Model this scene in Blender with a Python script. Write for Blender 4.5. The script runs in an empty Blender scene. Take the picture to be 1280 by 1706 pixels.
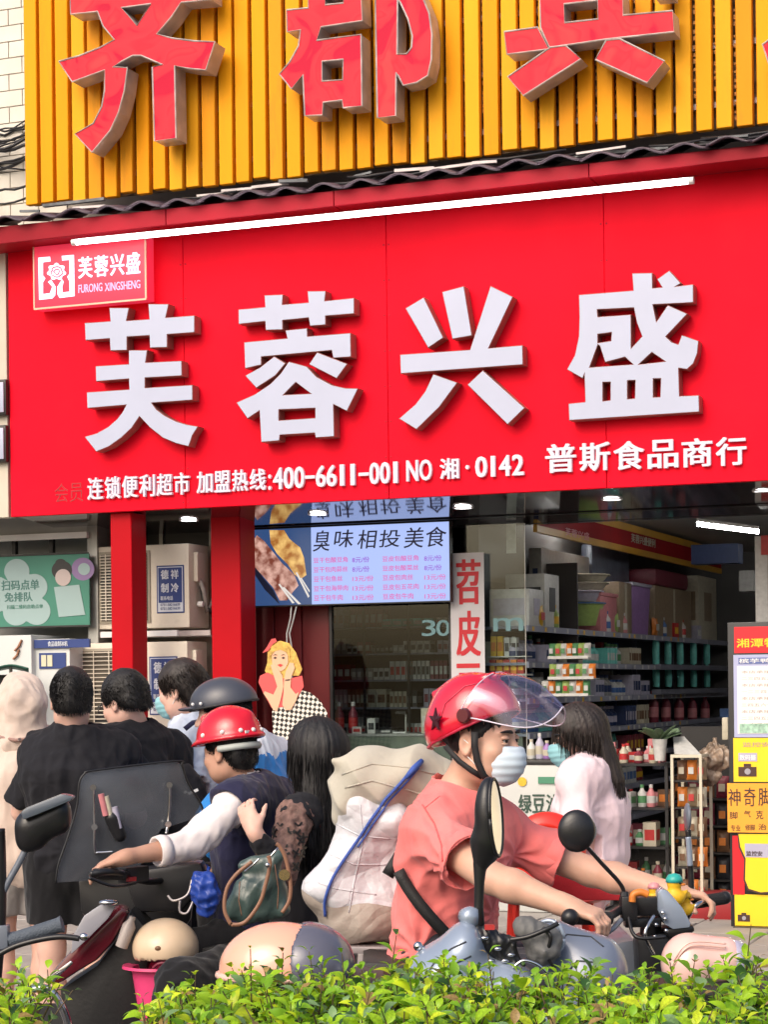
import bpy, bmesh, math, random
import numpy as np
from mathutils import Vector, Matrix, noise as mnoise
R = math.radians
rnd = random.Random(7)
sc = bpy.context.scene
COL = sc.collection

# ---------------------------------------------------------------- camera, light
FPX, CX, CY, ROLL, CAMZ = 3400.0, 640.0, 1145.0, 0.012, 1.6
cam_d = bpy.data.cameras.new('camera')
cam_d.sensor_fit = 'HORIZONTAL'; cam_d.sensor_width = 36
cam_d.lens = 36 * FPX / 1280
cam_d.shift_y = (CY - 853) / 1280
cam_d.clip_end = 500; cam_d.clip_start = .1
cam = bpy.data.objects.new('camera', cam_d); COL.objects.link(cam)
cr, sr = math.cos(ROLL), math.sin(ROLL)
cam.matrix_world = Matrix(((cr, sr, 0, 0), (0, 0, -1, 0), (-sr, cr, 0, CAMZ), (0, 0, 0, 1)))
sc.camera = cam

SUN_EL, SUN_AZ = R(40), R(216)      # azimuth of the sun seen from the street, clockwise from +Y
w = bpy.data.worlds.new('World'); sc.world = w; w.use_nodes = True
nt = w.node_tree
sky = nt.nodes.new('ShaderNodeTexSky'); sky.sky_type = 'NISHITA'; sky.sun_disc = False
sky.sun_elevation = SUN_EL; sky.sun_rotation = SUN_AZ; sky.dust_density = 6.0; sky.air_density = 1.0; sky.ozone_density = 1.2
bg = nt.nodes['Background']; bg.inputs['Strength'].default_value = .15
nt.links.new(sky.outputs[0], bg.inputs['Color'])
sd = bpy.data.lights.new('sun', 'SUN'); sd.energy = .85; sd.angle = R(50); sd.color = (1, .91, .80)
so = bpy.data.objects.new('sun', sd); COL.objects.link(so)
sun_dir = Vector((math.sin(SUN_AZ) * math.cos(SUN_EL), math.cos(SUN_AZ) * math.cos(SUN_EL), math.sin(SUN_EL)))
so.rotation_euler = sun_dir.to_track_quat('Z', 'Y').to_euler()
sc.view_settings.view_transform = 'Standard'; sc.view_settings.look = 'None'
sc.view_settings.gamma = 1; sc.view_settings.use_curve_mapping = False
sc.view_settings.exposure = 0.42

# ---------------------------------------------------------------- placing
TH = R(21.35); Z0 = 13.3
MF = Matrix.Translation((0, Z0, 0)) @ Matrix.Rotation(-TH, 4, 'Z')   # shop front frame: x along it, -y to the street
ID = Matrix.Identity(4)
def ray(px, py):
    dx, dy = px - CX, -(py - CY)
    return (dx * cr + dy * sr) / FPX, (-dx * sr + dy * cr) / FPX
def P(px, py, Z):
    a, b = ray(px, py)
    return Vector((a * Z, Z, CAMZ + b * Z))
def fl(px, py, off=0.0):
    a, b = ray(px, py)
    t = (Z0 * math.cos(TH) - off) / (a * math.sin(TH) + math.cos(TH))
    s = t * a * math.cos(TH) - (t - Z0) * math.sin(TH)
    return s, CAMZ + t * b
def F3(px, py, off=0.0):
    s, h = fl(px, py, off); return Vector((s, -off, h))

# ---------------------------------------------------------------- materials
MATS = {}
def lin(c):
    return tuple((x / 255 / 12.92 if x / 255 <= .04045 else ((x / 255 + .055) / 1.055) ** 2.4) for x in c)
def mat(name, col, rough=.55, metal=0, var=.12, vscale=3, bump=0, bscale=40, emit=None, es=0, spec=.5, coat=0,
        alpha=1, trans=0, dirt=0, sheen=0, stretch=None, sss=0, bdist=.01):
    if name in MATS: return MATS[name]
    m = bpy.data.materials.new(name); m.use_nodes = True
    nt = m.node_tree; b = nt.nodes['Principled BSDF']; L = nt.links
    b.inputs['Roughness'].default_value = rough; b.inputs['Metallic'].default_value = metal
    b.inputs['Specular IOR Level'].default_value = spec; b.inputs['Coat Weight'].default_value = coat
    b.inputs['Coat Roughness'].default_value = .08
    if sheen: b.inputs['Sheen Weight'].default_value = sheen
    if sss:
        b.inputs['Subsurface Weight'].default_value = sss; b.inputs['Subsurface Scale'].default_value = .01
        b.inputs['Subsurface Radius'].default_value = (1, .35, .2)
    tc = nt.nodes.new('ShaderNodeTexCoord'); vec = tc.outputs['Object']
    if stretch:
        mp = nt.nodes.new('ShaderNodeMapping'); mp.inputs['Scale'].default_value = stretch
        L.new(vec, mp.inputs['Vector']); vec = mp.outputs[0]
    c = (*col, 1)
    if var:
        n = nt.nodes.new('ShaderNodeTexNoise'); n.inputs['Scale'].default_value = vscale; n.inputs['Detail'].default_value = 6
        L.new(vec, n.inputs['Vector'])
        r = nt.nodes.new('ShaderNodeValToRGB')
        r.color_ramp.elements[0].position = .3; r.color_ramp.elements[1].position = .7
        r.color_ramp.elements[0].color = (*[x * (1 - var) for x in col], 1)
        r.color_ramp.elements[1].color = (*[min(1, x * (1 + var)) for x in col], 1)
        L.new(n.outputs['Fac'], r.inputs[0]); out = r.outputs[0]
        if dirt:
            n2 = nt.nodes.new('ShaderNodeTexNoise'); n2.inputs['Scale'].default_value = vscale * 4; n2.inputs['Detail'].default_value = 10
            n2.inputs['Roughness'].default_value = .7; L.new(vec, n2.inputs['Vector'])
            r2 = nt.nodes.new('ShaderNodeValToRGB'); r2.color_ramp.elements[0].position = .52; r2.color_ramp.elements[1].position = .72
            L.new(n2.outputs['Fac'], r2.inputs[0])
            mu = nt.nodes.new('ShaderNodeMath'); mu.operation = 'MULTIPLY'; mu.inputs[1].default_value = dirt
            L.new(r2.outputs[0], mu.inputs[0])
            mx = nt.nodes.new('ShaderNodeMix'); mx.data_type = 'RGBA'
            L.new(mu.outputs[0], mx.inputs[0]); L.new(out, mx.inputs[6]); mx.inputs[7].default_value = (*[x * .35 + .02 for x in col], 1)
            out = mx.outputs[2]
        L.new(out, b.inputs['Base Color'])
    else: b.inputs['Base Color'].default_value = c
    if bump:
        n = nt.nodes.new('ShaderNodeTexNoise'); n.inputs['Scale'].default_value = bscale; n.inputs['Detail'].default_value = 5
        L.new(vec, n.inputs['Vector'])
        bp = nt.nodes.new('ShaderNodeBump'); bp.inputs['Strength'].default_value = bump; bp.inputs['Distance'].default_value = bdist
        L.new(n.outputs['Fac'], bp.inputs['Height']); L.new(bp.outputs[0], b.inputs['Normal'])
    if emit is not None:
        b.inputs['Emission Color'].default_value = (*emit, 1); b.inputs['Emission Strength'].default_value = es
    if alpha < 1: b.inputs['Alpha'].default_value = alpha
    if trans: b.inputs['Transmission Weight'].default_value = trans
    MATS[name] = m
    return m
def glass(name, tint=(.9, .95, .95), alpha=.12, rough=.03):
    """thin pane: mostly see-through with a mirror sheen"""
    if name in MATS: return MATS[name]
    m = bpy.data.materials.new(name); m.use_nodes = True; nt = m.node_tree; nt.nodes.clear()
    o = nt.nodes.new('ShaderNodeOutputMaterial'); t = nt.nodes.new('ShaderNodeBsdfTransparent'); t.inputs[0].default_value = (*tint, 1)
    g = nt.nodes.new('ShaderNodeBsdfGlossy'); g.inputs['Roughness'].default_value = rough
    f = nt.nodes.new('ShaderNodeFresnel'); f.inputs[0].default_value = 1.5
    a = nt.nodes.new('ShaderNodeMath'); a.operation = 'ADD'; a.inputs[1].default_value = alpha
    x = nt.nodes.new('ShaderNodeMixShader'); L = nt.links
    L.new(f.outputs[0], a.inputs[0]); L.new(a.outputs[0], x.inputs[0]); L.new(t.outputs[0], x.inputs[1]); L.new(g.outputs[0], x.inputs[2]); L.new(x.outputs[0], o.inputs[0])
    MATS[name] = m; return m

# ---------------------------------------------------------------- mesh building
class MB:
    def __init__(s): s.v = []; s.f = []; s.m = []; s.k = 0
    def mi(s, k): s.k = k; return s
    def add(s, vs, fs):
        b = len(s.v); s.v += [tuple(v) for v in vs]
        for f in fs: s.f.append(tuple(b + i for i in f)); s.m.append(s.k)
        return s
    def box(s, x0, x1, y0, y1, z0, z1):
        if x0 > x1: x0, x1 = x1, x0
        if y0 > y1: y0, y1 = y1, y0
        if z0 > z1: z0, z1 = z1, z0
        v = [(x, y, z) for z in (z0, z1) for y in (y0, y1) for x in (x0, x1)]
        return s.add(v, [(0, 2, 3, 1), (4, 5, 7, 6), (0, 1, 5, 4), (2, 6, 7, 3), (0, 4, 6, 2), (1, 3, 7, 5)])
    def obox(s, c, ax, ay, az):
        """box by centre and three half-axis vectors"""
        c, ax, ay, az = map(Vector, (c, ax, ay, az))
        v = [c + ax * i + ay * j + az * k for k in (-1, 1) for j in (-1, 1) for i in (-1, 1)]
        return s.add(v, [(0, 2, 3, 1), (4, 5, 7, 6), (0, 1, 5, 4), (2, 6, 7, 3), (0, 4, 6, 2), (1, 3, 7, 5)])
    def bar(s, p0, p1, wd, dp, up=(0, 0, 1)):
        p0, p1 = Vector(p0), Vector(p1); d = p1 - p0; u = Vector(up)
        x = d.cross(u)
        if x.length < 1e-6: x = d.cross(Vector((1, 0, 0)))
        x.normalize(); z = x.cross(d).normalized()
        return s.obox((p0 + p1) / 2, x * wd / 2, d / 2, z * dp / 2)
    def tube(s, pts, r, n=10, cap=True, sx=1.0, side=None):
        pts = [Vector(p) for p in pts]; rr = r if isinstance(r, (list, tuple)) else [r] * len(pts)
        b = len(s.v); prev = None
        for i, p in enumerate(pts):
            d = (pts[min(i + 1, len(pts) - 1)] - pts[max(i - 1, 0)]).normalized()
            if side is not None: x = Vector(side) - d * d.dot(Vector(side))
            elif prev is None: x = d.cross(Vector((0, 0, 1))) if abs(d.z) < .95 else d.cross(Vector((1, 0, 0)))
            else: x = prev - d * d.dot(prev)
            x.normalize(); prev = x; y = d.cross(x)
            for k in range(n):
                a = 2 * math.pi * k / n
                s.v.append(tuple(p + (x * math.cos(a) * sx + y * math.sin(a)) * rr[i]))
        for i in range(len(pts) - 1):
            for k in range(n):
                a, c = b + i * n + k, b + i * n + (k + 1) % n
                s.f.append((a, c, c + n, a + n)); s.m.append(s.k)
        if cap:
            s.f.append(tuple(b + k for k in range(n))[::-1]); s.m.append(s.k)
            e = b + (len(pts) - 1) * n
            s.f.append(tuple(e + k for k in range(n))); s.m.append(s.k)
        return s
    def lathe(s, prof, c, ax=(0, 0, 1), n=24, ex=(1, 1)):
        """prof: list of (radius, along)"""
        c, ax = Vector(c), Vector(ax).normalized()
        x = ax.cross(Vector((0, 1, 0)))
        if x.length < .1: x = ax.cross(Vector((1, 0, 0)))
        x.normalize(); y = ax.cross(x)
        b = len(s.v)
        for r, h in prof:
            for k in range(n):
                a = 2 * math.pi * k / n
                s.v.append(tuple(c + ax * h + x * (r * ex[0] * math.cos(a)) + y * (r * ex[1] * math.sin(a))))
        for i in range(len(prof) - 1):
            for k in range(n):
                a, d = b + i * n + k, b + i * n + (k + 1) % n
                s.f.append((a, d, d + n, a + n)); s.m.append(s.k)
        if prof[0][0] > 1e-5: s.f.append(tuple(b + k for k in range(n))[::-1]); s.m.append(s.k)
        if prof[-1][0] > 1e-5:
            e = b + (len(prof) - 1) * n; s.f.append(tuple(e + k for k in range(n))); s.m.append(s.k)
        return s
    def ell(s, c, r, ax=None, n=16, m=10):
        c = Vector(c); A = ax or (Vector((1, 0, 0)), Vector((0, 1, 0)), Vector((0, 0, 1)))
        b = len(s.v)
        for i in range(m + 1):
            t = math.pi * i / m
            for k in range(n):
                a = 2 * math.pi * k / n
                s.v.append(tuple(c + A[0] * (r[0] * math.sin(t) * math.cos(a)) + A[1] * (r[1] * math.sin(t) * math.sin(a)) + A[2] * (r[2] * math.cos(t))))
        for i in range(m):
            for k in range(n):
                a, d = b + i * n + k, b + i * n + (k + 1) % n
                s.f.append((a, a + n, d + n, d)); s.m.append(s.k)
        return s
    def prism(s, poly, y0, y1):
        """simple polygon in x,z; slab between y0 and y1 (y0 nearer the street, smaller)"""
        n = len(poly)
        if y0 > y1: y0, y1 = y1, y0
        ar = sum(poly[i][0] * poly[(i + 1) % n][1] - poly[(i + 1) % n][0] * poly[i][1] for i in range(n))
        if ar < 0: poly = poly[::-1]
        v = [(x, y0, z) for x, z in poly] + [(x, y1, z) for x, z in poly]
        f = [tuple(range(n)), tuple(range(2 * n - 1, n - 1, -1))] + [(i, i + n, (i + 1) % n + n, (i + 1) % n) for i in range(n)]
        return s.add(v, f)
    def grid(s, fn, nu, nv):
        b = len(s.v)
        for i in range(nu + 1):
            for j in range(nv + 1): s.v.append(tuple(fn(i / nu, j / nv)))
        for i in range(nu):
            for j in range(nv):
                a = b + i * (nv + 1) + j
                s.f.append((a, a + nv + 1, a + nv + 2, a + 1)); s.m.append(s.k)
        return s
    def mesh(s, name, mats, base=(0, 0, 0), smooth=False, bevel=0, seg=2, solid=0):
        me = bpy.data.meshes.new(name)
        bx, by, bz = base
        me.from_pydata([(x - bx, y - by, z - bz) for x, y, z in s.v], [], s.f)
        if not isinstance(mats, (list, tuple)): mats = [mats]
        for m in mats: me.materials.append(m)
        me.polygons.foreach_set('material_index', s.m)
        if bevel or solid or smooth == 'weld':
            bm = bmesh.new(); bm.from_mesh(me)
            if solid:
                bmesh.ops.recalc_face_normals(bm, faces=bm.faces)
                bmesh.ops.solidify(bm, geom=bm.faces[:], thickness=solid)
            if bevel:
                es = [e for e in bm.edges if len(e.link_faces) == 2 and e.calc_face_angle(0) > R(32)]
                bmesh.ops.bevel(bm, geom=es, offset=bevel, segments=seg, profile=.6, affect='EDGES', clamp_overlap=True)
            bmesh.ops.recalc_face_normals(bm, faces=bm.faces)
            bm.to_mesh(me); bm.free()
        if smooth or bevel:
            me.polygons.foreach_set('use_smooth', [True] * len(me.polygons))
            if bevel or smooth == 'auto': me.set_sharp_from_angle(angle=R(38))
        return me

BASE = {}
def thing(name, label, cat, base=(0, 0, 0), frame=ID, group=None, kind=None):
    o = bpy.data.objects.new(name, None); COL.objects.link(o)
    o.empty_display_size = .1
    o.matrix_world = frame @ Matrix.Translation(Vector(base)); BASE[o.name] = tuple(base)
    o['label'] = label; o['category'] = cat
    if group: o['group'] = group
    if kind: o['kind'] = kind
    return o
def part(name, mb, mats, parent, label=None, kind=None, **kw):
    b = BASE[parent.name]
    me = mb if isinstance(mb, bpy.types.Mesh) else mb.mesh(name, mats, b, **kw)
    o = bpy.data.objects.new(name, me); COL.objects.link(o); o.parent = parent; BASE[o.name] = b
    if label: o['label'] = label
    if kind: o['kind'] = kind
    return o
def solo(name, mb, mats, label, cat, base=(0, 0, 0), frame=ID, group=None, kind=None, **kw):
    me = mb if isinstance(mb, bpy.types.Mesh) else mb.mesh(name, mats, base, **kw)
    o = bpy.data.objects.new(name, me); COL.objects.link(o)
    o.matrix_world = frame @ Matrix.Translation(Vector(base)); BASE[o.name] = tuple(base)
    if label: o['label'] = label
    if cat: o['category'] = cat
    if group: o['group'] = group
    if kind: o['kind'] = kind
    return o
def struct(name, mb, mats, frame=ID, base=(0, 0, 0), **kw):
    return solo(name, mb, mats, None, None, base, frame, None, 'structure', **kw)
ORD = 'first second third fourth fifth sixth seventh eighth ninth tenth eleventh twelfth thirteenth fourteenth fifteenth sixteenth seventeenth eighteenth nineteenth'.split()
TENS = {2: ('twenty', 'twentieth'), 3: ('thirty', 'thirtieth'), 4: ('forty', 'fortieth'), 5: ('fifty', 'fiftieth'), 6: ('sixty', 'sixtieth'), 7: ('seventy', 'seventieth')}
def ordn(n):
    """1 -> first"""
    if n < 20: return ORD[n - 1]
    a, b = TENS[n // 10]; return b if n % 10 == 0 else a + '-' + ORD[n % 10 - 1]
def copy_tree(o, parent=None, delta=None, label=None):
    c = o.copy(); COL.objects.link(c)
    if parent is not None: c.parent = parent
    BASE[c.name] = BASE.get(o.name, (0, 0, 0))
    if delta is not None: c.matrix_world = Matrix.Translation(delta) @ o.matrix_world
    if label: c['label'] = label
    for ch in list(o.children): copy_tree(ch, c)
    return c

# ---------------------------------------------------------------- lettering and flat outlines with depth
def curve_mesh(kind, data, depth, bevel=0, offset=0):
    """returns (verts, faces): outline in XY, z from 0 (back) to depth (front)"""
    if kind == 'text':
        cu = bpy.data.curves.new('c', 'FONT'); cu.body = data; cu.size = 1
    else:
        cu = bpy.data.curves.new('c', 'CURVE'); cu.dimensions = '2D'; cu.fill_mode = 'BOTH'
        for lp in data:
            sp = cu.splines.new('POLY'); sp.points.add(len(lp) - 1)
            for p, q in zip(sp.points, lp): p.co = (q[0], q[1], 0, 1)
            sp.use_cyclic_u = True
    cu.extrude = max(depth / 2 - bevel, 0); cu.bevel_depth = bevel; cu.bevel_resolution = 0
    cu.offset = offset - bevel
    if kind == 'text': cu.resolution_u = 3
    o = bpy.data.objects.new('c', cu); COL.objects.link(o)
    bpy.context.view_layer.update()
    me = bpy.data.meshes.new_from_object(o.evaluated_get(bpy.context.evaluated_depsgraph_get()))
    v = [tuple(x.co) for x in me.vertices]; f = [tuple(p.vertices) for p in me.polygons]
    bpy.data.objects.remove(o); bpy.data.curves.remove(cu); bpy.data.meshes.remove(me)
    return v, f
def glyph(ch, x0, x1, z0, z1, yf, depth=.004, bold=.0, ital=0, flat=False):
    """MB with the character filling the box x0..x1, z0..z1, front at y=yf (towards -y); bold thickens the strokes"""
    v, f = curve_mesh('text', ch, 0 if flat else .02, 0, 0)
    if not v: return MB()
    xs = [a[0] for a in v]; ys = [a[1] for a in v]
    ax, bx, ay, by = min(xs), max(xs), min(ys), max(ys)
    dx = (bx - ax) or 1; dy = (by - ay) or 1
    m = MB(); W = x1 - x0; H = z1 - z0; e = bold * min(W / dx, H / dy) if bold else 0
    sh = [(0, 0)] if not bold else [(-e, -e * .5), (e, e * .5), (-e, e * .5), (e, -e * .5)]
    for i, (ox, oz) in enumerate(sh):
        q = i * .00025
        m.add([(x0 + e + (a[0] - ax) / dx * (W - 2 * e) + ox + ital * ((a[1] - ay) / dy - .5), yf + q + (0 if flat else (1 - (a[2] + .01) / .02) * (depth - q)), z0 + e + (a[1] - ay) / dy * (H - 2 * e) + oz) for a in v], f)
    return m
def line_text(txt, x0, x1, z0, z1, yf, depth=.003, bold=0, flat=False):
    return glyph(txt, x0, x1, z0, z1, yf, depth, bold, flat=flat)
def outline(loops, yf, depth, bevel=.003, side=True):
    v, f = curve_mesh('poly', loops, depth, bevel)
    m = MB(); m.v = [(a[0], yf + (depth / 2 - a[2]), a[1]) for a in v]; m.f = f
    for q in f:
        a, b, c = (Vector(m.v[i]) for i in q[:3]); n = (b - a).cross(c - a)
        flat = n.length > 0 and abs(n.normalized().y) > .9 and m.v[q[0]][1] < yf + depth * .3
        m.m.append(0 if flat else 1)
    return m

# ---------------------------------------------------------------- implicit surfaces (bodies, clothes, soft things)
class SDF:
    def __init__(s): s.p = []
    def rc(s, p0, p1, r0, r1, k=.02, sub=False, tag=''):
        s.p.append(('rc', np.array(p0, float), np.array(p1, float), r0, r1, k, sub, tag)); return s
    def el(s, c, r, A=None, k=.02, sub=False, tag=''):
        A = np.eye(3) if A is None else np.array([list(a) for a in A], float)
        s.p.append(('el', np.array(c, float), np.array(r, float), A, None, k, sub, tag)); return s
    def et(s, p0, p1, side, ab0, ab1, k=.02, sub=False, tag=''):
        s.p.append(('et', np.array(p0, float), np.array(p1, float), np.array(side, float), (ab0, ab1), k, sub, tag)); return s
    def half(s, p, n, k=.004, tag=''):
        """cut away everything on the side n points to"""
        s.p.append(('hp', np.array(p, float), np.array(n, float) / np.linalg.norm(n), None, None, k, True, tag)); return s
    def pick(s, tags, inf=0.0, k=None):
        o = SDF()
        for q in s.p:
            if q[7] not in tags: continue
            q = list(q)
            if k is not None: q[5] = k
            if q[0] == 'rc': q[3] += inf; q[4] += inf
            elif q[0] == 'el': q[2] = q[2] + inf
            elif q[0] == 'et': (a, b) = q[4]; q[4] = ((a[0] + inf, a[1] + inf), (b[0] + inf, b[1] + inf))
            o.p.append(tuple(q))
        return o
    def bb(s, q):
        if q[0] == 'rc': return np.minimum(q[1] - q[3], q[2] - q[4]), np.maximum(q[1] + q[3], q[2] + q[4])
        if q[0] == 'el': e = np.sqrt(((q[3].T * q[2]) ** 2).sum(1)); return q[1] - e, q[1] + e
        if q[0] == 'et':
            m0, m1 = max(q[4][0]), max(q[4][1])
            return np.minimum(q[1] - m0, q[2] - m1), np.maximum(q[1] + m0, q[2] + m1)
    def dist(s, q, X, Y, Z):
        if q[0] == 'hp': return -((X - q[1][0]) * q[2][0] + (Y - q[1][1]) * q[2][1] + (Z - q[1][2]) * q[2][2])
        x, y, z = X - q[1][0], Y - q[1][1], Z - q[1][2]
        if q[0] == 'rc':
            d = q[2] - q[1]; L = max(d @ d, 1e-9)
            t = np.clip((x * d[0] + y * d[1] + z * d[2]) / L, 0, 1)
            return np.sqrt((x - d[0] * t) ** 2 + (y - d[1] * t) ** 2 + (z - d[2] * t) ** 2) - (q[3] + (q[4] - q[3]) * t)
        if q[0] == 'el':
            A = q[3]; u = [(x * a[0] + y * a[1] + z * a[2]) for a in A]; r = q[2]
            k0 = np.sqrt((u[0] / r[0]) ** 2 + (u[1] / r[1]) ** 2 + (u[2] / r[2]) ** 2)
            k1 = np.sqrt((u[0] / r[0] ** 2) ** 2 + (u[1] / r[1] ** 2) ** 2 + (u[2] / r[2] ** 2) ** 2) + 1e-6
            return k0 * (k0 - 1) / k1
        d = q[2] - q[1]; L = math.sqrt(d @ d); d = d / L
        sd = q[3] - d * (q[3] @ d); sd = sd / np.linalg.norm(sd); fr = np.cross(d, sd)
        h = x * d[0] + y * d[1] + z * d[2]; t = np.clip(h / L, 0, 1)
        a = q[4][0][0] + (q[4][1][0] - q[4][0][0]) * t; b = q[4][0][1] + (q[4][1][1] - q[4][0][1]) * t
        u = x * sd[0] + y * sd[1] + z * sd[2]; v = x * fr[0] + y * fr[1] + z * fr[2]
        e = h - t * L
        rr = np.sqrt((u / a) ** 2 + (v / b) ** 2 + (e / np.minimum(a, b)) ** 2)
        return (rr - 1) * np.minimum(a, b)
    def mesh(s, h=.006, warp=None, lo=None, hi=None):
        bbs = [s.bb(q) for q in s.p if not q[6]]
        LO = np.min([b[0] for b in bbs], 0) - 4 * h; HI = np.max([b[1] for b in bbs], 0) + 4 * h
        if lo is not None: LO = np.maximum(LO, lo)
        if hi is not None: HI = np.minimum(HI, hi)
        n = np.ceil((HI - LO) / h).astype(int) + 1
        F = np.full(n, 1.0, np.float32)
        g = [(LO[i] + h * np.arange(n[i])).astype(np.float32) for i in range(3)]
        for q in s.p:
            k = max(q[5], 1e-4); mg = k + 3 * h
            if q[0] == 'hp': i0, i1 = np.zeros(3, int), n
            else:
                b = s.bb(q)
                i0 = np.clip(np.floor((b[0] - mg - LO) / h).astype(int), 0, n); i1 = np.clip(np.ceil((b[1] + mg - LO) / h).astype(int) + 1, 0, n)
            if (i1 <= i0).any(): continue
            X = g[0][i0[0]:i1[0], None, None]; Y = g[1][None, i0[1]:i1[1], None]; Z = g[2][None, None, i0[2]:i1[2]]
            d = s.dist(q, X, Y, Z).astype(np.float32)
            S = F[i0[0]:i1[0], i0[1]:i1[1], i0[2]:i1[2]]
            if q[6]: d = -d; hh = np.clip(.5 + .5 * (S - d) / k, 0, 1); S[...] = d + (S - d) * hh + k * hh * (1 - hh)
            else: hh = np.clip(.5 + .5 * (S - d) / k, 0, 1); S[...] = S + (d - S) * hh - k * hh * (1 - hh)
        F[0] = F[-1] = 1; F[:, 0] = F[:, -1] = 1; F[:, :, 0] = F[:, :, -1] = 1
        V, Q = nets(F, LO, h)
        if warp is not None: V = warp(V, Q)
        return V, Q
def nets(F, LO, h):
    I = F < 0
    c = I[:-1, :-1, :-1].astype(np.int8)
    for dx in (0, 1):
        for dy in (0, 1):
            for dz in (0, 1):
                if dx or dy or dz: c = c + I[dx:I.shape[0] - 1 + dx, dy:I.shape[1] - 1 + dy, dz:I.shape[2] - 1 + dz]
    act = (c > 0) & (c < 8)
    idx = np.full(act.shape, -1, np.int64); A = np.argwhere(act); idx[act] = np.arange(len(A))
    acc = np.zeros((len(A), 3)); cnt = np.zeros(len(A))
    for ax in range(3):
        o1, o2 = [i for i in range(3) if i != ax]
        for p in (0, 1):
            for q in (0, 1):
                a = A.copy(); a[:, o1] += p; a[:, o2] += q
                b = a.copy(); b[:, ax] += 1
                fa = F[a[:, 0], a[:, 1], a[:, 2]]; fb = F[b[:, 0], b[:, 1], b[:, 2]]
                m = (fa < 0) != (fb < 0)
                t = fa[m] / (fa[m] - fb[m])
                pt = a[m].astype(float); pt[:, ax] += t
                acc[m] += pt; cnt[m] += 1
    V = acc / cnt[:, None] * h + LO
    Q = []
    for ax in range(3):
        o1, o2 = [(1, 2), (2, 0), (0, 1)][ax]
        sl = [slice(None)] * 3; sl2 = [slice(None)] * 3; sl[ax] = slice(0, -1); sl2[ax] = slice(1, None)
        a, b = I[tuple(sl)], I[tuple(sl2)]
        E = np.argwhere(a != b); E = E[(E[:, o1] > 0) & (E[:, o2] > 0) & (E[:, o1] < F.shape[o1] - 1) & (E[:, o2] < F.shape[o2] - 1)]
        ins = a[E[:, 0], E[:, 1], E[:, 2]]
        def cell(d1, d2):
            k = E.copy(); k[:, o1] += d1; k[:, o2] += d2
            return idx[k[:, 0], k[:, 1], k[:, 2]]
        q = np.stack([cell(-1, -1), cell(0, -1), cell(0, 0), cell(-1, 0)], 1)
        q[~ins] = q[~ins][:, ::-1]
        Q.append(q)
    return V, np.concatenate(Q)
def vnormals(V, Q):
    n = np.cross(V[Q[:, 2]] - V[Q[:, 0]], V[Q[:, 3]] - V[Q[:, 1]])
    N = np.zeros_like(V)
    for i in range(4): np.add.at(N, Q[:, i], n)
    return N / (np.linalg.norm(N, axis=1)[:, None] + 1e-9)
def folds(amp=.004, freq=28, stretch=(1, 1, .35), seed=0, ridge=True, rays=()):
    """cloth folds as real displacement"""
    def w(V, Q):
        N = vnormals(V, Q); r = np.random.RandomState(seed); S = np.array(stretch)
        D = np.zeros(len(V)); U = V * S
        for o in range(5):
            f = freq * (1.6 ** o); a = amp / (1.45 ** o)
            for _ in range(3):
                k = r.normal(size=3); k /= np.linalg.norm(k); k2 = r.normal(size=3); k2 /= np.linalg.norm(k2)
                ph = (U @ k) * f + 1.6 * np.sin((U @ k2) * f * .6 + r.rand() * 6) + r.rand() * 6
                sn = np.sin(ph); D += a / 2 * ((1 - 2 * np.abs(sn)) if ridge and o < 3 else sn)
        for c, am, cnt, reach, ph in rays:      # creases that fan out from a pull point
            d = V - np.array(c); rr = np.linalg.norm(d, axis=1); an = np.arctan2(d[:, 2], d[:, 0])
            D += am * (np.exp(-(rr / reach) ** 2) * np.minimum(rr / .05, 1)) * (1 - 2 * np.abs(np.sin(an * cnt / 2 + ph + .9 * np.sin(rr * 22 + ph)))) 
        return V + N * D[:, None]
    return w
def sdf_mesh(name, sdf, mats, base, h=.006, warp=None, smooth=2, midx=None, post=0, **kw):
    V, Q = sdf.mesh(h, None, **kw)
    if smooth:
        for _ in range(smooth):
            acc = np.zeros_like(V); c = np.zeros(len(V))
            for i in range(4):
                j = Q[:, (i + 1) % 4]; np.add.at(acc, Q[:, i], V[j]); np.add.at(c, Q[:, i], 1)
                np.add.at(acc, j, V[Q[:, i]]); np.add.at(c, j, 1)
            V = V * .5 + .5 * acc / np.maximum(c, 1)[:, None]
    if warp is not None:
        V = warp(V, Q)
        for _ in range(post):
            acc = np.zeros_like(V); c = np.zeros(len(V))
            for i in range(4):
                j = Q[:, (i + 1) % 4]; np.add.at(acc, Q[:, i], V[j]); np.add.at(c, Q[:, i], 1)
                np.add.at(acc, j, V[Q[:, i]]); np.add.at(c, j, 1)
            V = V * .5 + .5 * acc / np.maximum(c, 1)[:, None]
    me = bpy.data.meshes.new(name)
    V2 = V - np.array(base)
    me.vertices.add(len(V2)); me.vertices.foreach_set('co', V2.ravel())
    me.loops.add(Q.size); me.loops.foreach_set('vertex_index', Q.ravel().astype(np.int32))
    me.polygons.add(len(Q)); me.polygons.foreach_set('loop_start', np.arange(0, Q.size, 4, dtype=np.int32))
    me.update(calc_edges=True); me.validate()
    if not isinstance(mats, (list, tuple)): mats = [mats]
    for m in mats: me.materials.append(m)
    if midx is not None: me.polygons.foreach_set('material_index', midx(V[Q].mean(1)).astype(np.int32))
    me.polygons.foreach_set('use_smooth', [True] * len(me.polygons))
    return me
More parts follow.
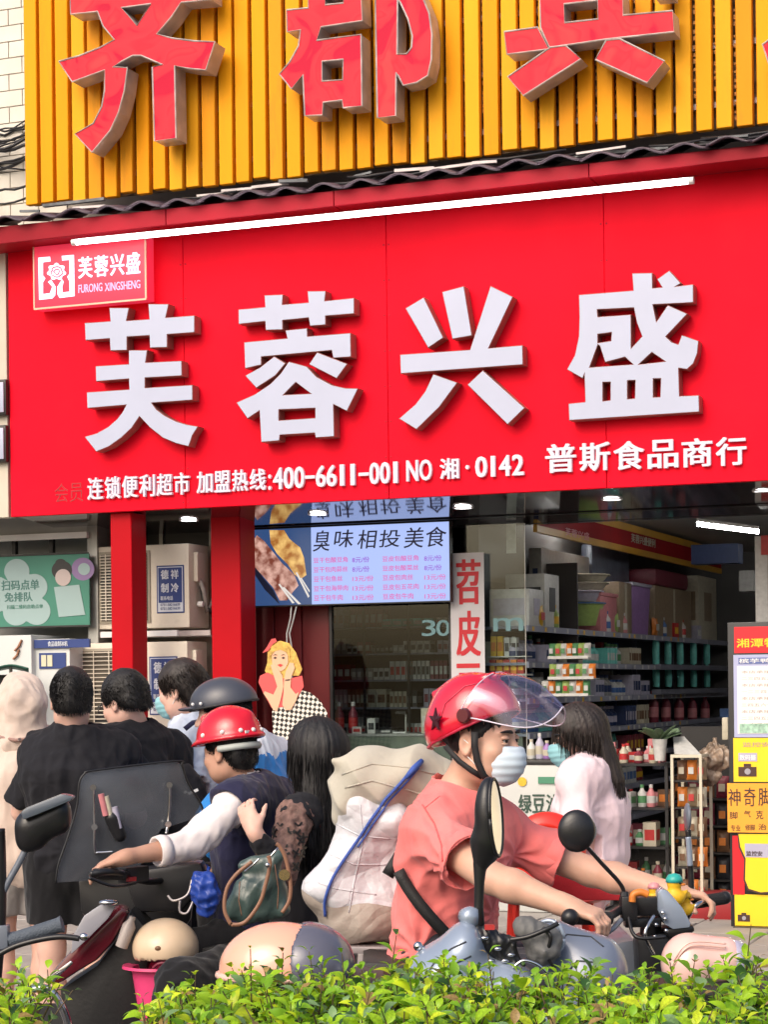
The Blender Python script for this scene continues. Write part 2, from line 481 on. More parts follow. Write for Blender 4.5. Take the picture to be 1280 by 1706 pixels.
# ---------------------------------------------------------------- material palette
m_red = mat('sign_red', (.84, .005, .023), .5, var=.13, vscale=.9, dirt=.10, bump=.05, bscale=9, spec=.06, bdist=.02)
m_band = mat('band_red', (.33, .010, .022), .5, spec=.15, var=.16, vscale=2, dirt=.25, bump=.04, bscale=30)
m_seam = mat('dark_seam', (.05, .004, .006), .7)
m_yel = mat('slat_yellow', (.88, .36, .005), .55, spec=.15, var=.07, vscale=2.5, dirt=.15, bump=.08, bscale=60, stretch=(1, 1, .15))
m_letw = mat('letter_white', (.42, .45, .58), .35, var=.03, vscale=4, emit=(.78, .82, 1), es=.03)
m_lets = mat('letter_side', (.30, .13, .11), .4, var=.15, metal=.2)
m_letrim = mat('letter_trim', (.82, .80, .84), .3, var=.03)
m_redletf = None
m_galv = mat('grey_metal', (.42, .38, .38), .35, metal=.35, var=.25, vscale=8, dirt=.35)
m_tile = mat('eave_tile', (.075, .05, .07), .5, var=.35, vscale=14, bump=.3, bscale=50)
m_junk = mat('grey_debris', (.16, .17, .18), .6, var=.5, vscale=10)
m_cable = mat('black_cable', (.02, .02, .024), .5, var=.2)
m_white = mat('white_plastic', (.75, .75, .74), .4, var=.04)
m_walltile = mat('wall_tile', (.74, .69, .60), .4, var=.08, vscale=5, dirt=.15)
m_grout = mat('grout', (.35, .31, .27), .8)
m_dark = mat('near_black', (.018, .017, .018), .45, var=.2)
m_gloss = mat('soffit_gloss', (.03, .016, .018), .05, var=.2, vscale=2, spec=1.0, coat=.8)
m_lamp = mat('lamp_glow', (.9, .9, .9), .5, var=0, emit=(1, .96, .98), es=7)
m_lampdim = mat('lamp_glow_inside', (.9, .9, .9), .5, var=0, emit=(1, .98, .95), es=60)
m_pill = mat('pillar_red', (.44, .003, .010), .45, spec=.12, var=.08, vscale=2, bump=.04, bscale=12)
m_maroon = mat('maroon_panel', (.16, .010, .014), .4, var=.15, vscale=2)
m_ac = mat('ac_white', (.72, .66, .55), .45, var=.07, vscale=3, dirt=.22)
m_acdark = mat('ac_grille_dark', (.10, .085, .065), .6, var=.2)
m_acfin = mat('ac_fin', (.36, .32, .25), .5, var=.1)
m_blue = mat('label_blue', (.02, .045, .19), .5, var=.1)
m_lblw = mat('label_white', (.62, .66, .72), .5, var=.04)
m_gframe = mat('aluminium', (.34, .34, .32), .4, metal=.5, var=.12)
m_wallgrey = mat('wall_grey', (.30, .30, .29), .7, var=.12, bump=.1, bscale=30)
m_poster = mat('poster_green', (.045, .21, .15), .5, var=.08)
m_cloud = mat('poster_cloud', (.30, .42, .42), .5, var=.03)
m_cloudtxt = mat('poster_text', (.06, .17, .15), .5, var=0)
m_purple = mat('poster_purple', (.24, .16, .33), .5, var=.03)
m_glass = glass('window_glass', alpha=.0)

def redletter_mat():
    m = mat('faded_red_film', (.80, .05, .065), .42, var=0, spec=.12)
    nt = m.node_tree; b = nt.nodes['Principled BSDF']; tc = nt.nodes.new('ShaderNodeTexCoord')
    n = nt.nodes.new('ShaderNodeTexNoise'); n.inputs['Scale'].default_value = 3.2; n.inputs['Detail'].default_value = 1.5; n.inputs['Distortion'].default_value = 1.4
    nt.links.new(tc.outputs['Object'], n.inputs['Vector'])
    r = nt.nodes.new('ShaderNodeValToRGB'); e = r.color_ramp.elements
    e[0].position = .36; e[0].color = (.56, .006, .040, 1); e[1].position = .40; e[1].color = (.72, .028, .050, 1)
    x = e.new(.52); x.color = (.74, .035, .055, 1); x = e.new(.55); x.color = (.68, .022, .045, 1); x = e.new(.66); x.color = (.78, .05, .06, 1)
    nt.links.new(n.outputs['Fac'], r.inputs[0]); nt.links.new(r.outputs[0], b.inputs['Base Color'])
    bp = nt.nodes.new('ShaderNodeBump'); bp.inputs['Strength'].default_value = .15; bp.inputs['Distance'].default_value = .02
    nt.links.new(n.outputs['Fac'], bp.inputs['Height']); nt.links.new(bp.outputs[0], b.inputs['Normal'])
    return m
m_redletf = redletter_mat()
m_backer = mat('board_backing', (.24, .17, .10), .8, var=.7, vscale=14)

# ---------------------------------------------------------------- ground (street level z=0, pavement a step up)
g = MB(); g.box(-60, 60, -20, 60, -.5, 0)
m_road = mat('asphalt', (.055, .055, .055), .85, var=.2, vscale=2, bump=.4, bscale=150)
struct('road', g, m_road)
KERB_Y = -5.6
g = MB(); g.box(-16, 16, KERB_Y + .15, .95, .001, .12)
m_pavebase = mat('pavement_joint', (.16, .15, .14), .9)
pav = struct('pavement', g, m_pavebase, MF)
m_pave = mat('paving_stone', (.33, .30, .27), .75, var=.15, vscale=3, dirt=.25, bump=.15, bscale=80)
pm = MB().box(-.243, .243, -.243, .243, -.02, .008).mesh('paving_slab', m_pave, bevel=.006, seg=1)
n = 0
for i in range(19):
    for j in range(12):
        o = bpy.data.objects.new('paving_slab', pm); COL.objects.link(o); o.parent = pav
        o.location = (-5.2 + i * .5, .3 - j * .5, .12 + rnd.uniform(-.002, .002)); n += 1
g = MB(); g.box(-16, 16, KERB_Y, KERB_Y + .15, .001, .13)
struct('kerb', g, mat('kerb_stone', (.36, .34, .31), .8, var=.12, dirt=.2), MF, bevel=.012)

# ---------------------------------------------------------------- building mass behind the signs
H_SOF = fl(640, 831)[1]
S_L, S_R = fl(13, 600)[0], fl(1330, 600)[0]
sh = thing('shop_building', 'pale tiled building that carries the yellow slats and the red sign', 'building', (S_L, .5, 0), MF)
g = MB(); g.box(S_L - 2.6, S_R + 1.5, .45, .75, H_SOF + .25, 7.5); part('wall', g, m_grout, sh)
wall = sh.children[0]
# face tiles where they show at the top left
h0 = fl(0, 372, -.4)[1]; sA = fl(-60, 200, -.4)[0]; sB = fl(60, 200, -.4)[0]
tw, thh = .235, .118; row = 0; hh = h0 - .1
while hh < h0 + 2.1:
    x = sA - (.11 if row % 2 else 0)
    while x < sB:
        t = MB().box(x + .004, x + tw - .004, .438, .452, hh + .004, hh + thh - .004)
        part('wall_tile', t, m_walltile, wall); x += tw
    hh += thh; row += 1

# black cable bundle left of the slats
cb = thing('cable_bundle', 'tangle of sagging black cables on the tiled wall left of the yellow slats', 'cables', F3(20, 260, -.3), MF)
for i in range(15):
    y0 = 200 + rnd.uniform(0, 125); sag = rnd.uniform(4, 26); y1 = y0 + rnd.uniform(-32, 38)
    pts = []
    for k in range(9):
        u = k / 8; p = F3(-70 + 125 * u, y0 + (y1 - y0) * u + sag * 4 * u * (1 - u) + rnd.uniform(-3, 3), -.33 + .1 * math.sin(i + 3 * u)); pts.append(p)
    part('cable', MB().tube(pts, rnd.uniform(.006, .013), 6), m_cable, cb, smooth=True)

# ---------------------------------------------------------------- yellow slatted hoarding
OFF_S = .15
sb = thing('slatted_hoarding', 'hoarding of upright yellow slats above the red shop sign', 'hoarding', F3(640, 270, OFF_S), MF)
s0 = fl(42, 300, OFF_S)[0]; s1 = fl(1300, 300, OFF_S)[0]; hb = fl(45, 342, OFF_S)[1]; hb2 = fl(1280, 205, OFF_S)[1]
htop = fl(640, -260, OFF_S)[1]
def hbot(s): return hb + (hb2 - hb) * (s - s0) / (s1 - s0)
pitch = .1235; i = 0
g = MB(); g.box(s0, s1 + .3, -.03, -.01, hb + .02, htop); part('backing_board', g, m_backer, sb)
for k in range(14):
    z = hb + .14 + k * .36
    g = MB(); g.box(s0, s1 + .3, -.085, -.06, z, z + .035); part('rail', g, m_galv, sb)
m_yels = [m_yel] + [mat('slat_yellow_' + n_, c_, .55, spec=.15, var=.10, vscale=3, dirt=d_, bump=.1, bscale=40, stretch=(1, 1, .12)) for n_, c_, d_ in (('pale', (.90, .40, .012), .22), ('dull', (.80, .31, .008), .38), ('deep', (.86, .33, .003), .25))]
m_brass = mat('perforated_brass', (.45, .22, .03), .5, var=.5, vscale=60)
while s0 + i * pitch < s1 + .2:
    s = s0 + i * pitch; wd = .099 + rnd.uniform(-.003, .003); z = hbot(s) + rnd.uniform(-.012, .012); dy = rnd.uniform(-.004, .004)
    g = MB()
    lean = rnd.uniform(-.004, .004)
    g.box(s, s + wd, -.15 + dy, -.10, z, htop)
    part('slat', g, m_yels[rnd.randrange(4)], sb, bevel=.005, seg=1)
    # little square spacers seen in the gap on the side of every second or so slat
    if rnd.random() < .75:
        g = MB(); zz = z + rnd.uniform(.02, .3)
        while zz < htop:
            g.box(s + wd + .004, s + pitch - .004, -.098, -.088, zz, zz + rnd.uniform(.012, .03)); zz += rnd.uniform(.035, .07)
        part('spacer_strip', g, m_brass, sb, kind='stuff')
    i += 1

# ---------------------------------------------------------------- big letters
def zc(pts, ox, oy, k, off):
    return [fl(ox + x / k, oy + y / k, off) for x, y in pts]
def big_letter(name, label, loops_list, ox, oy, k, off, depth, mats, partname='stroke', cat='sign letter', group=None, bev=.004, trim=False):
    c = zc(loops_list[0][0], ox, oy, k, off)
    b = (sum(p[0] for p in c) / len(c), -off, min(p[1] for p in c))
    t = thing(name, label, cat, b, MF, group)
    for loops in loops_list:
        L = [zc(l, ox, oy, k, off) for l in loops]
        pt_ = part(partname, outline(L, -off, depth, bev), mats, t, smooth=False)
        if trim:
            for lp in L: part('metal_edge', MB().tube([(q[0], -off - .001, q[1]) for q in lp + lp[:2]], .0055, 5, cap=False), trim, pt_)
    return t
m_lettin = mat('letter_tin', (.50, .45, .45), .35, metal=.2, var=.25, vscale=8, dirt=.3)
RL = [m_redletf, m_lettin]
m_trim = mat('letter_edge_metal', (.62, .54, .50), .3, metal=.3, var=.4, vscale=9, dirt=.5)
OFR = .36
big_letter('red_channel_letter', 'huge faded red letter, leftmost on the yellow slats, with crossed strokes and two legs', [[[(35, 440), (180, 400), (330, 340), (430, 285), (350, 190), (310, 85), (120, 105), (112, -80), (480, -110), (480, -260), (700, -260), (700, -120), (1120, -150), (1120, 0), (905, 20), (830, 130), (730, 245), (840, 275), (1000, 295), (1145, 300), (1080, 500), (960, 490), (858, 470), (868, 985), (715, 1005), (700, 478), (770, 462), (620, 398), (560, 398), (480, 440), (420, 478), (522, 485), (500, 650), (460, 800), (400, 930), (270, 1085), (150, 955), (280, 880), (340, 760), (360, 650), (362, 500), (130, 585)], [(480, 58), (690, 30), (590, 185)]]], 90, 0, 4.267, OFR, .16, RL, group='red letters on the yellow hoarding', bev=.003, trim=m_trim)
big_letter('red_channel_letter', 'huge faded red letter with a square hole and a curved right half, on yellow slats', [
    [[(75, 75), (230, 60), (230, -80), (600, -120), (615, 150), (320, 195), (290, 290), (605, 248), (612, 755), (478, 770), (470, 715), (335, 730), (330, 820), (205, 825), (192, 535), (110, 635), (25, 530), (100, 440), (160, 330), (175, 215), (80, 230)], [(328, 440), (478, 425), (475, 570), (328, 580)], [(350, -10), (480, -20), (480, 25), (350, 38)]],
    [[(705, -120), (1000, -120), (1050, 0), (1090, 100), (1110, 250), (1105, 430), (1080, 540), (1000, 590), (905, 610), (870, 540), (855, 520), (852, 825), (722, 840)], [(865, 0), (885, 20), (940, 140), (970, 260), (965, 340), (930, 385), (862, 390)]]], 460, 0, 4.267, OFR, .16, RL, group='red letters on the yellow hoarding', bev=.003, trim=m_trim)
big_letter('red_channel_letter', 'huge faded red letter with two splayed feet at the right of the yellow slats', [
    [[(275, -150), (830, -100), (835, 105), (1165, 75), (1175, 215), (810, 255), (720, 265), (345, 320), (285, 190)], [(440, 30), (665, 5), (668, 130), (445, 155)]],
    [[(350, 318), (450, 306), (555, 395), (170, 640), (65, 515)]], [[(722, 270), (812, 262), (1110, 410), (995, 555), (650, 400)]],
    [[(42, 215), (265, 185), (340, 330), (60, 365)]], [[(1040, -200), (1160, -200), (1160, -30), (1040, -20)]]], 830, 0, 4.0, OFR, .16, RL, group='red letters on the yellow hoarding', bev=.003, trim=m_trim)
big_letter('red_channel_letter', 'sliver of a red letter cut by the right edge above the red sign', [[[(1271, 75), (1330, 30), (1330, 125), (1283, 112)]]], 0, 0, 1, OFR, .16, RL, group='red letters on the yellow hoarding', bev=.003, trim=m_trim)

# ---------------------------------------------------------------- tiled eave and red band
ev = thing('tiled_eave', 'narrow eave of dark purple clay tiles running under the yellow slats', 'eave', F3(640, 300, .2), MF)
ex0, ex1 = fl(-70, 300, .3)[0], fl(1330, 300, .3)[0]
he0 = fl(0, 372, .3)[1]; he1 = fl(1280, 238, .3)[1]
def heave(s): return he0 + (he1 - he0) * (s - fl(0, 372, .3)[0]) / (fl(1280, 238, .3)[0] - fl(0, 372, .3)[0])
g = MB(); n = 24
def evf(u, v): s = ex0 + (ex1 - ex0) * u; return (s, -.30 + .34 * v, heave(s) + .005 + .09 * v)
g.grid(evf, 40, 1); part('eave_board', g, m_junk, ev)
s = ex0; i = 0
while s < ex1:
    wdt = .262
    g = MB(); z = heave(s) + rnd.uniform(-.006, .006); sk = rnd.uniform(-.01, .01)
    def tf(u, v, s=s, z=z, sk=sk):
        x = s + wdt * u * 1.03
        return (x, -.335 + .36 * v + sk, z + .010 + .016 * math.sin(u * math.pi * 1.05) ** 2 - .012 * math.cos(u * math.pi * 2 + .5) + .075 * v)
    g.grid(tf, 10, 2); part('roof_tile', g, m_tile, ev, smooth=True, solid=.012)
    s += wdt; i += 1
# loose conduits and slates lying on the eave
jk = thing('eave_litter', 'grey conduit pieces and slate scraps lying on the dark tiled eave', 'debris', F3(640, 280, .2), MF)
for i in range(34):
    x = rnd.uniform(-60, 1300); s = fl(x, 300, .2)[0]; L = rnd.uniform(.1, .55); z = heave(s) + .06 + rnd.uniform(0, .045); y = rnd.uniform(-.24, -.16)
    g = MB()
    if i % 3: g.bar((s, y, z), (s + L, y + rnd.uniform(-.02, .04), z + rnd.uniform(-.01, .03)), rnd.uniform(.01, .035), rnd.uniform(.01, .02)); part('scrap', g, m_junk if i % 2 else m_galv, jk)
    else: g.tube([(s, y, z), (s + L * .5, y, z - .008), (s + L * 1.6, y + .02, z + .012)], .008, 6); part('conduit', g, m_cable, jk, smooth=True)
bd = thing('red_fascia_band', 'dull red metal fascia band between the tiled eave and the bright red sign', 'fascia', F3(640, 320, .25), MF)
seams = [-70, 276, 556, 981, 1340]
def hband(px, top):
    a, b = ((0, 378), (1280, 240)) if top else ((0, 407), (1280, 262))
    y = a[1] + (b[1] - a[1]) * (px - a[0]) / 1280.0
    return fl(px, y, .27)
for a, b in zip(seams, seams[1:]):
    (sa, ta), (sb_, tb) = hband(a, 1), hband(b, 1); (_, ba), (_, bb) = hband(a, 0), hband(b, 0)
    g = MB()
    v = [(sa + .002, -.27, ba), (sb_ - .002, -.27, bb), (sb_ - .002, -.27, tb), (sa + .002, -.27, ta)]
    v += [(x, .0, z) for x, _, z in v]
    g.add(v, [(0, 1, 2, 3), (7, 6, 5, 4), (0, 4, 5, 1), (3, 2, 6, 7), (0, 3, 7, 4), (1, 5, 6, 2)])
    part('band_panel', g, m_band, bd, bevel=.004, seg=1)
# tube light
A, B = F3(127, 404, .33), F3(1148, 302, .33)
tl = thing('tube_light', 'long lit white tube light fixed across the top of the red sign', 'lamp', (A + B) / 2, MF)
part('tube', MB().tube([A, B], .019, 12), m_lamp, tl, smooth='auto')
for p, q in ((A, B), (B, A)):
    d = (q - p).normalized(); part('end_cap', MB().tube([p - d * .03, p + d * .002], .022, 12), m_white, tl)
part('batten', MB().bar(A + Vector((0, .03, .012)), B + Vector((0, .03, .012)), .022, .03), m_white, tl)

# ---------------------------------------------------------------- the red sign
sg = thing('red_shop_sign', 'big bright red shop sign board with white raised writing', 'shop sign', F3(640, 831, 0), MF)
xs = [(15, 0), (307, 0), (646, 0), (1009, 0), (1345, 0)]
sl_ = [fl(x, 620)[0] for x, _ in xs]
HT = fl(640, 324)[1]
for a, b in zip(sl_, sl_[1:]):
    part('sign_panel', MB().box(a + .0015, b - .0015, 0, .05, H_SOF, HT), m_red, sg, bevel=.003, seg=1)
part('sign_frame', MB().box(sl_[0], sl_[-1], .052, .3, H_SOF + .01, HT), m_maroon, sg)
LW = [m_letw, m_lets]
for b_ in sl_[1:-1]:
    for zz in np.linspace(H_SOF + .04, HT - .1, 9):
        for dx in (-.018, .018): part('rivet', MB().lathe([(0, -.001), (.005, 0), (.006, .003)], (b_ + dx, -.002, zz), (0, 1, 0), 8), m_band, sg)
GL = 'big white letters on the red sign'
OL = .11
def whitelet(label, LL, ox, oy, k):
    t = big_letter('raised_letter', label, LL, ox, oy, k, OL, .10, LW, group=GL, bev=.004)
    return t
whitelet('big white raised letter at the left of the red sign, below the little logo box', [[[(62, 222), (312, 205), (300, 75), (495, 75), (470, 200), (690, 185), (678, 38), (880, 38), (850, 170), (1130, 148), (1130, 315), (865, 335), (865, 460), (695, 465), (690, 345), (475, 358), (475, 488), (312, 492), (305, 375), (70, 392)]],
    [[(490, 485), (672, 485), (655, 605), (1005, 588), (1008, 735), (650, 755), (650, 850), (1110, 822), (1112, 970), (715, 998), (760, 1060), (840, 1120), (950, 1175), (1050, 1205), (1165, 1225), (1110, 1310), (1072, 1420), (950, 1390), (820, 1335), (700, 1240), (595, 1130), (520, 1240), (420, 1335), (300, 1420), (175, 1470), (60, 1325), (180, 1290), (290, 1230), (380, 1150), (430, 1085), (465, 1018), (88, 1050), (82, 893), (495, 865), (490, 765), (172, 790), (168, 640), (490, 620)]]], 130, 500, 5.818)
whitelet('big white raised letter with roof-like top and boxed bottom, second from left', [[[(40, 208), (300, 183), (292, 70), (475, 62), (468, 160), (720, 140), (710, 30), (890, 28), (880, 125), (1165, 95), (1165, 250), (888, 272), (888, 358), (735, 370), (722, 290), (472, 315), (472, 405), (305, 410), (300, 325), (42, 352)]],
    [[(495, 410), (710, 388), (712, 468), (1130, 435), (1135, 668), (960, 680), (945, 605), (265, 668), (265, 745), (105, 782), (95, 525), (515, 487)]],
    [[(390, 662), (500, 730), (400, 850), (215, 970), (105, 850), (250, 770)]], [[(805, 622), (1100, 735), (995, 878), (725, 740)]],
    [[(530, 712), (705, 760), (800, 860), (950, 940), (1080, 970), (1205, 972), (1095, 1195), (965, 1130), (972, 1440), (790, 1452), (780, 1405), (445, 1425), (440, 1480), (262, 1495), (245, 1190), (130, 1268), (20, 1110), (200, 1030), (350, 930), (450, 830)], [(598, 915), (740, 1022), (480, 1035)], [(435, 1180), (785, 1165), (785, 1258), (435, 1282)]]], 390, 480, 5.818)
whitelet('big white raised letter of three prongs above a bar and two feet', [[[(85, 272), (258, 168), (440, 545), (297, 640)]], [[(425, 120), (630, 65), (705, 525), (522, 558)]],
    [[(875, 62), (1085, 165), (860, 640), (1175, 612), (1178, 795), (42, 878), (35, 700), (685, 655)]],
    [[(345, 880), (570, 960), (400, 1190), (190, 1395), (25, 1295), (180, 1160), (270, 1040)]], [[(805, 845), (1195, 1195), (1035, 1350), (660, 980)]]], 660, 465, 5.565)
whitelet('big white raised letter with three small slots near its base, rightmost on the red sign', [[[(150, 262), (615, 225), (605, 78), (780, 75), (782, 205), (860, 198), (818, 130), (925, 55), (1025, 165), (985, 190), (1130, 172), (1130, 330), (785, 348), (815, 490), (910, 350), (1080, 425), (895, 620), (945, 665), (1000, 685), (1030, 605), (1175, 655), (1165, 760), (1130, 850), (1075, 900), (1005, 890), (1012, 1125), (1178, 1118), (1182, 1262), (68, 1335), (62, 1190), (205, 1175), (198, 945), (185, 978), (48, 900), (115, 780), (150, 620), (155, 450)],
    [(310, 390), (620, 375), (645, 500), (690, 618), (600, 715), (598, 430), (315, 450)], [(315, 600), (430, 585), (425, 655), (315, 672)], [(315, 690), (330, 700), (375, 840), (545, 795), (610, 855), (245, 880)], [(775, 755), (885, 830), (668, 855)],
    [(358, 1010), (420, 1008), (420, 1160), (358, 1168)], [(568, 995), (632, 993), (628, 1145), (568, 1150)], [(788, 980), (850, 978), (845, 1132), (788, 1135)]]], 935, 440, 5.12)

# small raised writing along the bottom of the sign
m_smallw = mat('small_letter_white', (.62, .56, .64), .4, var=.04, emit=(1, .85, .95), es=.12)
def writing(label, txt, x0, yb0, x1, yb1, hpx, group=None, bold=.018, m=None, off=.03, depth=.024, cat='sign writing', gap=.1, widths=None):
    """raised characters between two pixel points on their base line, one part for each"""
    t = thing('sign_writing', label, cat, F3((x0 + x1) / 2, (yb0 + yb1) / 2, off), MF, group)
    n = len(txt); wd = widths or [(.58 if ord(c) < 256 else 1.0) if c not in ' ·:' else .5 for c in txt]
    tot = sum(wd); acc = 0
    for c, q in zip(txt, wd):
        u0, u1 = acc / tot, (acc + q) / tot; acc += q
        if c == ' ': continue
        g0 = gap * q / tot / 2 * (1 if q > .6 else .6)
        xa, xb = x0 + (x1 - x0) * (u0 + g0), x0 + (x1 - x0) * (u1 - g0); yb = yb0 + (yb1 - yb0) * (u0 + u1) / 2
        s_a, h_a = fl(xa, yb, off); s_b, _ = fl(xb, yb, off); _, h_t = fl((xa + xb) / 2, yb - hpx, off)
        h_b = h_a; hh = h_t - h_b
        if c in '-–': h_b, h_t = h_b + hh * .42, h_b + hh * .56
        if c == '·': h_b, h_t = h_b + hh * .42, h_b + hh * .62; mid = (s_a + s_b) / 2; s_a, s_b = mid - hh * .09, mid + hh * .09
        if c == ':': mid = (s_a + s_b) / 2; s_a, s_b = mid - hh * .07, mid + hh * .07; h_t = h_b + hh * .7
        if c == '1': mid = (s_a + s_b) / 2; s_a, s_b = mid - hh * .11, mid + hh * .1
        part('character', glyph(c, s_a, s_b, h_b, h_t, -off, depth, bold if c not in '-·:' else .0), m or m_smallw, t)
    return t
writing('row of small white characters at the bottom left of the red sign', '连锁便利超市', 144, 834, 317, 824, 38, bold=.02)
writing('white characters and phone number in the middle of the sign foot', '加盟热线:400-6611-001', 326, 823, 668, 805, 37, bold=.02, widths=[1, 1, 1, 1, .35, .6, .6, .6, .62, .6, .6, .6, .6, .62, .6, .6, .6])
writing('white writing with a licence number right of the phone number', 'NO 湘·0142', 676, 803, 874, 792, 36, bold=.022, widths=[.62, .65, .3, 1, .7, .62, .5, .62, .62])
writing('larger white characters at the bottom right of the red sign', '普斯食品商行', 906, 790, 1247, 776, 50, bold=.022)
m_ghost = mat('faded_characters', (.42, .01, .02), .6, var=.3)
writing('faint dark red ghost characters left of the small white row', '会员', 90, 838, 140, 836, 32, bold=.0, m=m_ghost, off=.003, depth=.002)

# little lit logo box
m_logo = mat('logo_box_red', (.80, .03, .06), .4, var=.03, emit=(1, .05, .12), es=.35)
m_logotxt = mat('logo_glow_pink', (.9, .75, .85), .4, var=0, emit=(1, .72, .95), es=.75)
m_logodim = mat('logo_latin_pink', (.9, .4, .6), .4, var=0, emit=(1, .35, .62), es=.5)
OB = .12
lb = thing('logo_lightbox', 'small lit red logo box with a flower emblem at the top left of the sign', 'lightbox', F3(150, 515, OB), MF)
a, b = fl(57, 516, OB), fl(243, 405, OB); tb_ = fl(57, 412, OB)[1]; bt = a[1]
part('box_body', MB().box(a[0], b[0], -OB, -.005, bt, tb_), m_logo, lb, bevel=.006)
m_pale = mat('pale_edge', (.8, .5, .35), .4, var=.05)
fw = .008
part('box_rim', MB().box(a[0], b[0], -OB - .006, -OB + .002, bt - .004, bt + fw).box(a[0] - .002, a[0] + fw, -OB - .006, -OB + .002, bt + fw, tb_).box(b[0] - fw, b[0] + .004, -OB - .006, -OB + .002, bt + fw, tb_ + .004), m_pale, lb)
for i, c in enumerate('芙蓉兴盛'):
    x0 = 131 + i * 26.5; sa, ha = fl(x0, 465 - i * 2.4, OB); sb2, _ = fl(x0 + 23.5, 465, OB); _, hc = fl(x0, 465 - i * 2.4 - 36, OB)
    part('logo_character', glyph(c, sa, sb2, ha, hc, -OB - .004, .004, .022), m_logotxt, lb)
for txt, x0, x1, y in (('FURONG', 131, 171, 489), ('XINGSHENG', 175, 234, 486)):
    sa, ha = fl(x0, y, OB); sb2, _ = fl(x1, y, OB); _, hc = fl(x0, y - 14, OB)
    part('logo_word', line_text(txt, sa, sb2, ha, hc, -OB - .004, .004, .012), m_logodim, lb)
def lg(pts): return [fl(50 + x / 6.4, 400 + y / 6.4, OB) for x, y in pts]
part('emblem_bracket', outline([lg([(90, 190), (215, 180), (222, 230), (140, 240), (140, 380), (165, 410), (140, 455), (140, 578), (215, 570), (240, 500), (195, 450), (225, 425), (275, 500), (270, 590), (240, 625), (100, 640)])], -OB - .004, .004, 0), [m_logotxt, m_logotxt], lb)
part('emblem_bracket', outline([lg([(340, 172), (470, 160), (478, 600), (320, 620), (295, 580), (295, 500), (345, 420), (360, 450), (345, 500), (350, 562), (425, 552), (422, 440), (400, 395), (425, 360), (422, 215), (345, 222)])], -OB - .004, .004, 0), [m_logotxt, m_logotxt], lb)
fc = (285, 340)
part('emblem_flower', outline([lg([(fc[0] + (92 + 12 * math.sin(7 * t)) * math.cos(t), fc[1] + (85 + 10 * math.sin(7 * t)) * math.sin(t)) for t in [k * 2 * math.pi / 48 for k in range(48)]])], -OB - .004, .004, 0), [m_logotxt, m_logotxt], lb)
for rr_, n_ in ((55, 5), (28, 3)):
    for k in range(n_):
        t0 = k * 2 * math.pi / n_ + rr_
        pp = [F3(50 + (fc[0] + rr_ * math.cos(t0 + q) * (1 + .2 * math.sin(3 * q))) / 6.4, 400 + (fc[1] + rr_ * math.sin(t0 + q)) / 6.4, OB + .010) for q in np.linspace(0, 1.3 * 2 * math.pi / n_ * .8, 6)]
        part('petal_line', MB().tube(pp, .0035, 5), m_logo, lb)

# ---------------------------------------------------------------- under the sign: soffit, pillars
SO_Z0 = H_SOF + .012; SO_Z1 = fl(640, 870.5, -1.0)[1]; SO_M = (SO_Z1 - SO_Z0) / .945
def soz(y): return SO_Z0 + SO_M * (y - .055)
sfm = MB(); x0, x1 = S_L, S_R + .4
for xa, xb in ((S_L, fl(402, 860, -.9)[0]), (fl(402, 860, -.9)[0] + .002, S_R + .4)):
    sfm.add([(xa, .055, soz(.055)), (xb, .055, soz(.055)), (xb, 1.36, soz(1.36)), (xa, 1.36, soz(1.36)), (xa, .055, soz(.055) + .03), (xb, .055, soz(.055) + .03), (xb, 1.36, soz(1.36) + .03), (xa, 1.36, soz(1.36) + .03)], [(0, 3, 2, 1), (4, 5, 6, 7), (0, 1, 5, 4), (1, 2, 6, 5), (2, 3, 7, 6), (3, 0, 4, 7)])
struct('soffit', sfm, m_gloss, MF)
def downlight(px, py, depth, label):
    yy = .5
    for _ in range(12):
        h = soz(yy) - .002; a, b = ray(px, py); t = (h - CAMZ) / b; loc = MF.inverted() @ Vector((a * t, t, h)); yy = min(max(loc.y, .1), 1.3)
    d = thing('downlight', label, 'downlight', loc, MF, 'downlights in the soffit')
    part('lamp_disc', MB().lathe([(.0, -.004), (.052, -.004), (.055, .0)], loc, n=20), m_lamp, d)
    part('ring', MB().lathe([(.056, .0), (.056, -.008), (.068, -.008), (.072, .0)], loc, n=20), m_white, d)
downlight(315, 866, 0, 'lit round downlight between the two red pillars')
downlight(1020, 831, 0, 'lit round downlight above the packed wall shelves')
downlight(772, 845, 0, 'lit round downlight right of the menu screen')
downlight(530, 856, 0, 'lit round downlight right above the menu screen')
downlight(1272, 817, 0, 'lit round downlight at the right edge under the sign')
def pillar(px0, px1, off, label, dp=.16, seam=False):
    a, b = fl(px0, 1000, off)[0], fl(px1, 1000, off)[0]
    t = thing('red_pillar', label, 'pillar', ((a + b) / 2, -off, .12), MF, 'red pillars under the sign')
    part('shaft', MB().box(a, b, -off, -off + dp, .12, H_SOF - .002), m_pill, t, bevel=.006, seg=1)
    part('base_plate', MB().box(a - .02, b + .02, -off - .02, -off + dp + .02, .12, .2), m_maroon, t, bevel=.004)
pillar(185, 220, -.06, 'slim red square pillar in front of the air conditioners', .22)
pillar(352, 401, -.5, 'broad red pillar left of the menu screen', .25)
# frame line between pillar and window
a, b = fl(402, 1000, -.95)[0], fl(414, 1000, -.95)[0]
solo('door_post', MB().box(a, b, .9, .98, .12, H_SOF), m_gframe, 'brown-grey metal post beside the broad red pillar', 'post', ((a + b) / 2, .95, .12), MF)
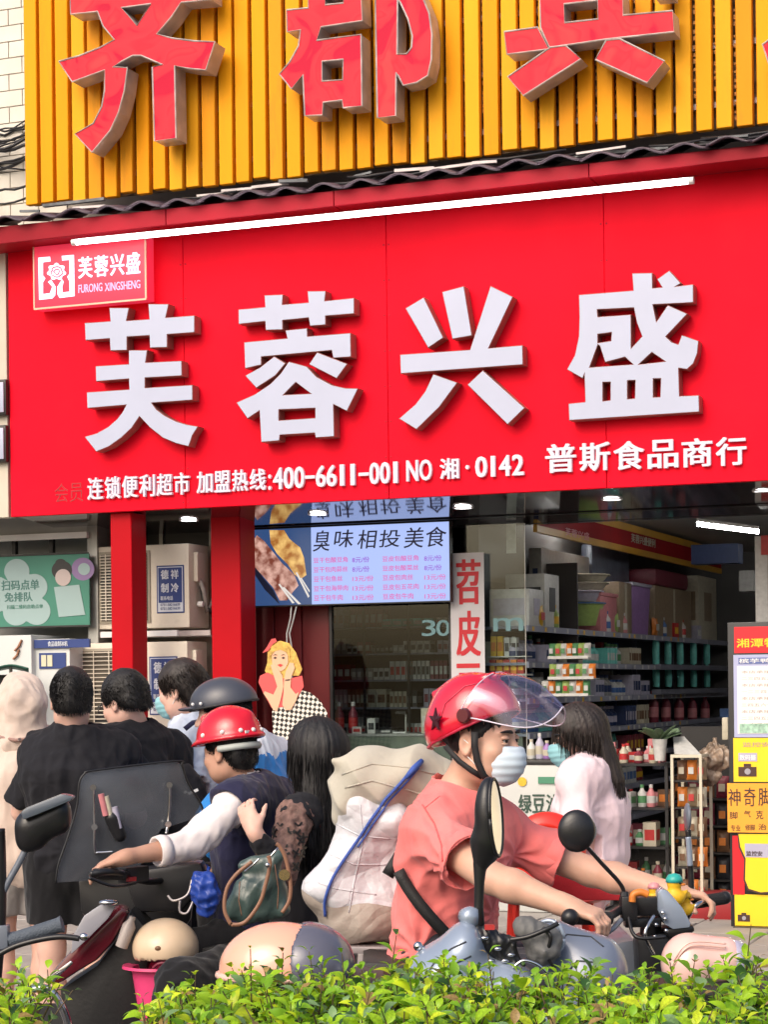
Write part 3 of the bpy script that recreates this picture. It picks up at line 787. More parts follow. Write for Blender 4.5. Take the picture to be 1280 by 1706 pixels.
# ---------------------------------------------------------------- neighbour shop at the left
nb = thing('neighbour_facade', 'grey front of the next shop at the left edge beyond the sign', 'building', F3(60, 1000, -.6), MF)
sL = S_L - 3.2
cx0, cx1 = fl(-60, 1000, -.62)[0], fl(152, 1000, -.62)[0]
part('wall_panel', MB().box(sL, fl(165, 1000, -.9)[0], .93, .97, 0.12, H_SOF + .3), m_wallgrey, nb)
part('column', MB().box(fl(146, 1000, -.60)[0], fl(163, 1000, -.60)[0], .60, .9, .12, H_SOF + .02), m_gframe, nb, bevel=.006)
part('shutter_box', MB().box(sL, fl(146, 900, -.6)[0] - .002, .60, .9, fl(60, 895, -.6)[1], H_SOF + .25), m_gframe, nb, bevel=.004)
part('shutter_rail', MB().box(sL, fl(146, 900, -.58)[0], .565, .598, fl(60, 900, -.6)[1], fl(60, 890, -.6)[1]), m_white, nb)
for i in range(3):
    a = fl(-40 + i * 62, 910, -.7)[0]
    part('mullion', MB().box(a, a + .03, .68, .72, fl(60, 922, -.7)[1], fl(60, 896, -.7)[1]), m_dark, nb)
# pale column of the neighbour's own sign, beside the red sign
ns = thing('neighbour_sign', 'pale beige sign edge with two black-rimmed white boxes at the far left', 'shop sign', F3(0, 700, .02), MF)
part('board', MB().box(sL, fl(13, 700)[0] - .004, 0, .1, fl(0, 862)[1], fl(0, 415)[1]), mat('beige_board', (.58, .52, .42), .5, var=.08), ns)
for y0, y1 in ((632, 692), (708, 770)):
    a = fl(-60, y1, .05)[0]; b = fl(10, y1, .05)[0]
    part('letter_rim', MB().box(a, b, -.05, -.002, fl(0, y1, .05)[1], fl(0, y0, .05)[1]), m_dark, ns, bevel=.01)
    b2 = fl(6, y1, .06)[0]; part('letter_face', MB().box(a, b2, -.062, -.052, fl(0, y1 - 5, .06)[1], fl(0, y0 + 5, .06)[1]), m_letw, ns, bevel=.004)
# green ordering poster
OP = -.52
def fp(x, y, off=OP): return fl(x, y, off)
po = thing('green_poster', 'green poster with a pale cloud of characters on the neighbour shopfront', 'poster', F3(60, 1045, OP), MF)
a, b = fp(-60, 1046), fp(148, 922)
part('sheet', MB().box(a[0], b[0], -OP, -OP + .012, a[1], b[1]), m_poster, po)
part('poster_edge', MB().box(a[0], b[0], -OP - .01, -OP - .001, a[1] - .012, a[1]).box(a[0], b[0], -OP - .01, -OP - .001, b[1], b[1] + .01), m_dark, po)
def disc(mb, cx, cy, r, off, ry=None, n=28):
    pts = [fp(cx + r * math.cos(t), cy + (ry or r) * math.sin(t), off) for t in [2 * math.pi * k / n for k in range(n)]]
    return mb.prism(pts, -off, -off + .002)
cl = [(22, 958, 18), (52, 985, 22), (62, 1010, 22), (30, 1020, 20), (5, 985, 24), (35, 990, 30)]
pts = []
for i in range(120):
    t = 2 * math.pi * i / 120; best = 0
    for (x, y, r) in [(28, 952, 21), (57, 978, 22), (61, 1018, 23), (27, 1020, 22), (-8, 990, 30), (30, 988, 26)]:
        dx, dy = x - 28, y - 988; ct, st = math.cos(t), math.sin(t); bq = dx * ct + dy * st; c2 = dx * dx + dy * dy - r * r; q = bq * bq - c2
        if q > 0: best = max(best, bq + math.sqrt(q))
    pts.append(fp(28 + best * math.cos(t), 988 + best * math.sin(t), OP + .003))
part('cloud', MB().prism(pts, -OP - .003, -OP - .001), m_cloud, po)
for txt, x0, x1, y, h_ in (('扫码点单', 3, 66, 984, 17), ('免排队', 8, 55, 1003, 16)):
    part('poster_writing', line_text(txt, fp(x0, y)[0], fp(x1, y)[0], fp(x0, y)[1], fp(x0, y - h_)[1], -OP - .006, .002, .02), m_cloudtxt, po)
part('poster_writing', line_text('扫描二维码自助点单', fp(12, 1015)[0], fp(72, 1015)[0], fp(12, 1015)[1], fp(12, 1008)[1], -OP - .006, .002, .0), m_poster, po)
part('purple_ring', disc(MB(), 138, 948, 19, OP + .002), m_purple, po)
part('ring_centre', disc(MB(), 140, 948, 10, OP + .005), m_cloud, po)
part('printed_hair', disc(disc(MB(), 103, 950, 17, OP + .003, 16), 101, 938, 9, OP + .0031, 7), m_dark, po)
part('printed_face', disc(MB(), 105, 962, 13, OP + .006, 14), mat('print_skin', (.50, .42, .40), .5, var=.03), po)
pp = [fp(*q, OP + .004) for q in ((90, 978), (132, 974), (142, 1024), (98, 1028))]
part('printed_card', MB().prism(pp, -OP - .005, -OP - .001), m_cloud, po)

# white cabinets and boxes under the poster
cab_m = mat('cabinet_white', (.55, .57, .56), .4, var=.05)
c = thing('drinks_cabinet', 'white cabinet at the far left under the green poster with a small sticker', 'cabinet', F3(20, 1300, -.3), MF)
a, b = fl(-60, 1060, -.3), fl(52, 1060, -.3)
part('body', MB().box(a[0], b[0], .30, .8, .13, a[1]), cab_m, c, bevel=.01)
for i in range(4):
    q = [F3(22 + 4 * math.sin(i * 2.1) + i * 3, 1098 - i * 7, -.29), F3(30 + i * 2, 1090 - i * 8, -.29)]
    part('sticker', MB().bar(q[0], q[1], .02, .008), mat('sticker_brown', (.35, .16, .08), .5), c)
c = thing('ice_machine', 'white machine with blue sign panels left of the lower air conditioner', 'machine', F3(85, 1300, -.35), MF)
a, b = fl(55, 1065, -.35), fl(116, 1065, -.35)
part('body', MB().box(a[0], b[0], .35, .8, .13, a[1]), cab_m, c, bevel=.01)
p0, p1 = fl(58, 1080, -.34), fl(150, 1064, -.34); part('header_strip', MB().box(p0[0], p1[0], .33, .349, p0[1], p1[1]), m_blue, c)
part('header_writing', line_text('食品级制冰机', fl(80, 1077, -.33)[0], fl(113, 1077, -.33)[0], fl(80, 1077, -.33)[1], fl(80, 1068, -.33)[1], .326, .002, .02), m_lblw, c)
p0, p1 = fl(65, 1114, -.34), fl(109, 1087, -.34); part('blue_label', MB().box(p0[0], p1[0], .342, .349, p0[1], p1[1]), m_blue, c)
for x in (68, 78):
    p0, p1 = fl(x, 1110, -.33), fl(x + 8, 1091, -.33); part('label_patch', MB().box(p0[0], p1[0], .336, .341, p0[1], p1[1]), mat('cream', (.6, .58, .42), .5), c)
par = thing('green_canopy', 'dark green little canopy above the drinks counter at the far left', 'canopy', F3(20, 1118, .2), MF)
part('cover', MB().grid(lambda u, v: F3(-30 + 78 * u, 1106 + 10 * (abs(u - .62) * 2) ** 1.5 + 6 * v, .2 - .3 * v), 14, 2), mat('green_cloth', (.02, .10, .07), .6, var=.2), par, smooth=True, solid=.01)
part('pole', MB().tube([F3(18, 1110, .05), Vector((F3(18, 1110, .05).x, -.05, .12))], .012, 8), m_gframe, par)
part('panel', MB().box(fl(-30, 1120, 0)[0], fl(44, 1120, 0)[0], 0, .02, fl(0, 1170, 0)[1], fl(0, 1124, 0)[1]), m_dark, par)

# ---------------------------------------------------------------- air conditioners
def ac_unit(label, px0, pxe, py0, py1, off, fan=(0, 0), lab=None, letters='德祥制冷', boxpipe=True):
    a, b = fl(px0, (py0 + py1) / 2, off)[0], fl(pxe, (py0 + py1) / 2, off)[0]
    zc_ = (px0 + pxe) / 2
    z1, z0 = fl(zc_, py0, off)[1], fl(zc_, py1, off)[1]
    t = thing('air_conditioner', label, 'air conditioner', ((a + b) / 2, -off, z0), MF, 'outdoor air conditioner units between the pillars')
    part('casing', MB().box(a, b, -off, -off + .32, z0, z1), m_ac, t, bevel=.014)
    # fan grille: frame, dark recess, wires
    fa, fb = a + .04, a + (b - a) * .56
    part('grille_frame', MB().box(fa - .02, fb + .02, -off - .012, -off - .001, z0 + .04, z1 - .04), m_acfin, t, bevel=.006)
    part('grille_recess', MB().box(fa, fb, -off - .015, -off - .0125, z0 + .06, z1 - .06), m_acdark, t)
    c = ((fa + fb) / 2, -off - .02, (z0 + z1) / 2); rr = min(fb - fa, z1 - z0 - .12) / 2
    bl = MB()
    for k in range(3):
        an = k * 2.094 + .5; d = Vector((math.cos(an), 0, math.sin(an))); e = Vector((-math.sin(an), 0, math.cos(an)))
        bl.add([Vector(c) + Vector((0, .003, 0)) + d * .03, Vector(c) + Vector((0, .001, 0)) + d * rr + e * rr * .45, Vector(c) + Vector((0, .004, 0)) + d * rr * .95 - e * rr * .35], [(0, 1, 2)])
    part('fan_blades', bl, m_dark, t, kind='stuff')
    n = 22
    for k in range(n):
        z = z0 + .07 + (z1 - z0 - .14) * k / (n - 1)
        part('grille_wire', MB().box(fa, fb, -off - .03, -off - .024, z - .003, z + .003), m_ac, t)
    for k in range(4):
        x = fa + (fb - fa) * (k + .5) / 4; part('grille_bar', MB().box(x - .003, x + .003, -off - .034, -off - .030, z0 + .06, z1 - .06), m_ac, t)
    # side service cover with valves and lagged pipes
    part('service_cover', MB().box(b + .001, b + .035, -off + .07, -off + .2, z0 + (z1 - z0) * .55, z1 - .06), m_ac, t, bevel=.008)
    if boxpipe:
        y = -off + .12; z = z0 + (z1 - z0) * .5
        pg = mat('pipe_lagging', (.28, .26, .24), .7, var=.3, vscale=20, bump=.3, bscale=60)
        part('pipe', MB().tube([(b + .02, y, z + .05), (b + .06, y, z - .04), (b + .05, y + .05, z - .18), (b + .10, y + .12, z - .05), (b + .13, y + .2, z + .08)], .016, 8), pg, t, smooth=True)
        part('pipe', MB().tube([(b + .02, y + .03, z), (b + .04, y + .03, z - .12), (b + .08, y + .08, z - .2), (b + .09, y + .2, z - .1)], .013, 8), m_dark, t, smooth=True)
        part('valve', MB().lathe([(.0, 0), (.02, 0), (.02, .04), (.0, .04)], (b + .012, y, z - .13), (1, 0, 0), 10), m_white, t)
    if lab:
        x0, x1, y0, y1 = lab
        p0, p1 = fl(x0, y1, off), fl(x1, y0, off)
        lt = part('name_label', MB().box(p0[0], p1[0], -off - .005, -off - .001, p0[1], p1[1]), m_blue, t, bevel=.003, seg=1)
        i_ = .010; part('label_panel', MB().box(p0[0] + i_, p1[0] - i_, -off - .0065, -off - .0055, p0[1] + i_, p1[1] - i_), m_lblw, lt)
        q = .016; part('label_field', MB().box(p0[0] + q, p1[0] - q, -off - .0085, -off - .007, p0[1] + (p1[1] - p0[1]) * .22, p1[1] - q), m_blue, lt)
        W, H = p1[0] - p0[0], p1[1] - p0[1]
        cs = [(0, 1), (1, 1), (0, 0), (1, 0)]
        for ch, (i, j) in zip(letters, cs):
            xa = p0[0] + W * (.17 + .36 * i); za = p0[1] + H * (.43 + .28 * j)
            part('label_character', glyph(ch, xa, xa + W * .28, za, za + H * .20, -off - .0105, .0015, .03), m_lblw, lt)
        part('label_character', line_text('联系电话', p0[0] + W * .15, p0[0] + W * .6, p0[1] + H * .27, p0[1] + H * .36, -off - .0105, .001, .02), m_lblw, lt)
        for k, yy in enumerate((.15, .07)):
            part('label_line', line_text('0731-58216639', p0[0] + W * .14, p0[0] + W * .85, p0[1] + H * yy, p0[1] + H * (yy + .055), -off - .0085, .001, .01), m_blue, lt)
    return t
ac_unit('upper white air conditioner with a blue label behind the slim red pillar', 162, 315, 908, 1047, -.62, lab=(262, 307, 941, 1022))
ac_unit('lower white air conditioner behind the heads of the waiting men', 114, 313, 1070, 1248, -.55, lab=(250, 296, 1093, 1191))
br = thing('bracket_shelf', 'grey steel bracket carrying the upper air conditioner', 'bracket', F3(250, 1055, -.6), MF)
a, b = fl(168, 1060, -.6)[0], fl(352, 1060, -.6)[0]; z = fl(250, 1050, -.6)[1]
part('front_beam', MB().box(a, b, .585, .62, z - .045, z - .008), m_galv, br); part('rear_beam', MB().box(a, b, .88, .91, z - .045, z - .008), m_galv, br)
for x in (a + .05, b - .05): part('strut', MB().box(x, x + .04, .621, .879, z - .045, z - .008), m_galv, br)
part('white_pad', MB().box(fl(170, 1060, -.58)[0], fl(297, 1060, -.58)[0], .56, .584, z - .045, z - .004), m_white, br)
# grey wall and window seen behind the upper unit
struct('recess_wall', MB().box(fl(163, 900, -1.1)[0], fl(420, 900, -1.1)[0], 1.1, 1.15, .12, soz(1.1) - .002), mat('recess_render', (.40, .37, .31), .8, var=.12, bump=.1), MF)
vp = thing('vent_window', 'dark small-paned window behind the upper air conditioner', 'window', F3(290, 900, -1.08), MF)
a, b = fl(243, 890, -1.08)[0], fl(350, 890, -1.08)[0]; z0, z1 = fl(290, 912, -1.08)[1], H_SOF
part('pane', MB().box(a, b, 1.085, 1.095, z0, z1), m_dark, vp)
part('mullion', MB().box(a + .12, a + .15, 1.06, 1.084, z0, z1), m_gframe, vp)
part('frame', MB().box(a - .02, a, 1.06, 1.098, z0, z1).box(b, b + .02, 1.06, 1.098, z0, z1), m_gframe, vp)

# ---------------------------------------------------------------- menu screen
OT = -.98
def ft(x, y, o=OT): return fl(x, y, o)
m_scrlit = mat('screen_lit', (.02, .02, .02), .25, var=0, emit=(.40, .52, .95), es=.78)
m_scrpic = mat('screen_photo_blue', (.02, .02, .02), .25, var=0, emit=(.03, .075, .20), es=.8)
m_scrtext = mat('screen_ink', (.005, .005, .02), .4, var=0, emit=(.01, .01, .05), es=.3)
m_scrred = mat('screen_red_text', (.01, .01, .01), .4, var=0, emit=(.75, .10, .42), es=.75)
m_scrpur = mat('screen_purple_text', (.01, .01, .01), .4, var=0, emit=(.30, .06, .62), es=.75)
tv = thing('menu_screen', 'lit menu screen with snack prices hanging under the red sign', 'screen', F3(582, 1006, OT), MF)
a, b = ft(415, 1008), ft(750, 1003); zt = ft(582, 876)[1]; zb = ft(582, 1005)[1]
part('housing', MB().box(a[0] - .008, b[0] + .008, -OT + .003, -OT + .05, zb - .01, zt + .008), m_dark, tv, bevel=.004)
part('bezel', MB().box(a[0] - .008, b[0] + .008, -OT - .003, -OT + .0025, zb - .009, zb).box(a[0] - .008, b[0] + .008, -OT - .003, -OT + .0025, zt, zt + .007).box(a[0] - .008, a[0] + .001, -OT - .003, -OT + .0025, zb, zt).box(b[0], b[0] + .008, -OT - .003, -OT + .0025, zb, zt), m_dark, tv)
sx = ft(519, 940)[0]
part('screen_panel', MB().box(sx, b[0], -OT, -OT + .002, zb, zt), m_scrlit, tv)
part('photo_panel', MB().box(a[0], sx, -OT, -OT + .002, zb, zt), m_scrpic, tv)
def tvp(x, y):   # position inside the 1280x1113 crop of the screen, as board coordinates
    u = (x - 42) / (975 - 42); yt = 168 - 38 * u; yb = 527 - 26 * u; v = (y - yt) / (yb - yt)
    return a[0] + (b[0] - a[0]) * u, zt + (zb - zt) * v
for i, (ch, x0, x1, y0, y1) in enumerate([('臭', 355, 432, 168, 270), ('味', 452, 540, 165, 252), ('相', 560, 645, 165, 258), ('投', 660, 755, 165, 252), ('美', 775, 862, 155, 255), ('食', 870, 962, 152, 250)]):
    p, q = tvp(x0, y1), tvp(x1, y0)
    part('menu_title_character', glyph(ch, p[0], q[0], p[1], q[1], -OT - .003, .001, .006, ital=.02), m_scrtext, tv)
rowsL = [('豆干包酸豆角', '8元/份'), ('豆干包肉蒜丝', '8元/份'), ('豆干包鱼丝', '13元/份'), ('豆干包海带肉', '13元/份'), ('豆干包牛肉', '13元/份')]
rowsR = [('豆皮包酸豆角', '8元/份'), ('豆皮包酸菜丝', '8元/份'), ('豆皮包肉丝', '13元/份'), ('豆皮包五花肉', '13元/份'), ('豆皮包牛肉', '13元/份')]
for r in range(5):
    for (xa, xb, pr0, pr1, rows) in ((352, 512, 533, 612, rowsL), (672, 836, 862, 940, rowsR)):
        y = 325 + r * 44.5 - (xa - 352) * .02
        if len(rows[r][0]) == 5: xb -= 25
        p, q = tvp(xa, y), tvp(xb, y - 32)
        part('menu_line', line_text(rows[r][0], p[0], q[0], p[1], q[1], -OT - .003, .001, .01), m_scrred, tv)
        p, q = tvp(pr0, y - 2), tvp(pr1 + (18 if r > 1 else 0), y - 32)
        part('menu_price', line_text(rows[r][1], p[0], q[0], p[1], q[1], -OT - .003, .001, .008), m_scrpur if r < 2 else m_scrred, tv)
def scr_mat(name, c1, c2, es=.8, sc_=40):
    m = mat(name, (.02, .02, .02), .3, var=0); nt = m.node_tree; b_ = nt.nodes['Principled BSDF']
    tc = nt.nodes.new('ShaderNodeTexCoord'); n = nt.nodes.new('ShaderNodeTexNoise'); n.inputs['Scale'].default_value = sc_; n.inputs['Detail'].default_value = 4
    r = nt.nodes.new('ShaderNodeValToRGB'); r.color_ramp.elements[0].position = .38; r.color_ramp.elements[1].position = .62
    r.color_ramp.elements[0].color = (*c1, 1); r.color_ramp.elements[1].color = (*c2, 1)
    nt.links.new(tc.outputs['Object'], n.inputs['Vector']); nt.links.new(n.outputs['Fac'], r.inputs[0]); nt.links.new(r.outputs[0], b_.inputs['Emission Color'])
    b_.inputs['Emission Strength'].default_value = es; return m
mp1 = scr_mat('screen_photo_meat', (.20, .05, .03), (.72, .42, .34), sc_=14); mp2 = scr_mat('screen_photo_golden', (.38, .14, .03), (.88, .55, .18), sc_=12); mp3 = mat('screen_skewer', (.02, .02, .02), .3, var=0, emit=(.75, .7, .65), es=.8); mp4 = mat('screen_shadow', (.01, .01, .01), .4, var=0, emit=(.01, .015, .04), es=.5)
def tvpoly(name, pts, m, d): part(name, MB().prism([tvp(*p) for p in pts], -OT - d - .0008, -OT - d), m, tv)
tvpoly('pictured_shadow', [(60, 300), (110, 390), (160, 450), (190, 520), (120, 450), (60, 360)], mp4, .001)
tvpoly('pictured_snack', [(85, 192), (120, 220), (200, 320), (262, 380), (280, 430), (255, 458), (225, 500), (190, 500), (160, 440), (120, 395), (75, 345), (52, 290), (55, 235)], mp1, .003)
tvpoly('pictured_snack', [(145, 168), (215, 168), (240, 210), (290, 250), (308, 300), (318, 380), (290, 400), (262, 378), (230, 330), (180, 280), (150, 230)], mp2, .002)
for q in ([(205, 440), (212, 436), (292, 517), (278, 518)], [(185, 425), (192, 421), (262, 512), (250, 514)], [(268, 370), (275, 366), (332, 480), (326, 488)], [(290, 395), (295, 392), (334, 455), (331, 462)]): tvpoly('pictured_skewer', q, mp3, .0045)
cbl = thing('screen_cables', 'two white cables hanging below the menu screen', 'cables', F3(480, 1060, OT), MF)
for dx in (0, 9): part('cable', MB().tube([F3(486 + dx, 1006, OT - .01), F3(484 + dx * .6, 1030, OT - .02), F3(478 + dx * .5, 1055, OT - .01), F3(478 + dx, 1085, OT - .02), F3(476 + dx, 1180, OT - .02)], .006, 6), m_white, cbl, smooth=True)
part('plug', MB().box(*[v for p in (0,) for v in (fl(474, 1180, OT)[0], fl(490, 1180, OT)[0], .98, 1.02, fl(480, 1196, OT)[1], fl(480, 1180, OT)[1])]), m_white, cbl)
# unseen striped wall, added out of view for the scooter mirror to reflect
rn_ = thing('mirror_backdrop', 'unseen cream wall with coloured panels, added for the scooter mirror to reflect', 'building', (S_R + 4, 0, 0), MF)
part('wall', MB().box(S_R + 1.52, S_R + 9, .1, .4, .12, 5.5), mat('cream_wall', (.72, .62, .45), .7, var=.1), rn_)
for k_, (c_, n_) in enumerate((((.05, .30, .16), 'green'), ((.75, .50, .05), 'amber'), ((.7, .7, .68), 'white'), ((.05, .30, .18), 'dark_green'), ((.7, .12, .04), 'orange'))): part('panel', MB().box(S_R + 1.7 + k_ * .42, S_R + 1.95 + k_ * .42, .02, .098, .4, 3.2), mat('panel_' + n_, c_, .5, var=.1), rn_)
# header over the window
zz_ = zt + .012
struct('screen_beam', MB().box(fl(405, 860, -.97)[0], S_R + .4, .925, .965, zz_, soz(.965) - .004), m_dark, MF)
hd = struct('window_header', MB().box(fl(405, 850, -1.3)[0], S_R + .4, 1.30, 1.355, fl(640, 878, -1.3)[1], soz(1.3) - .002), m_dark, MF)
# ---------------------------------------------------------------- inside the shop
IN = MF
CE = 2.95
yB = 8.6
xF = fl(876, 1000, -1.25)[0]
xW = xF - .38        # face of the side wall that carries the long shelves
xR = fl(1330, 1000, -1.4)[0] + .6
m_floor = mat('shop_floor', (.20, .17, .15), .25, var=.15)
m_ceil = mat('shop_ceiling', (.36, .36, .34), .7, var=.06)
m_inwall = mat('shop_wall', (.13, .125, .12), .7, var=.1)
xM = fl(414, 1000, -1.2)[0]
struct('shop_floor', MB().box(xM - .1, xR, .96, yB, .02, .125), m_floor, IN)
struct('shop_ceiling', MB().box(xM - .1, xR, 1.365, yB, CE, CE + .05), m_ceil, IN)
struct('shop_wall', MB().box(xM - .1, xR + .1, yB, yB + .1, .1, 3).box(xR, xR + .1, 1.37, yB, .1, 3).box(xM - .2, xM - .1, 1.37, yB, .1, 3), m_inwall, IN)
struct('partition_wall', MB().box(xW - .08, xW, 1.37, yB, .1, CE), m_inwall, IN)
struct('ceiling_beam', MB().box(xW, xR, 2.2, 2.32, CE - .07, CE - .001), m_ceil, IN)
def tube_in(px0, px1, py0, py1, depth, label):
    A = F3(px0, py0, -depth); B = F3(px1, py1, -depth)
    t = thing('ceiling_tube', label, 'lamp', (A + B) / 2, IN, 'lit tubes inside the shop')
    part('tube', MB().tube([A, B], .016, 10), m_lampdim, t); part('batten', MB().bar(A + Vector((0, 0, .03)), B + Vector((0, 0, .03)), .04, .025), m_white, t)
tube_in(1162, 1264, 873, 886, 2.9, 'lit white tube under the shop ceiling near the right edge')
tube_in(905, 968, 862, 866, 3.2, 'short lit tube under the shop ceiling above the long wall shelves')
for k in range(3):  # unseen tubes, added out of view to brighten the shop inside
    t = thing('ceiling_tube', f'{("nearest", "middle", "farthest")[k]} of three unseen ceiling tubes added to brighten the shop', 'lamp', (xW + 3.1, 3.6 + k * 1.3, CE - .06), IN, 'unseen tubes added to brighten the shop')
    part('tube', MB().tube([(xW + 2.5, 3.6 + k * 1.3, CE - .05), (xW + 3.7, 3.6 + k * 1.3, CE - .05)], .016, 8), m_lampdim, t)

# maroon door panels left of the window
mp_ = thing('maroon_shutter', 'dark maroon closed door leaves under the menu screen', 'door', F3(480, 1200, -1.2), IN)
a, b = fl(412, 1100, -1.2)[0], fl(550, 1100, -1.2)[0]
for k in range(3):
    x0 = a + (b - a) * k / 3; x1 = a + (b - a) * (k + 1) / 3
    part('leaf', MB().box(x0 + .003, x1 - .003, 1.2, 1.24, .125, soz(1.2) - .003), m_maroon, mp_, bevel=.006, seg=1)
# shop window: glass, mullions, counter behind
wn = thing('shop_window', 'tall glass shop window between the maroon door and the open entrance', 'window', F3(700, 1100, -1.15), IN)
wa, wb, wc = fl(551, 1100, -1.15)[0], fl(752, 1100, -1.15)[0], fl(876, 1100, -1.15)[0]
part('pane', MB().box(wa + .02, wb - .008, 1.148, 1.154, .14, H_SOF - .1), m_glass, wn)
part('pane', MB().box(wb + .008, wc, 1.148, 1.154, .14, H_SOF - .1), m_glass, wn)
part('mullion', MB().box(wb - .008, wb + .008, 1.13, 1.17, .125, soz(1.15) - .003), m_dark, wn)
part('edge_frame', MB().box(wa, wa + .02, 1.13, 1.17, .125, soz(1.15) - .003), m_dark, wn)
part('edge_frame', MB().box(wc, wc + .006, 1.147, 1.155, .125, soz(1.15) - .02), m_gframe, wn)
# faint frosted writing on the glass
m_frost = mat('frosted_film', (.16, .30, .32), .6, var=.05)
for txt, x0, x1, y0, y1 in (('3', 703, 726, 1032, 1060), ('0', 727, 750, 1032, 1060), ('m', 822, 872, 1028, 1052)):
    p, q = fl(x0, y1, -1.14), fl(x1, y0, -1.14)
    part('frosted_character', glyph(txt, p[0], q[0], p[1], q[1], 1.141, .002, .012), m_frost, wn)
# vertical white banner with red characters
OBn = -1.08
m_bann = mat('banner_white', (.58, .56, .58), .5, var=.04)
m_banred = mat('banner_red', (.55, .008, .02), .5, var=.05)
bn = thing('vertical_banner', 'white upright banner with big red characters on the shop glass', 'banner', F3(780, 1250, OBn), IN)
a, b = fl(753, 1180, OBn), fl(806, 920, OBn)
part('sheet', MB().box(a[0], b[0], -OBn, -OBn + .006, .6, b[1]), m_bann, bn)
for ch, y0, y1 in (('苕', 930, 1008), ('皮', 1016, 1094), ('豆', 1104, 1180), ('干', 1190, 1262), ('香', 1272, 1345)):
    p, q = fl(761, y1, OBn), fl(801, y0, OBn)
    part('banner_character', glyph(ch, p[0], q[0], p[1], q[1], -OBn - .003, .002, .032), m_banred, bn)

# ---- goods. each product kind is one mesh shared by its copies
GOOD = {}
def pal(name, rgb, **k): return mat('goods_' + name, tuple(x for x in rgb), .45, var=.12, vscale=30, **k)
P_ = dict(white=pal('white', (.55, .55, .53)), cream=pal('cream', (.48, .44, .34)), green=pal('green', (.08, .24, .10)), teal=pal('teal', (.16, .58, .52)),
          blue=pal('blue', (.06, .14, .36)), navy=pal('navy', (.02, .04, .12)), red=pal('red', (.45, .03, .03)), maroon=pal('maroon', (.18, .02, .04)), orange=pal('orange', (.65, .20, .03)),
          yellow=pal('yellow', (.70, .42, .03)), brown=pal('brown', (.16, .08, .04)), card=pal('cardboard', (.26, .19, .12)), purple=pal('purple', (.30, .16, .40)), pink=pal('pink', (.55, .20, .22)),
          grey=pal('grey', (.30, .30, .29)), dark=pal('dark', (.03, .03, .035)), lavender=pal('lavender', (.42, .40, .50)), lime=pal('lime', (.30, .42, .12)))
def box_mesh(w_, d_, h_, m1, m2=None, band=True):
    key = ('b', round(w_, 3), round(d_, 3), round(h_, 3), m1, m2)
    if key in GOOD: return GOOD[key]
    g = MB(); g.box(-w_ / 2, w_ / 2, -d_ / 2, d_ / 2, 0, h_)
    if m2 and band:
        g.mi(1)
        g.box(-w_ * .38, w_ * .38, -d_ / 2 - .0015, -d_ / 2 - .0005, h_ * .25, h_ * .7)
        g.box(w_ / 2 + .0005, w_ / 2 + .0015, -d_ * .38, d_ * .38, h_ * .25, h_ * .7)
    GOOD[key] = g.mesh('carton', [P_[m1], P_[m2 or m1]]); return GOOD[key]
def bottle_mesh(r, h_, m1, m2, m3=None):
    key = ('c', round(r, 3), round(h_, 3), m1, m2, m3)
    if key in GOOD: return GOOD[key]
    g = MB(); g.lathe([(r * .9, 0), (r, h_ * .04), (r, h_ * .62), (r * .45, h_ * .78), (r * .38, h_ * .86)], (0, 0, 0), n=12)
    g.mi(1).lathe([(r * .46, h_ * .86), (r * .46, h_), (0, h_)], (0, 0, 0), n=12)
    g.mi(2).lathe([(r * 1.02, h_ * .18), (r * 1.02, h_ * .5)], (0, 0, 0), n=12)
    GOOD[key] = g.mesh('bottle', [P_[m1], P_[m2], P_[m3 or m1]], smooth='auto'); return GOOD[key]
def bag_mesh(w_, h_, m1, m2):
    key = ('g', round(w_, 3), round(h_, 3), m1, m2)
    if key in GOOD: return GOOD[key]
    g = MB()
    def f(sgn): return lambda u, v: (w_ * (u - .5) * (1 - .08 * math.sin(v * math.pi)), sgn * .028 * math.sin(u * math.pi) ** .6 * math.sin(v * math.pi) ** .6, h_ * v)
    g.grid(f(-1), 8, 8); g.grid(f(1), 8, 8); g.mi(1)
    g.grid(lambda u, v: (w_ * .5 * (u - .5), -.032, h_ * (.3 + .35 * v)), 2, 2)
    GOOD[key] = g.mesh('snack_bag', [P_[m1], P_[m2]], smooth=True); return GOOD[key]
def good(name, me, loc, label, cat, group=None, rot=0):
    o = bpy.data.objects.new(name, me); COL.objects.link(o)
    o.matrix_world = IN @ Matrix.Translation(Vector(loc)) @ Matrix.Rotation(rot, 4, 'Z'); o['label'] = label; o['category'] = cat
    if group: o['group'] = group
    return o

# long shelf along the side wall
m_shelf = mat('shelf_grey', (.20, .21, .27), .45, metal=.2, var=.1)
def ysh(px, x=None):
    x = xF if x is None else x
    a = (px - CX) / FPX; c, s = math.cos(TH), math.sin(TH)
    return (a * (Z0 - x * s) - x * c) / (s - a * c)
def hsh(px, py, x=None):
    x = xF if x is None else x
    y = ysh(px, x); D = Z0 - x * math.sin(TH) + y * math.cos(TH)
    return CAMZ + ray(px, py)[1] * D
shelf_h = [hsh(1000, 1052), hsh(1000, 1106), hsh(1000, 1160), hsh(1000, 1212), hsh(1000, 1262), hsh(1000, 1315), hsh(1000, 1370)]
su = thing('wall_shelving', 'long grey shop shelving along the side wall, packed with goods', 'shelving', (xF, 1.2, .125), IN)
ys0, ys1 = 1.26, 8.5
part('back_panel', MB().box(xW + .001, xW + .02, ys0, ys1, .125, 2.35), mat('shelf_back', (.06, .065, .07), .6), su)
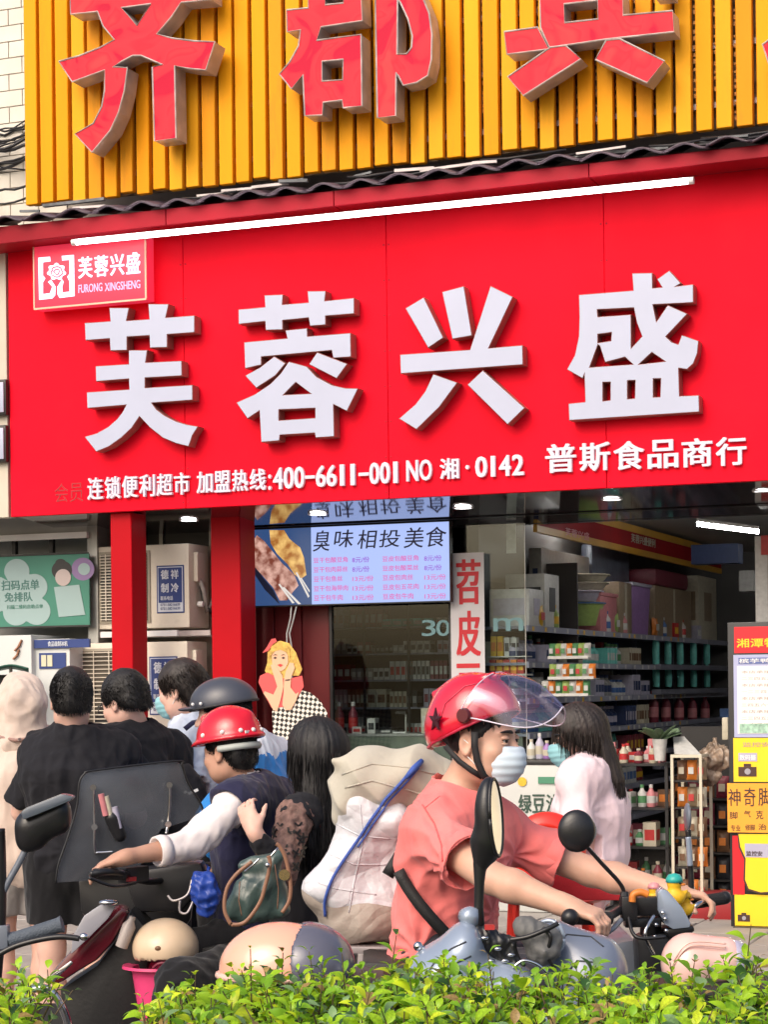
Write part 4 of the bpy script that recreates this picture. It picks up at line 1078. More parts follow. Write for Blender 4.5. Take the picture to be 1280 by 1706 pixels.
for h_ in shelf_h:
    n_ = 5
    for k in range(n_):
        y0 = ys0 + (ys1 - ys0) * k / n_; y1 = ys0 + (ys1 - ys0) * (k + 1) / n_
        b_ = part('shelf_board', MB().box(xW + .02, xF - .006, y0 + .01, y1 - .01, h_ - .02, h_), m_shelf, su)
        part('price_rail', MB().box(xF - .005, xF + .012, y0 + .01, y1 - .01, h_ - .038, h_ + .004), mat('price_rail', (.27, .28, .36), .4), b_)
for h_ in shelf_h[:5]:
    y = ys0 + .1
    while y < 6.2:
        part('price_tag', MB().box(xF + .0125, xF + .014, y, y + .05, h_ - .034, h_ - .002), P_['white'] if rnd.random() < .75 else P_['yellow'], su); y += rnd.uniform(.16, .34)
for k in range(6):
    y = ys0 + (ys1 - ys0) * k / 5; part('upright', MB().box(xW + .02, xW + .06, y - .012, y + .012, .125, 2.35), m_shelf, su)
# header band inside
hb_ = thing('shelf_header_band', 'dark red band with yellow edges and pale writing above the wall shelves', 'sign', (xF, 2, 2.5), IN)
h0_, h1_ = hsh(1000, 901), hsh(1000, 874)
part('band', MB().box(xF + .02, xF + .04, 1.4, 7.6, h0_, h1_), mat('band_dark_red', (.26, .006, .010), .6, spec=.1), hb_)
m_by = mat('band_yellow', (.50, .26, .02), .45)
part('yellow_edge', MB().box(xF + .015, xF + .045, 1.4, 7.6, h0_ - .05, h0_ - .001), m_by, hb_)
part('yellow_edge', MB().box(xF + .015, xF + .045, 1.4, 7.6, h1_ + .001, h1_ + .06), m_by, hb_)
def side_text(txt, px0, px1, py0, py1, m, x, par, name='band_writing'):
    """writing on a face that looks along the shop front"""
    ya, yb = ysh(px0, x), ysh(px1, x); z0, z1 = hsh(px0, py1, x), hsh(px0, py0, x)
    g = line_text(txt, ya, yb, z0, z1, 0, .003, .012)
    g.v = [(x + .002 - p[1], p[0], p[2]) for p in g.v]
    part(name, g, m, par)
side_text('芙蓉兴盛', 945, 985, 878, 892, P_['pink'], xF + .045, hb_)
side_text('芙蓉兴盛便利', 1055, 1095, 888, 903, P_['cream'], xF + .045, hb_)
# big things on the top shelf
TS = shelf_h[0] + .002
def topitem(name, px0, px1, py, label, cat, m, dpt=.3, z0=None, taper=0, bev=.01, extra=None, xo=0):
    xq = xF - .02 - xo; y0, y1 = ysh(px0, xq), ysh(px1, xq); h1 = hsh(px0, py, xq); z0 = TS if z0 is None else z0
    t = thing(name, label, cat, (xF - .18, (y0 + y1) / 2, z0), IN)
    g = MB(); x0, x1 = xF - .02 - dpt - xo, xF - .02 - xo
    v = []
    for z, q in ((z0, taper), (h1, 0)):
        v += [(x0 + q, y0 + q, z), (x1 - q, y0 + q, z), (x1 - q, y1 - q, z), (x0 + q, y1 - q, z)]
    g.add(v, [(0, 3, 2, 1), (4, 5, 6, 7), (0, 1, 5, 4), (1, 2, 6, 5), (2, 3, 7, 6), (3, 0, 4, 7)])
    part('body', g, m, t, bevel=bev)
    if extra: extra(t, x0, x1, y0, y1, z0, h1)
    return t
def tape(t, x0, x1, y0, y1, z0, h1):
    part('tape', MB().box(x1 + .001, x1 + .003, (y0 + y1) / 2 - .03, (y0 + y1) / 2 + .03, z0 + .01, h1 - .01), P_['cream'], t)
def prnt(col):
    def f(t, x0, x1, y0, y1, z0, h1):
        part('print', MB().box(x1 + .001, x1 + .003, y0 + (y1 - y0) * .3, y0 + (y1 - y0) * .7, z0 + (h1 - z0) * .3, z0 + (h1 - z0) * .75), P_[col], t)
        part('print', MB().box(x0 + .03, x1 - .03, y0 - .003, y0 - .001, z0 + (h1 - z0) * .3, z0 + (h1 - z0) * .75), P_[col], t)
    return f
def lidf(col):
    def f(t, x0, x1, y0, y1, z0, h1):
        part('lid', MB().box(x0 - .01, x1 + .012, y0 - .012, y1 + .012, h1, h1 + .03), P_[col], t, bevel=.008)
    return f
topitem('carton', 884, 908, 980, 'white printed carton at the left end of the top shelf', 'carton', P_['white'], extra=prnt('lavender'))
topitem('carton', 910, 934, 955, 'second tall white carton with black fan print on the top shelf', 'carton', P_['white'], extra=prnt('dark'))
def basins(px, py0, py1, r, label, n, m, rimm, wide=1.0):
    y = ysh(px, xF - .2); z0, z1 = hsh(px, py1, xF - .2), hsh(px, py0, xF - .2); c = (xF - .20, y, max(z0, TS)); t = thing('basin', label, 'basin', c, IN)
    for k in range(n):
        h_ = (z1 - c[2]) / n; zz = c[2] + k * h_
        part('bowl', MB().lathe([(r * .78, 0), (r, h_ * .86), (r * 1.07, h_ * .88), (r * 1.07, h_ * .97), (r * .96, h_ * .95), (r * .74, h_ * .1)], (c[0] + .008 * (k % 2), y, zz), n=28), m, t, smooth='auto')
        part('rim', MB().tube([(c[0] + .008 * (k % 2) + r * 1.07 * math.cos(a_), y + r * 1.07 * math.sin(a_), zz + h_ * .93) for a_ in np.linspace(0, 2 * math.pi, 30)], .007, 6), rimm, t, smooth=True)
basins(968, 1003, 1043, .19, 'green washing bowl with a pale blue rim on the top shelf', 1, P_['lime'], P_['blue'])
basins(966, 985, 1003, .185, 'pale lavender bowl resting on the green washing bowl', 1, P_['lavender'], P_['lavender'])
basins(972, 958, 985, .20, 'stack of cream bowls topping the lavender bowl', 2, P_['cream'], P_['cream'])
topitem('storage_box', 1002, 1030, 992, 'pink lidded storage box beside the blue tub', 'storage box', P_['pink'], extra=lidf('pink'))
topitem('dust_bin', 1056, 1086, 975, 'tall purple lidded bin on the top shelf', 'bin', P_['purple'], taper=.02, extra=lidf('lavender'))
topitem('carton', 1034, 1055, 968, 'narrow brown carton squeezed beside the purple bin', 'carton', P_['card'], extra=tape)
topitem('carton', 1094, 1154, 975, 'big plain grey-beige carton under a maroon bag', 'carton', P_['card'], extra=tape)
topitem('shoulder_bag', 1096, 1150, 946, 'maroon shoulder bag lying on the big beige carton', 'bag', P_['maroon'], z0=hsh(1096, 974), bev=.04)
topitem('carton', 1166, 1196, 958, 'beige carton with a round print near the end of the top shelf', 'carton', P_['cream'], extra=prnt('card'))
topitem('carton', 990, 1052, 905, 'large grey-blue wrapped pack standing behind the basins', 'pack', mat('wrap_grey_blue', (.12, .14, .19), .35, var=.2, vscale=8, bump=.4, bscale=12), dpt=.10, bev=.03, xo=.22)
topitem('carton', 905, 985, 912, 'long pale box with a dark blue label high on the shelf end', 'carton', P_['grey'], dpt=.10, extra=prnt('navy'), xo=.22)
t = solo('wall_poster', MB().box(xF - .12, xF - .05, 1.20, 1.205, hsh(880, 922), hsh(880, 873)), P_['white'], 'small white sheet with a black mark pinned at the shelf end', 'paper', (xF, 1.19, 2.5), IN)
# rows of small goods on the shelves, each its own object
kinds = [('carton', 'c'), ('bottle', 'b'), ('snack_bag', 'g')]
combos = [('green', 'white'), ('white', 'green'), ('blue', 'white'), ('teal', 'white'), ('navy', 'lavender'), ('lime', 'red'), ('grey', 'navy'), ('cream', 'brown'), ('lavender', 'navy'), ('white', 'blue')]
dark_combos = [('red', 'white'), ('brown', 'cream'), ('dark', 'grey'), ('pink', 'maroon'), ('grey', 'white'), ('maroon', 'yellow')]
cnt = 0
names_row = ['second', 'third', 'fourth', 'fifth', 'sixth', 'lowest']
for r_, h_ in enumerate(shelf_h[1:]):
    y = ys0 + .08; k = 0; no = 0
    while y < ysh(1085):
        if k == 0: cm = rnd.choice(combos if r_ < 3 else dark_combos + combos); kd = rnd.choice('cbbg'); wd = rnd.uniform(.06, .11); hh = rnd.uniform(.12, .175); k = rnd.randint(3, 6)
        if kd == 'c': me = box_mesh(round(wd, 2), .2, round(hh, 2), *cm); nm = 'carton'
        elif kd == 'b': me = bottle_mesh(round(wd / 2, 2), round(hh, 2), cm[0], cm[1], cm[1]); nm = 'bottle'
        else: me = bag_mesh(round(wd + .03, 2), round(hh, 2), *cm); nm = 'snack_bag'
        no += 1
        o = good(nm, me, (xF - .12, y, h_ + .002), f'{cm[0]} {nm.replace("_", " ")} with {cm[1]} marking, {ordn(no)} from the front on the {names_row[r_]} wall shelf', nm.replace('_', ' '), f'{cm[0]} and {cm[1]} {nm.replace("_"," ")}s on the {names_row[r_]} board', R(90) + rnd.uniform(-.1, .1))
        y += wd + (.035 if kd == 'g' else .012); k -= 1; cnt += 1
tealp = bottle_mesh(.045, .26, 'teal', 'white', 'white'); 
for nb_, px in enumerate((1103, 1123, 1143, 1165, 1187)):
    for (rw, py) in ((0, 1106), (1, 1144)):
        good('bottle', bottle_mesh(.032, .27 if rw else .30, 'teal', 'white', 'teal'), (xF - .05, ysh(px), hsh(px, py)), f'{ordn(nb_ + 1)} teal pump bottle from the left in the {"lower" if rw else "upper"} row at the back', 'bottle', 'teal bottles upper row' if not rw else 'teal bottles lower row')
for nb_, px in enumerate((1098, 1118, 1140, 1162, 1183)):
    good('bottle', bottle_mesh(.045, .28, 'maroon', 'red', 'pink'), (xF - .05, ysh(px), hsh(px, 1204)), f'{ordn(nb_ + 1)} dark red bottle from the left in the row under the teal bottles', 'bottle', 'dark red bottles at the back')
# racks that carry the back bottles
bk = thing('back_rack', 'dark rack with grey ledges holding teal and red bottles at the back', 'shelving', (xF, 4.8, .125), IN)
for py in (1107, 1146, 1206, 1262):
    ya, yb_ = ysh(1090), ysh(1205); part('ledge', MB().box(xF - .02, xF + .06, ya, yb_, hsh(1150, py) - .05, hsh(1150, py) - .006), m_shelf, bk)
# front trays of snacks sticking out of the shelf end
tr = thing('snack_tray_rack', 'white wire tray rack of green snacks hooked on the shelf end', 'rack', F3(950, 1140, -1.35), IN)
for k, (x0, x1, y) in enumerate(((918, 985, 1098), (918, 994, 1132), (905, 985, 1160))):
    p, q = fl(x0, y, -1.35), fl(x1, y, -1.35)
    part('tray', MB().box(p[0], q[0], 1.28, 1.42, p[1], p[1] + .006).box(p[0], q[0], 1.275, 1.28, p[1], p[1] + .02), P_['white'], tr)
    n_ = 7
    for j in range(n_):
        cm = [('green', 'white'), ('lime', 'red'), ('white', 'green'), ('orange', 'white')][(j + k) % 4]
        x = p[0] + (q[0] - p[0]) * (j + .5) / n_
        good('snack_bag', bag_mesh(.055, .10, *cm), (x, 1.33, p[1] + .008), f'{cm[0]} snack bag, {ordn(j + 1)} from left on the {("top", "middle", "bottom")[k]} white tray', 'snack bag', f'{cm[0]} snack bags on the {("top", "middle", "bottom")[k]} tray', rnd.uniform(-.15, .15))
for k, (px, py, kd, cm) in enumerate(((1012, 1043, 'b', ('white', 'blue')), (1026, 1045, 'g', ('lime', 'white')), (1040, 1046, 'b', ('pink', 'white')), (1092, 1052, 'g', ('orange', 'white')), (1106, 1054, 'b', ('blue', 'white')), (1122, 1055, 'c', ('red', 'yellow')), (1138, 1057, 'b', ('white', 'red')), (900, 1041, 'g', ('yellow', 'red')), (925, 1042, 'b', ('lime', 'yellow')), (1160, 1059, 'c', ('lavender', 'white')))):
    xs_ = xF - .03; me = bottle_mesh(.035, .17, cm[0], cm[1], cm[1]) if kd == 'b' else bag_mesh(.12, .16, *cm) if kd == 'g' else box_mesh(.1, .08, .13, *cm)
    good({'b': 'bottle', 'g': 'snack_bag', 'c': 'carton'}[kd], me, (xs_, ysh(px, xs_), TS), f'small {cm[0]} and {cm[1]} {dict(b="bottle", g="packet", c="box")[kd]}, {ordn(k + 1)} along the front of the top wall shelf', {'b': 'bottle', 'g': 'packet', 'c': 'box'}[kd], rot=R(80))
# second rank of goods, taller and uneven, behind the front rank of each board
for r_, h_ in enumerate(shelf_h[1:4]):
    y = ys0 + .12; no = 0
    while y < ysh(1085):
        cm = rnd.choice(combos + dark_combos); no += 1; hh = rnd.choice([.15, .17, .19, .21])
        me = rnd.choice([bottle_mesh(.04, hh, cm[0], cm[1], cm[1]), box_mesh(.08, .1, hh, *cm)])
        good('bottle' if 'bottle' in me.name else 'carton', me, (xF - .28, y, h_ + .002), f'{cm[0]} pack {ordn(no)} from the front in the rear rank of the {names_row[r_]} wall shelf', 'pack', f'rear rank of the {names_row[r_]} wall shelf', R(90)); y += rnd.uniform(.1, .15)
# end-of-window display of yellow packs
dp = thing('window_display_stand', 'small stand with yellow packs above orange boxes behind the glass', 'display stand', F3(850, 1125, -1.3), IN)
p, q = fl(818, 1126, -1.35), fl(882, 1120, -1.35)
part('shelf_plate', MB().box(p[0], q[0], 1.26, 1.45, p[1], p[1] + .012), P_['white'], dp)
part('post', MB().box((p[0] + q[0]) / 2 - .01, (p[0] + q[0]) / 2 + .01, 1.44, 1.46, .125, p[1] + .28), m_gframe, dp)
part('upper_plate', MB().box(p[0], q[0], 1.28, 1.43, p[1] + .13, p[1] + .138), P_['white'], dp)
for j in range(5):
    x = p[0] + .03 + j * .052
    good('carton', box_mesh(.045, .08, .10, 'orange' if j % 2 else 'red', 'yellow'), (x, 1.34, p[1] + .013), f'little {"orange" if j % 2 else "red"} box, {ordn(j + 1)} from left on the lower window display plate', 'carton', f'{"orange" if j % 2 else "red"} boxes on the window display')
for j in range(4):
    x = p[0] + .035 + j * .05
    good('carton', box_mesh(.04, .06, .14, 'yellow', 'orange') if j < 2 else box_mesh(.04, .06, .13, 'white', 'dark'), (x, 1.34, p[1] + .139), f'upright {"yellow" if j < 2 else "white"} pack, {ordn(j + 1)} from left on the upper window display plate', 'carton', f'{"yellow" if j < 2 else "white"} packs on the window display')
# shelving seen through the window
ws = thing('window_shelving', 'dark open shelving of small boxes seen through the shop window', 'shelving', F3(650, 1200, -2.3), IN)
wx0, wx1 = fl(545, 1100, -2.4)[0], fl(765, 1100, -2.4)[0]; yy = 2.4
part('back_panel', MB().box(wx0 - .1, wx1 + .9, yy + .16, yy + .18, .125, H_SOF - .3), mat('window_back', (.05, .045, .045), .6), ws)
wh = [fl(650, y_, -2.3)[1] for y_ in (1044, 1088, 1132, 1178, 1225)]
for i, h_ in enumerate(wh): part('shelf_board', MB().box(wx0, wx1, yy - .12, yy + .159, h_ - .014, h_), m_shelf, ws)
for i in range(4): x = wx0 + (wx1 - wx0) * i / 3; part('upright', MB().box(x - .01, x + .01, yy - .13, yy - .121, .125, H_SOF - .3), m_dark, ws)
wc_ = [('white', 'dark'), ('grey', 'white'), ('teal', 'white'), ('cream', 'brown'), ('maroon', 'white'), ('white', 'red'), ('brown', 'cream'), ('dark', 'grey'), ('lavender', 'maroon')]
rn = ['top', 'second', 'middle', 'fourth', 'bottom']
for i, h_ in enumerate(wh):
    x = wx0 + .04; k = 0; no = 0
    while x < wx1 - .05:
        if k == 0: cm = rnd.choice(wc_); wd = rnd.choice([.03, .04, .05, .08]); hh = rnd.choice([.06, .09, .12, .14]); k = rnd.randint(2, 5); x += rnd.choice([0, .0, .05])
        no += 1
        good('carton', box_mesh(wd, .12, hh, *cm), (x, yy - .02, h_ + .001), f'{cm[0]} box with {cm[1]} label, {ordn(no)} from left on the {rn[i]} shelf behind the window', 'carton', f'{cm[0]} and {cm[1]} boxes on the {rn[i]} window board')
        x += wd + .006; k -= 1
# counter with things on it
ct = thing('shop_counter', 'grey-green glazed counter right behind the shop window', 'counter', F3(660, 1400, -1.3), IN)
ca, cb2 = fl(552, 1250, -1.3)[0], fl(872, 1250, -1.3)[0]; chh = fl(660, 1222, -1.3)[1]
part('front_glass', MB().box(ca, cb2, 1.29, 1.30, .2, chh - .02), mat('counter_green', (.16, .19, .15), .2, var=.2, vscale=6, spec=.7), ct)
part('counter_top', MB().box(ca, cb2, 1.28, 1.7, chh - .019, chh), P_['grey'], ct, bevel=.004)
part('plinth', MB().box(ca, cb2, 1.3, 1.7, .125, .199), m_dark, ct)
for x_, w__, hh, cm, lb in ((566, .05, .20, ('brown', 'red'), 'dark red sauce bottle at the left end of the counter'), (589, .05, .20, ('brown', 'red'), 'dark red sauce bottle beside the first one on the counter')):
    good('bottle', bottle_mesh(.035, .23, 'maroon', 'white', 'red'), (fl(x_, 1222, -1.45)[0], 1.45, chh + .001), lb, 'bottle')
for x_, w__, hh, cm, lb in ((598, .07, .05, ('white', 'red'), 'low white box with red print at the left of the counter'), (622, .06, .11, ('white', 'dark'), 'white box with rows of dark dots on the counter'), (646, .09, .03, ('dark', 'white'), 'flat dark tray with a white slip on the counter'), (714, .08, .18, ('cream', 'white'), 'cream paper bag on the counter beside the banner')):
    good('carton', box_mesh(w__, .08, hh, *cm), (fl(x_, 1222, -1.38)[0], 1.38, chh + .001), lb, 'carton')
pt = thing('card_terminal', 'grey card terminal on a stand on the counter', 'terminal', (fl(668, 1222, -1.4)[0], 1.4, chh), IN)
x_ = fl(668, 1222, -1.4)[0]; part('base', MB().box(x_ - .05, x_ + .05, 1.36, 1.46, chh + .001, chh + .012), m_white, pt, bevel=.003); part('stem', MB().box(x_ + .03, x_ + .04, 1.41, 1.43, chh + .012, chh + .14), m_gframe, pt); part('head', MB().box(x_ - .03, x_ + .045, 1.38, 1.42, chh + .141, chh + .16), m_dark, pt)

# freezer with the green bean label
fz = thing('drinks_freezer', 'white freezer with a green bean drink label beside the entrance', 'freezer', F3(900, 1560, -.3), IN)
fa_, fb_ = fl(800, 1400, -.3)[0], fl(985, 1400, -.3)[0]; fh = fl(900, 1266, -.3)[1]
part('body', MB().box(fa_, fb_, .3, .85, .13, fh - .03), mat('freezer_white', (.50, .51, .49), .35, var=.05), fz, bevel=.012)
part('lid', MB().box(fa_ - .005, fb_ + .005, .29, .86, fh - .029, fh), m_dark, fz, bevel=.008)
p, q = fl(897, 1305, -.29), fl(931, 1294, -.29); m_gl = mat('freezer_green', (.06, .22, .13), .5)
part('green_strip', MB().box(p[0], q[0], .288, .298, p[1], q[1]), m_gl, fz)
for i, c in enumerate('绿豆沙'):
    p, q = fl(864 + i * 23, 1354, -.29), fl(885 + i * 23, 1323, -.29); part('freezer_character', glyph(c, p[0], q[0], p[1], q[1], .293, .005, .02), mat('freezer_ink', (.03, .07, .05), .5), fz)
p = F3(870, 1302, -.29); part('round_mark', MB().lathe([(0, 0), (.03, 0), (.03, .004), (0, .004)], (p.x, .296, p.z), (0, -1, 0), 20), P_['yellow'], fz)
# paper cups and jars on the freezer
for i, (x_, cm, hh) in enumerate(((886, ('white', 'cream'), .13), (900, ('lavender', 'white'), .17), (912, ('purple', 'cream'), .12), (925, ('white', 'lavender'), .15))):
    good('bottle', bottle_mesh(.028, hh, cm[0], cm[1], 'cream'), (fl(x_, 1262, -.5)[0], .5, fh + .001), f'{cm[0]} bottle with {cm[1]} cap standing on the freezer lid', 'bottle')

# goods by the entrance at the right
rk = thing('entrance_rack', 'dark wire rack of small goods standing inside the entrance', 'rack', F3(1080, 1500, -1.0), IN)
ra, rb = fl(1000, 1400, -1.0)[0], fl(1114, 1400, -1.0)[0]
rh = [fl(1060, y_, -1.0)[1] for y_ in (1272, 1345, 1410, 1475)]
for x in (ra, rb - .02):
    for y in (1.0, 1.38): part('post', MB().box(x, x + .02, y, y + .02, .125, rh[0] + .01), m_dark, rk)
for h_ in rh: part('shelf_board', MB().box(ra, rb, 1.0, 1.4, h_ - .015, h_), m_dark, rk)
rc_ = [('white', 'green'), ('red', 'white'), ('cream', 'red'), ('green', 'white'), ('brown', 'orange'), ('maroon', 'cream'), ('dark', 'orange'), ('pink', 'white')]
for i, h_ in enumerate(rh):
    for d in range(2):
        x = ra + .05; no = 0
        while x < rb - .05:
            cm = rnd.choice(rc_); wd = rnd.choice([.05, .07, .09]); hh = rnd.uniform(.07, .16)
            no += 1; nm = rnd.choice(['carton', 'bottle']); me = box_mesh(wd, .1, round(hh, 2), *cm) if nm == 'carton' else bottle_mesh(.03, round(hh, 2) + .03, cm[0], cm[1], cm[1])
            good(nm, me, (x, 1.08 + d * .18, h_ + .001), f'{cm[0]} {nm}, {ordn(no)} from left in the {("front", "rear")[d]} row, {("top", "second", "third", "lowest")[i]} board of the dark rack', nm, f'{cm[0]} {cm[1]} {nm}s on the entrance rack', rnd.uniform(-.3, .3)); x += wd + .012
st = thing('white_frame_stand', 'cream framed wire stand with shelves of snacks near the entrance', 'stand', F3(1145, 1500, -.8), IN)
a, b = fl(1119, 1400, -.8)[0], fl(1171, 1400, -.8)[0]; zt = fl(1145, 1262, -.8)[1]
m_cream = mat('cream_metal', (.60, .56, .44), .4, var=.05)
for x in (a, b - .018):
    for y in (.8, 1.1): part('post', MB().box(x, x + .018, y, y + .018, .125, zt - .001), m_cream, st)
part('top_frame', MB().box(a, b, .8, .818, zt, zt + .02).box(a, b, 1.1, 1.118, zt, zt + .02).box(a, a + .018, .819, 1.099, zt, zt + .02).box(b - .018, b, .819, 1.099, zt, zt + .02), m_cream, st)
for k, y_ in enumerate((1300, 1345, 1395, 1445, 1500)):
    h_ = fl(1145, y_, -.8)[1]; part('shelf_board', MB().box(a + .019, b - .019, .81, 1.1, h_ - .01, h_), m_dark, st)
    for j in range(3):
        cm = [('brown', 'cream'), ('orange', 'white'), ('card', 'red'), ('cream', 'brown')][(j + k) % 4]
        good('snack_bag', bag_mesh(.07, .13, *cm), (a + .055 + j * .065, .9, h_ + .001), f'{("left", "middle", "right")[j]} {cm[0]} snack bag on the {("top", "second", "third", "fourth", "lowest")[k]} board of the cream stand', 'snack bag', f'{cm[0]} snack bags on the cream stand')
lid_ = thing('slanted_sheet', 'white folded price sheet leaning on top of the cream stand', 'sheet', F3(1150, 1258, -.8), IN)
part('sheet', MB().add([F3(1124, 1262, -.8) + Vector((0, 0, .03)), F3(1170, 1266, -.8) + Vector((0, 0, .03)), F3(1140, 1226, -1.1), F3(1122, 1228, -1.1)], [(0, 1, 2, 3)]), P_['white'], lid_, solid=.006)
# potted plant and bag
pp_ = thing('potted_plant', 'small plant with broad grey-green leaves in a white pot by the entrance', 'plant', F3(1100, 1262, -.95), IN)
c = F3(1100, 1262, -.95)
part('pot', MB().lathe([(.035, 0), (.05, .14), (.052, .145), (.045, .145), (.04, .13), (0, .13)], (c.x, c.y, c.z - .02), n=20), P_['white'], pp_, smooth='auto')
m_leafin = mat('plant_leaf', (.12, .19, .10), .5, var=.3, vscale=10)
for k in range(9):
    an = k * 2.4; el = .35 + .12 * (k % 3); L = .16 + .03 * (k % 2)
    d = Vector((math.cos(an) * math.cos(el), math.sin(an) * math.cos(el), math.sin(el) + .3)); sd_ = Vector((-math.sin(an), math.cos(an), .3))
    part('leaf', MB().grid(lambda u, v: c + Vector((0, 0, .11)) + d * (L * u) + Vector((0, 0, -.05 * u * u)) + sd_ * (.075 * (v - .5) * math.sin(math.pi * min(1, u * .93 + .05)) ** .8), 7, 3), m_leafin, pp_, smooth=True, solid=.002)
# plastic bags of snacks right of the stand
for (px, py, r_, lb) in ((1190, 1262, .13, 'clear bulging bag of orange snacks right of the cream stand'), (1178, 1292, .10, 'crumpled clear bag on the shelf below the orange snacks')):
    s_ = SDF(); c = np.array(F3(px, py, -1.1)); s_.el(c, (r_, r_ * .7, r_ * .75)); s_.rc(c + (0, 0, r_ * .5), c + (0.02, 0, r_ * .95), .03, .012, k=.05)
    solo('snack_sack', sdf_mesh('snack_sack', s_, mat('sack_film', (.27, .20, .15), .3, var=.5, vscale=16), c, .01, folds(.012, 30, (1, 1, 1), 3)), None, lb, 'bag', tuple(c), IN)
# dark shelves of brown goods low on the right
lr = thing('low_goods_rack', 'low rack of dark packets with orange tags inside the entrance at the right', 'rack', F3(1180, 1520, -1.3), IN)
a, b = fl(1118, 1450, -1.4)[0], fl(1250, 1450, -1.4)[0]
part('back', MB().box(a, b, 1.75, 1.77, .125, 1.3), m_dark, lr)
lh = [fl(1180, y_, -1.4)[1] for y_ in (1330, 1375, 1420, 1465, 1505)]
for h_ in lh: part('shelf_board', MB().box(a, b, 1.4, 1.749, h_ - .012, h_), m_dark, lr)
for i, h_ in enumerate(lh):
    x = a + .05; no = 0
    while x < b - .04:
        no += 1
        cm = rnd.choice([('brown', 'orange'), ('maroon', 'cream'), ('dark', 'orange'), ('brown', 'cream'), ('card', 'dark')])
        good('snack_bag', bag_mesh(.09, .15, *cm), (x, 1.48, h_ + .001), f'{cm[0]} packet, {ordn(no)} from left on the {("top", "second", "third", "fourth", "lowest")[i]} board of the low right rack', 'packet', f'{cm[0]} {cm[1]} packets on the low rack'); x += .1
# tall white fridge edge at the right
fr = thing('upright_fridge', 'white framed edge of an upright fridge at the right edge above the advert', 'fridge', F3(1275, 1200, -1.4), IN)
a = fl(1258, 950, -1.5)[0]; part('side', MB().box(a, a + .09, 1.5, 1.7, .125, fl(1260, 893, -1.5)[1]), P_['white'], fr, bevel=.01); part('door_frame', MB().box(a + .10, a + .7, 1.49, 2.1, .125, fl(1260, 925, -1.5)[1]), m_cream, fr, bevel=.01)
part('top_sign', MB().box(a + .05, a + .7, 1.47, 1.489, fl(1260, 925, -1.5)[1], fl(1260, 893, -1.5)[1]), P_['red'], fr)
# dark pack stack above the fridge line and small papers
for (x0, x1, y0, y1, m, lb) in ((1152, 1230, 905, 940, 'navy', 'dark navy box high at the back of the shop'), (1232, 1256, 950, 985, 'grey', 'small grey paper notice at the back of the shop'), (1200, 1222, 1180, 1195, 'blue', 'little blue packet beside the advert board')):
    a, b = fl(x0, y1, -4.5), fl(x1, y0, -4.5); solo('carton', MB().box(a[0], b[0], 4.5, 4.7, a[1], b[1]), P_[m], lb, 'carton', (a[0], 4.5, a[1]), IN)

# ---------------------------------------------------------------- advert board at the right edge
OA = .1
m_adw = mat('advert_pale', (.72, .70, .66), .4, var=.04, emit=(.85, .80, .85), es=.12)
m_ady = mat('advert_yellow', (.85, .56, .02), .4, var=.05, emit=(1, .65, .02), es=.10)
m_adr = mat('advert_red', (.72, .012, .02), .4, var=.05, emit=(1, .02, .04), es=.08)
m_ado = mat('advert_orange', (.85, .36, .03), .5, var=.05)
m_adb = mat('advert_bluish', (.40, .42, .62), .4, var=.04)
ad = thing('advert_board', 'upright advert board with a red head, pale notice and yellow sheets at the right edge', 'advert board', F3(1250, 1550, OA), MF)
def fa(x, y, o=OA): return fl(x, y, o)
def panel(name, x0, x1, y0, y1, m, d, th=.002, **k):
    p, q = fa(x0, y1), fa(x1, y0); part(name, MB().box(p[0], q[0], -OA - d - th, -OA - d, p[1], q[1]), m, ad, **k)
panel('frame', 1218, 1340, 1034, 1552, m_dark, -.04, .038, bevel=.008)
panel('base', 1225, 1330, 1545, 1556, m_dark, .0, .06, bevel=.004)
panel('head_panel', 1224, 1340, 1042, 1088, m_adr, .0); panel('notice_border', 1224, 1340, 1089, 1228, m_adb, .0)
panel('notice_sheet', 1230, 1340, 1108, 1222, m_adw, .003)
panel('notice_heading', 1231, 1280, 1095, 1106, mat('heading_blue', (.12, .16, .38), .4), .003)
panel('yellow_sheet', 1223, 1340, 1229, 1302, m_ady, .0)
panel('red_side', 1222, 1240, 1392, 1490, m_adr, .0)
panel('lower_yellow_sheet', 1225, 1340, 1492, 1541, m_ady, .0)
def wr(txt, x0, x1, y0, y1, m, d, bold=.015, nm='writing'):
    p, q = fa(x0, y1), fa(x1, y0); part(nm, line_text(txt, p[0], q[0], p[1], q[1], -OA - d, .001, bold), m, ad)
wr('湘潭特产', 1228, 1318, 1062, 1079, m_ady, .004, .02); wr('槟芋鸭子', 1232, 1302, 1096, 1105, m_adw, .007, .02)
txtm = mat('notice_text', (.38, .28, .26), .5); 
for k in range(9):
    wr('一二三四五六七八九十'[k % 3:k % 3 + 7] if k % 2 else '本店承接各类', 1236, 1310, 1116 + k * 11, 1122 + k * 11, txtm, .006, 0)
panel('notice_picture', 1233, 1300, 1205, 1221, mat('notice_picture', (.35, .55, .42), .5, var=.4, vscale=40), .0052)
wr('监控安装', 1238, 1300, 1236, 1244, txtm, .004, .01); panel('caption_patch', 1231, 1262, 1254, 1268, mat('grey_lilac', (.42, .40, .52), .5), .003); wr('数码摄', 1233, 1260, 1257, 1266, m_adw, .006)
m_ink = mat('sheet_ink', (.06, .025, .02), .5)
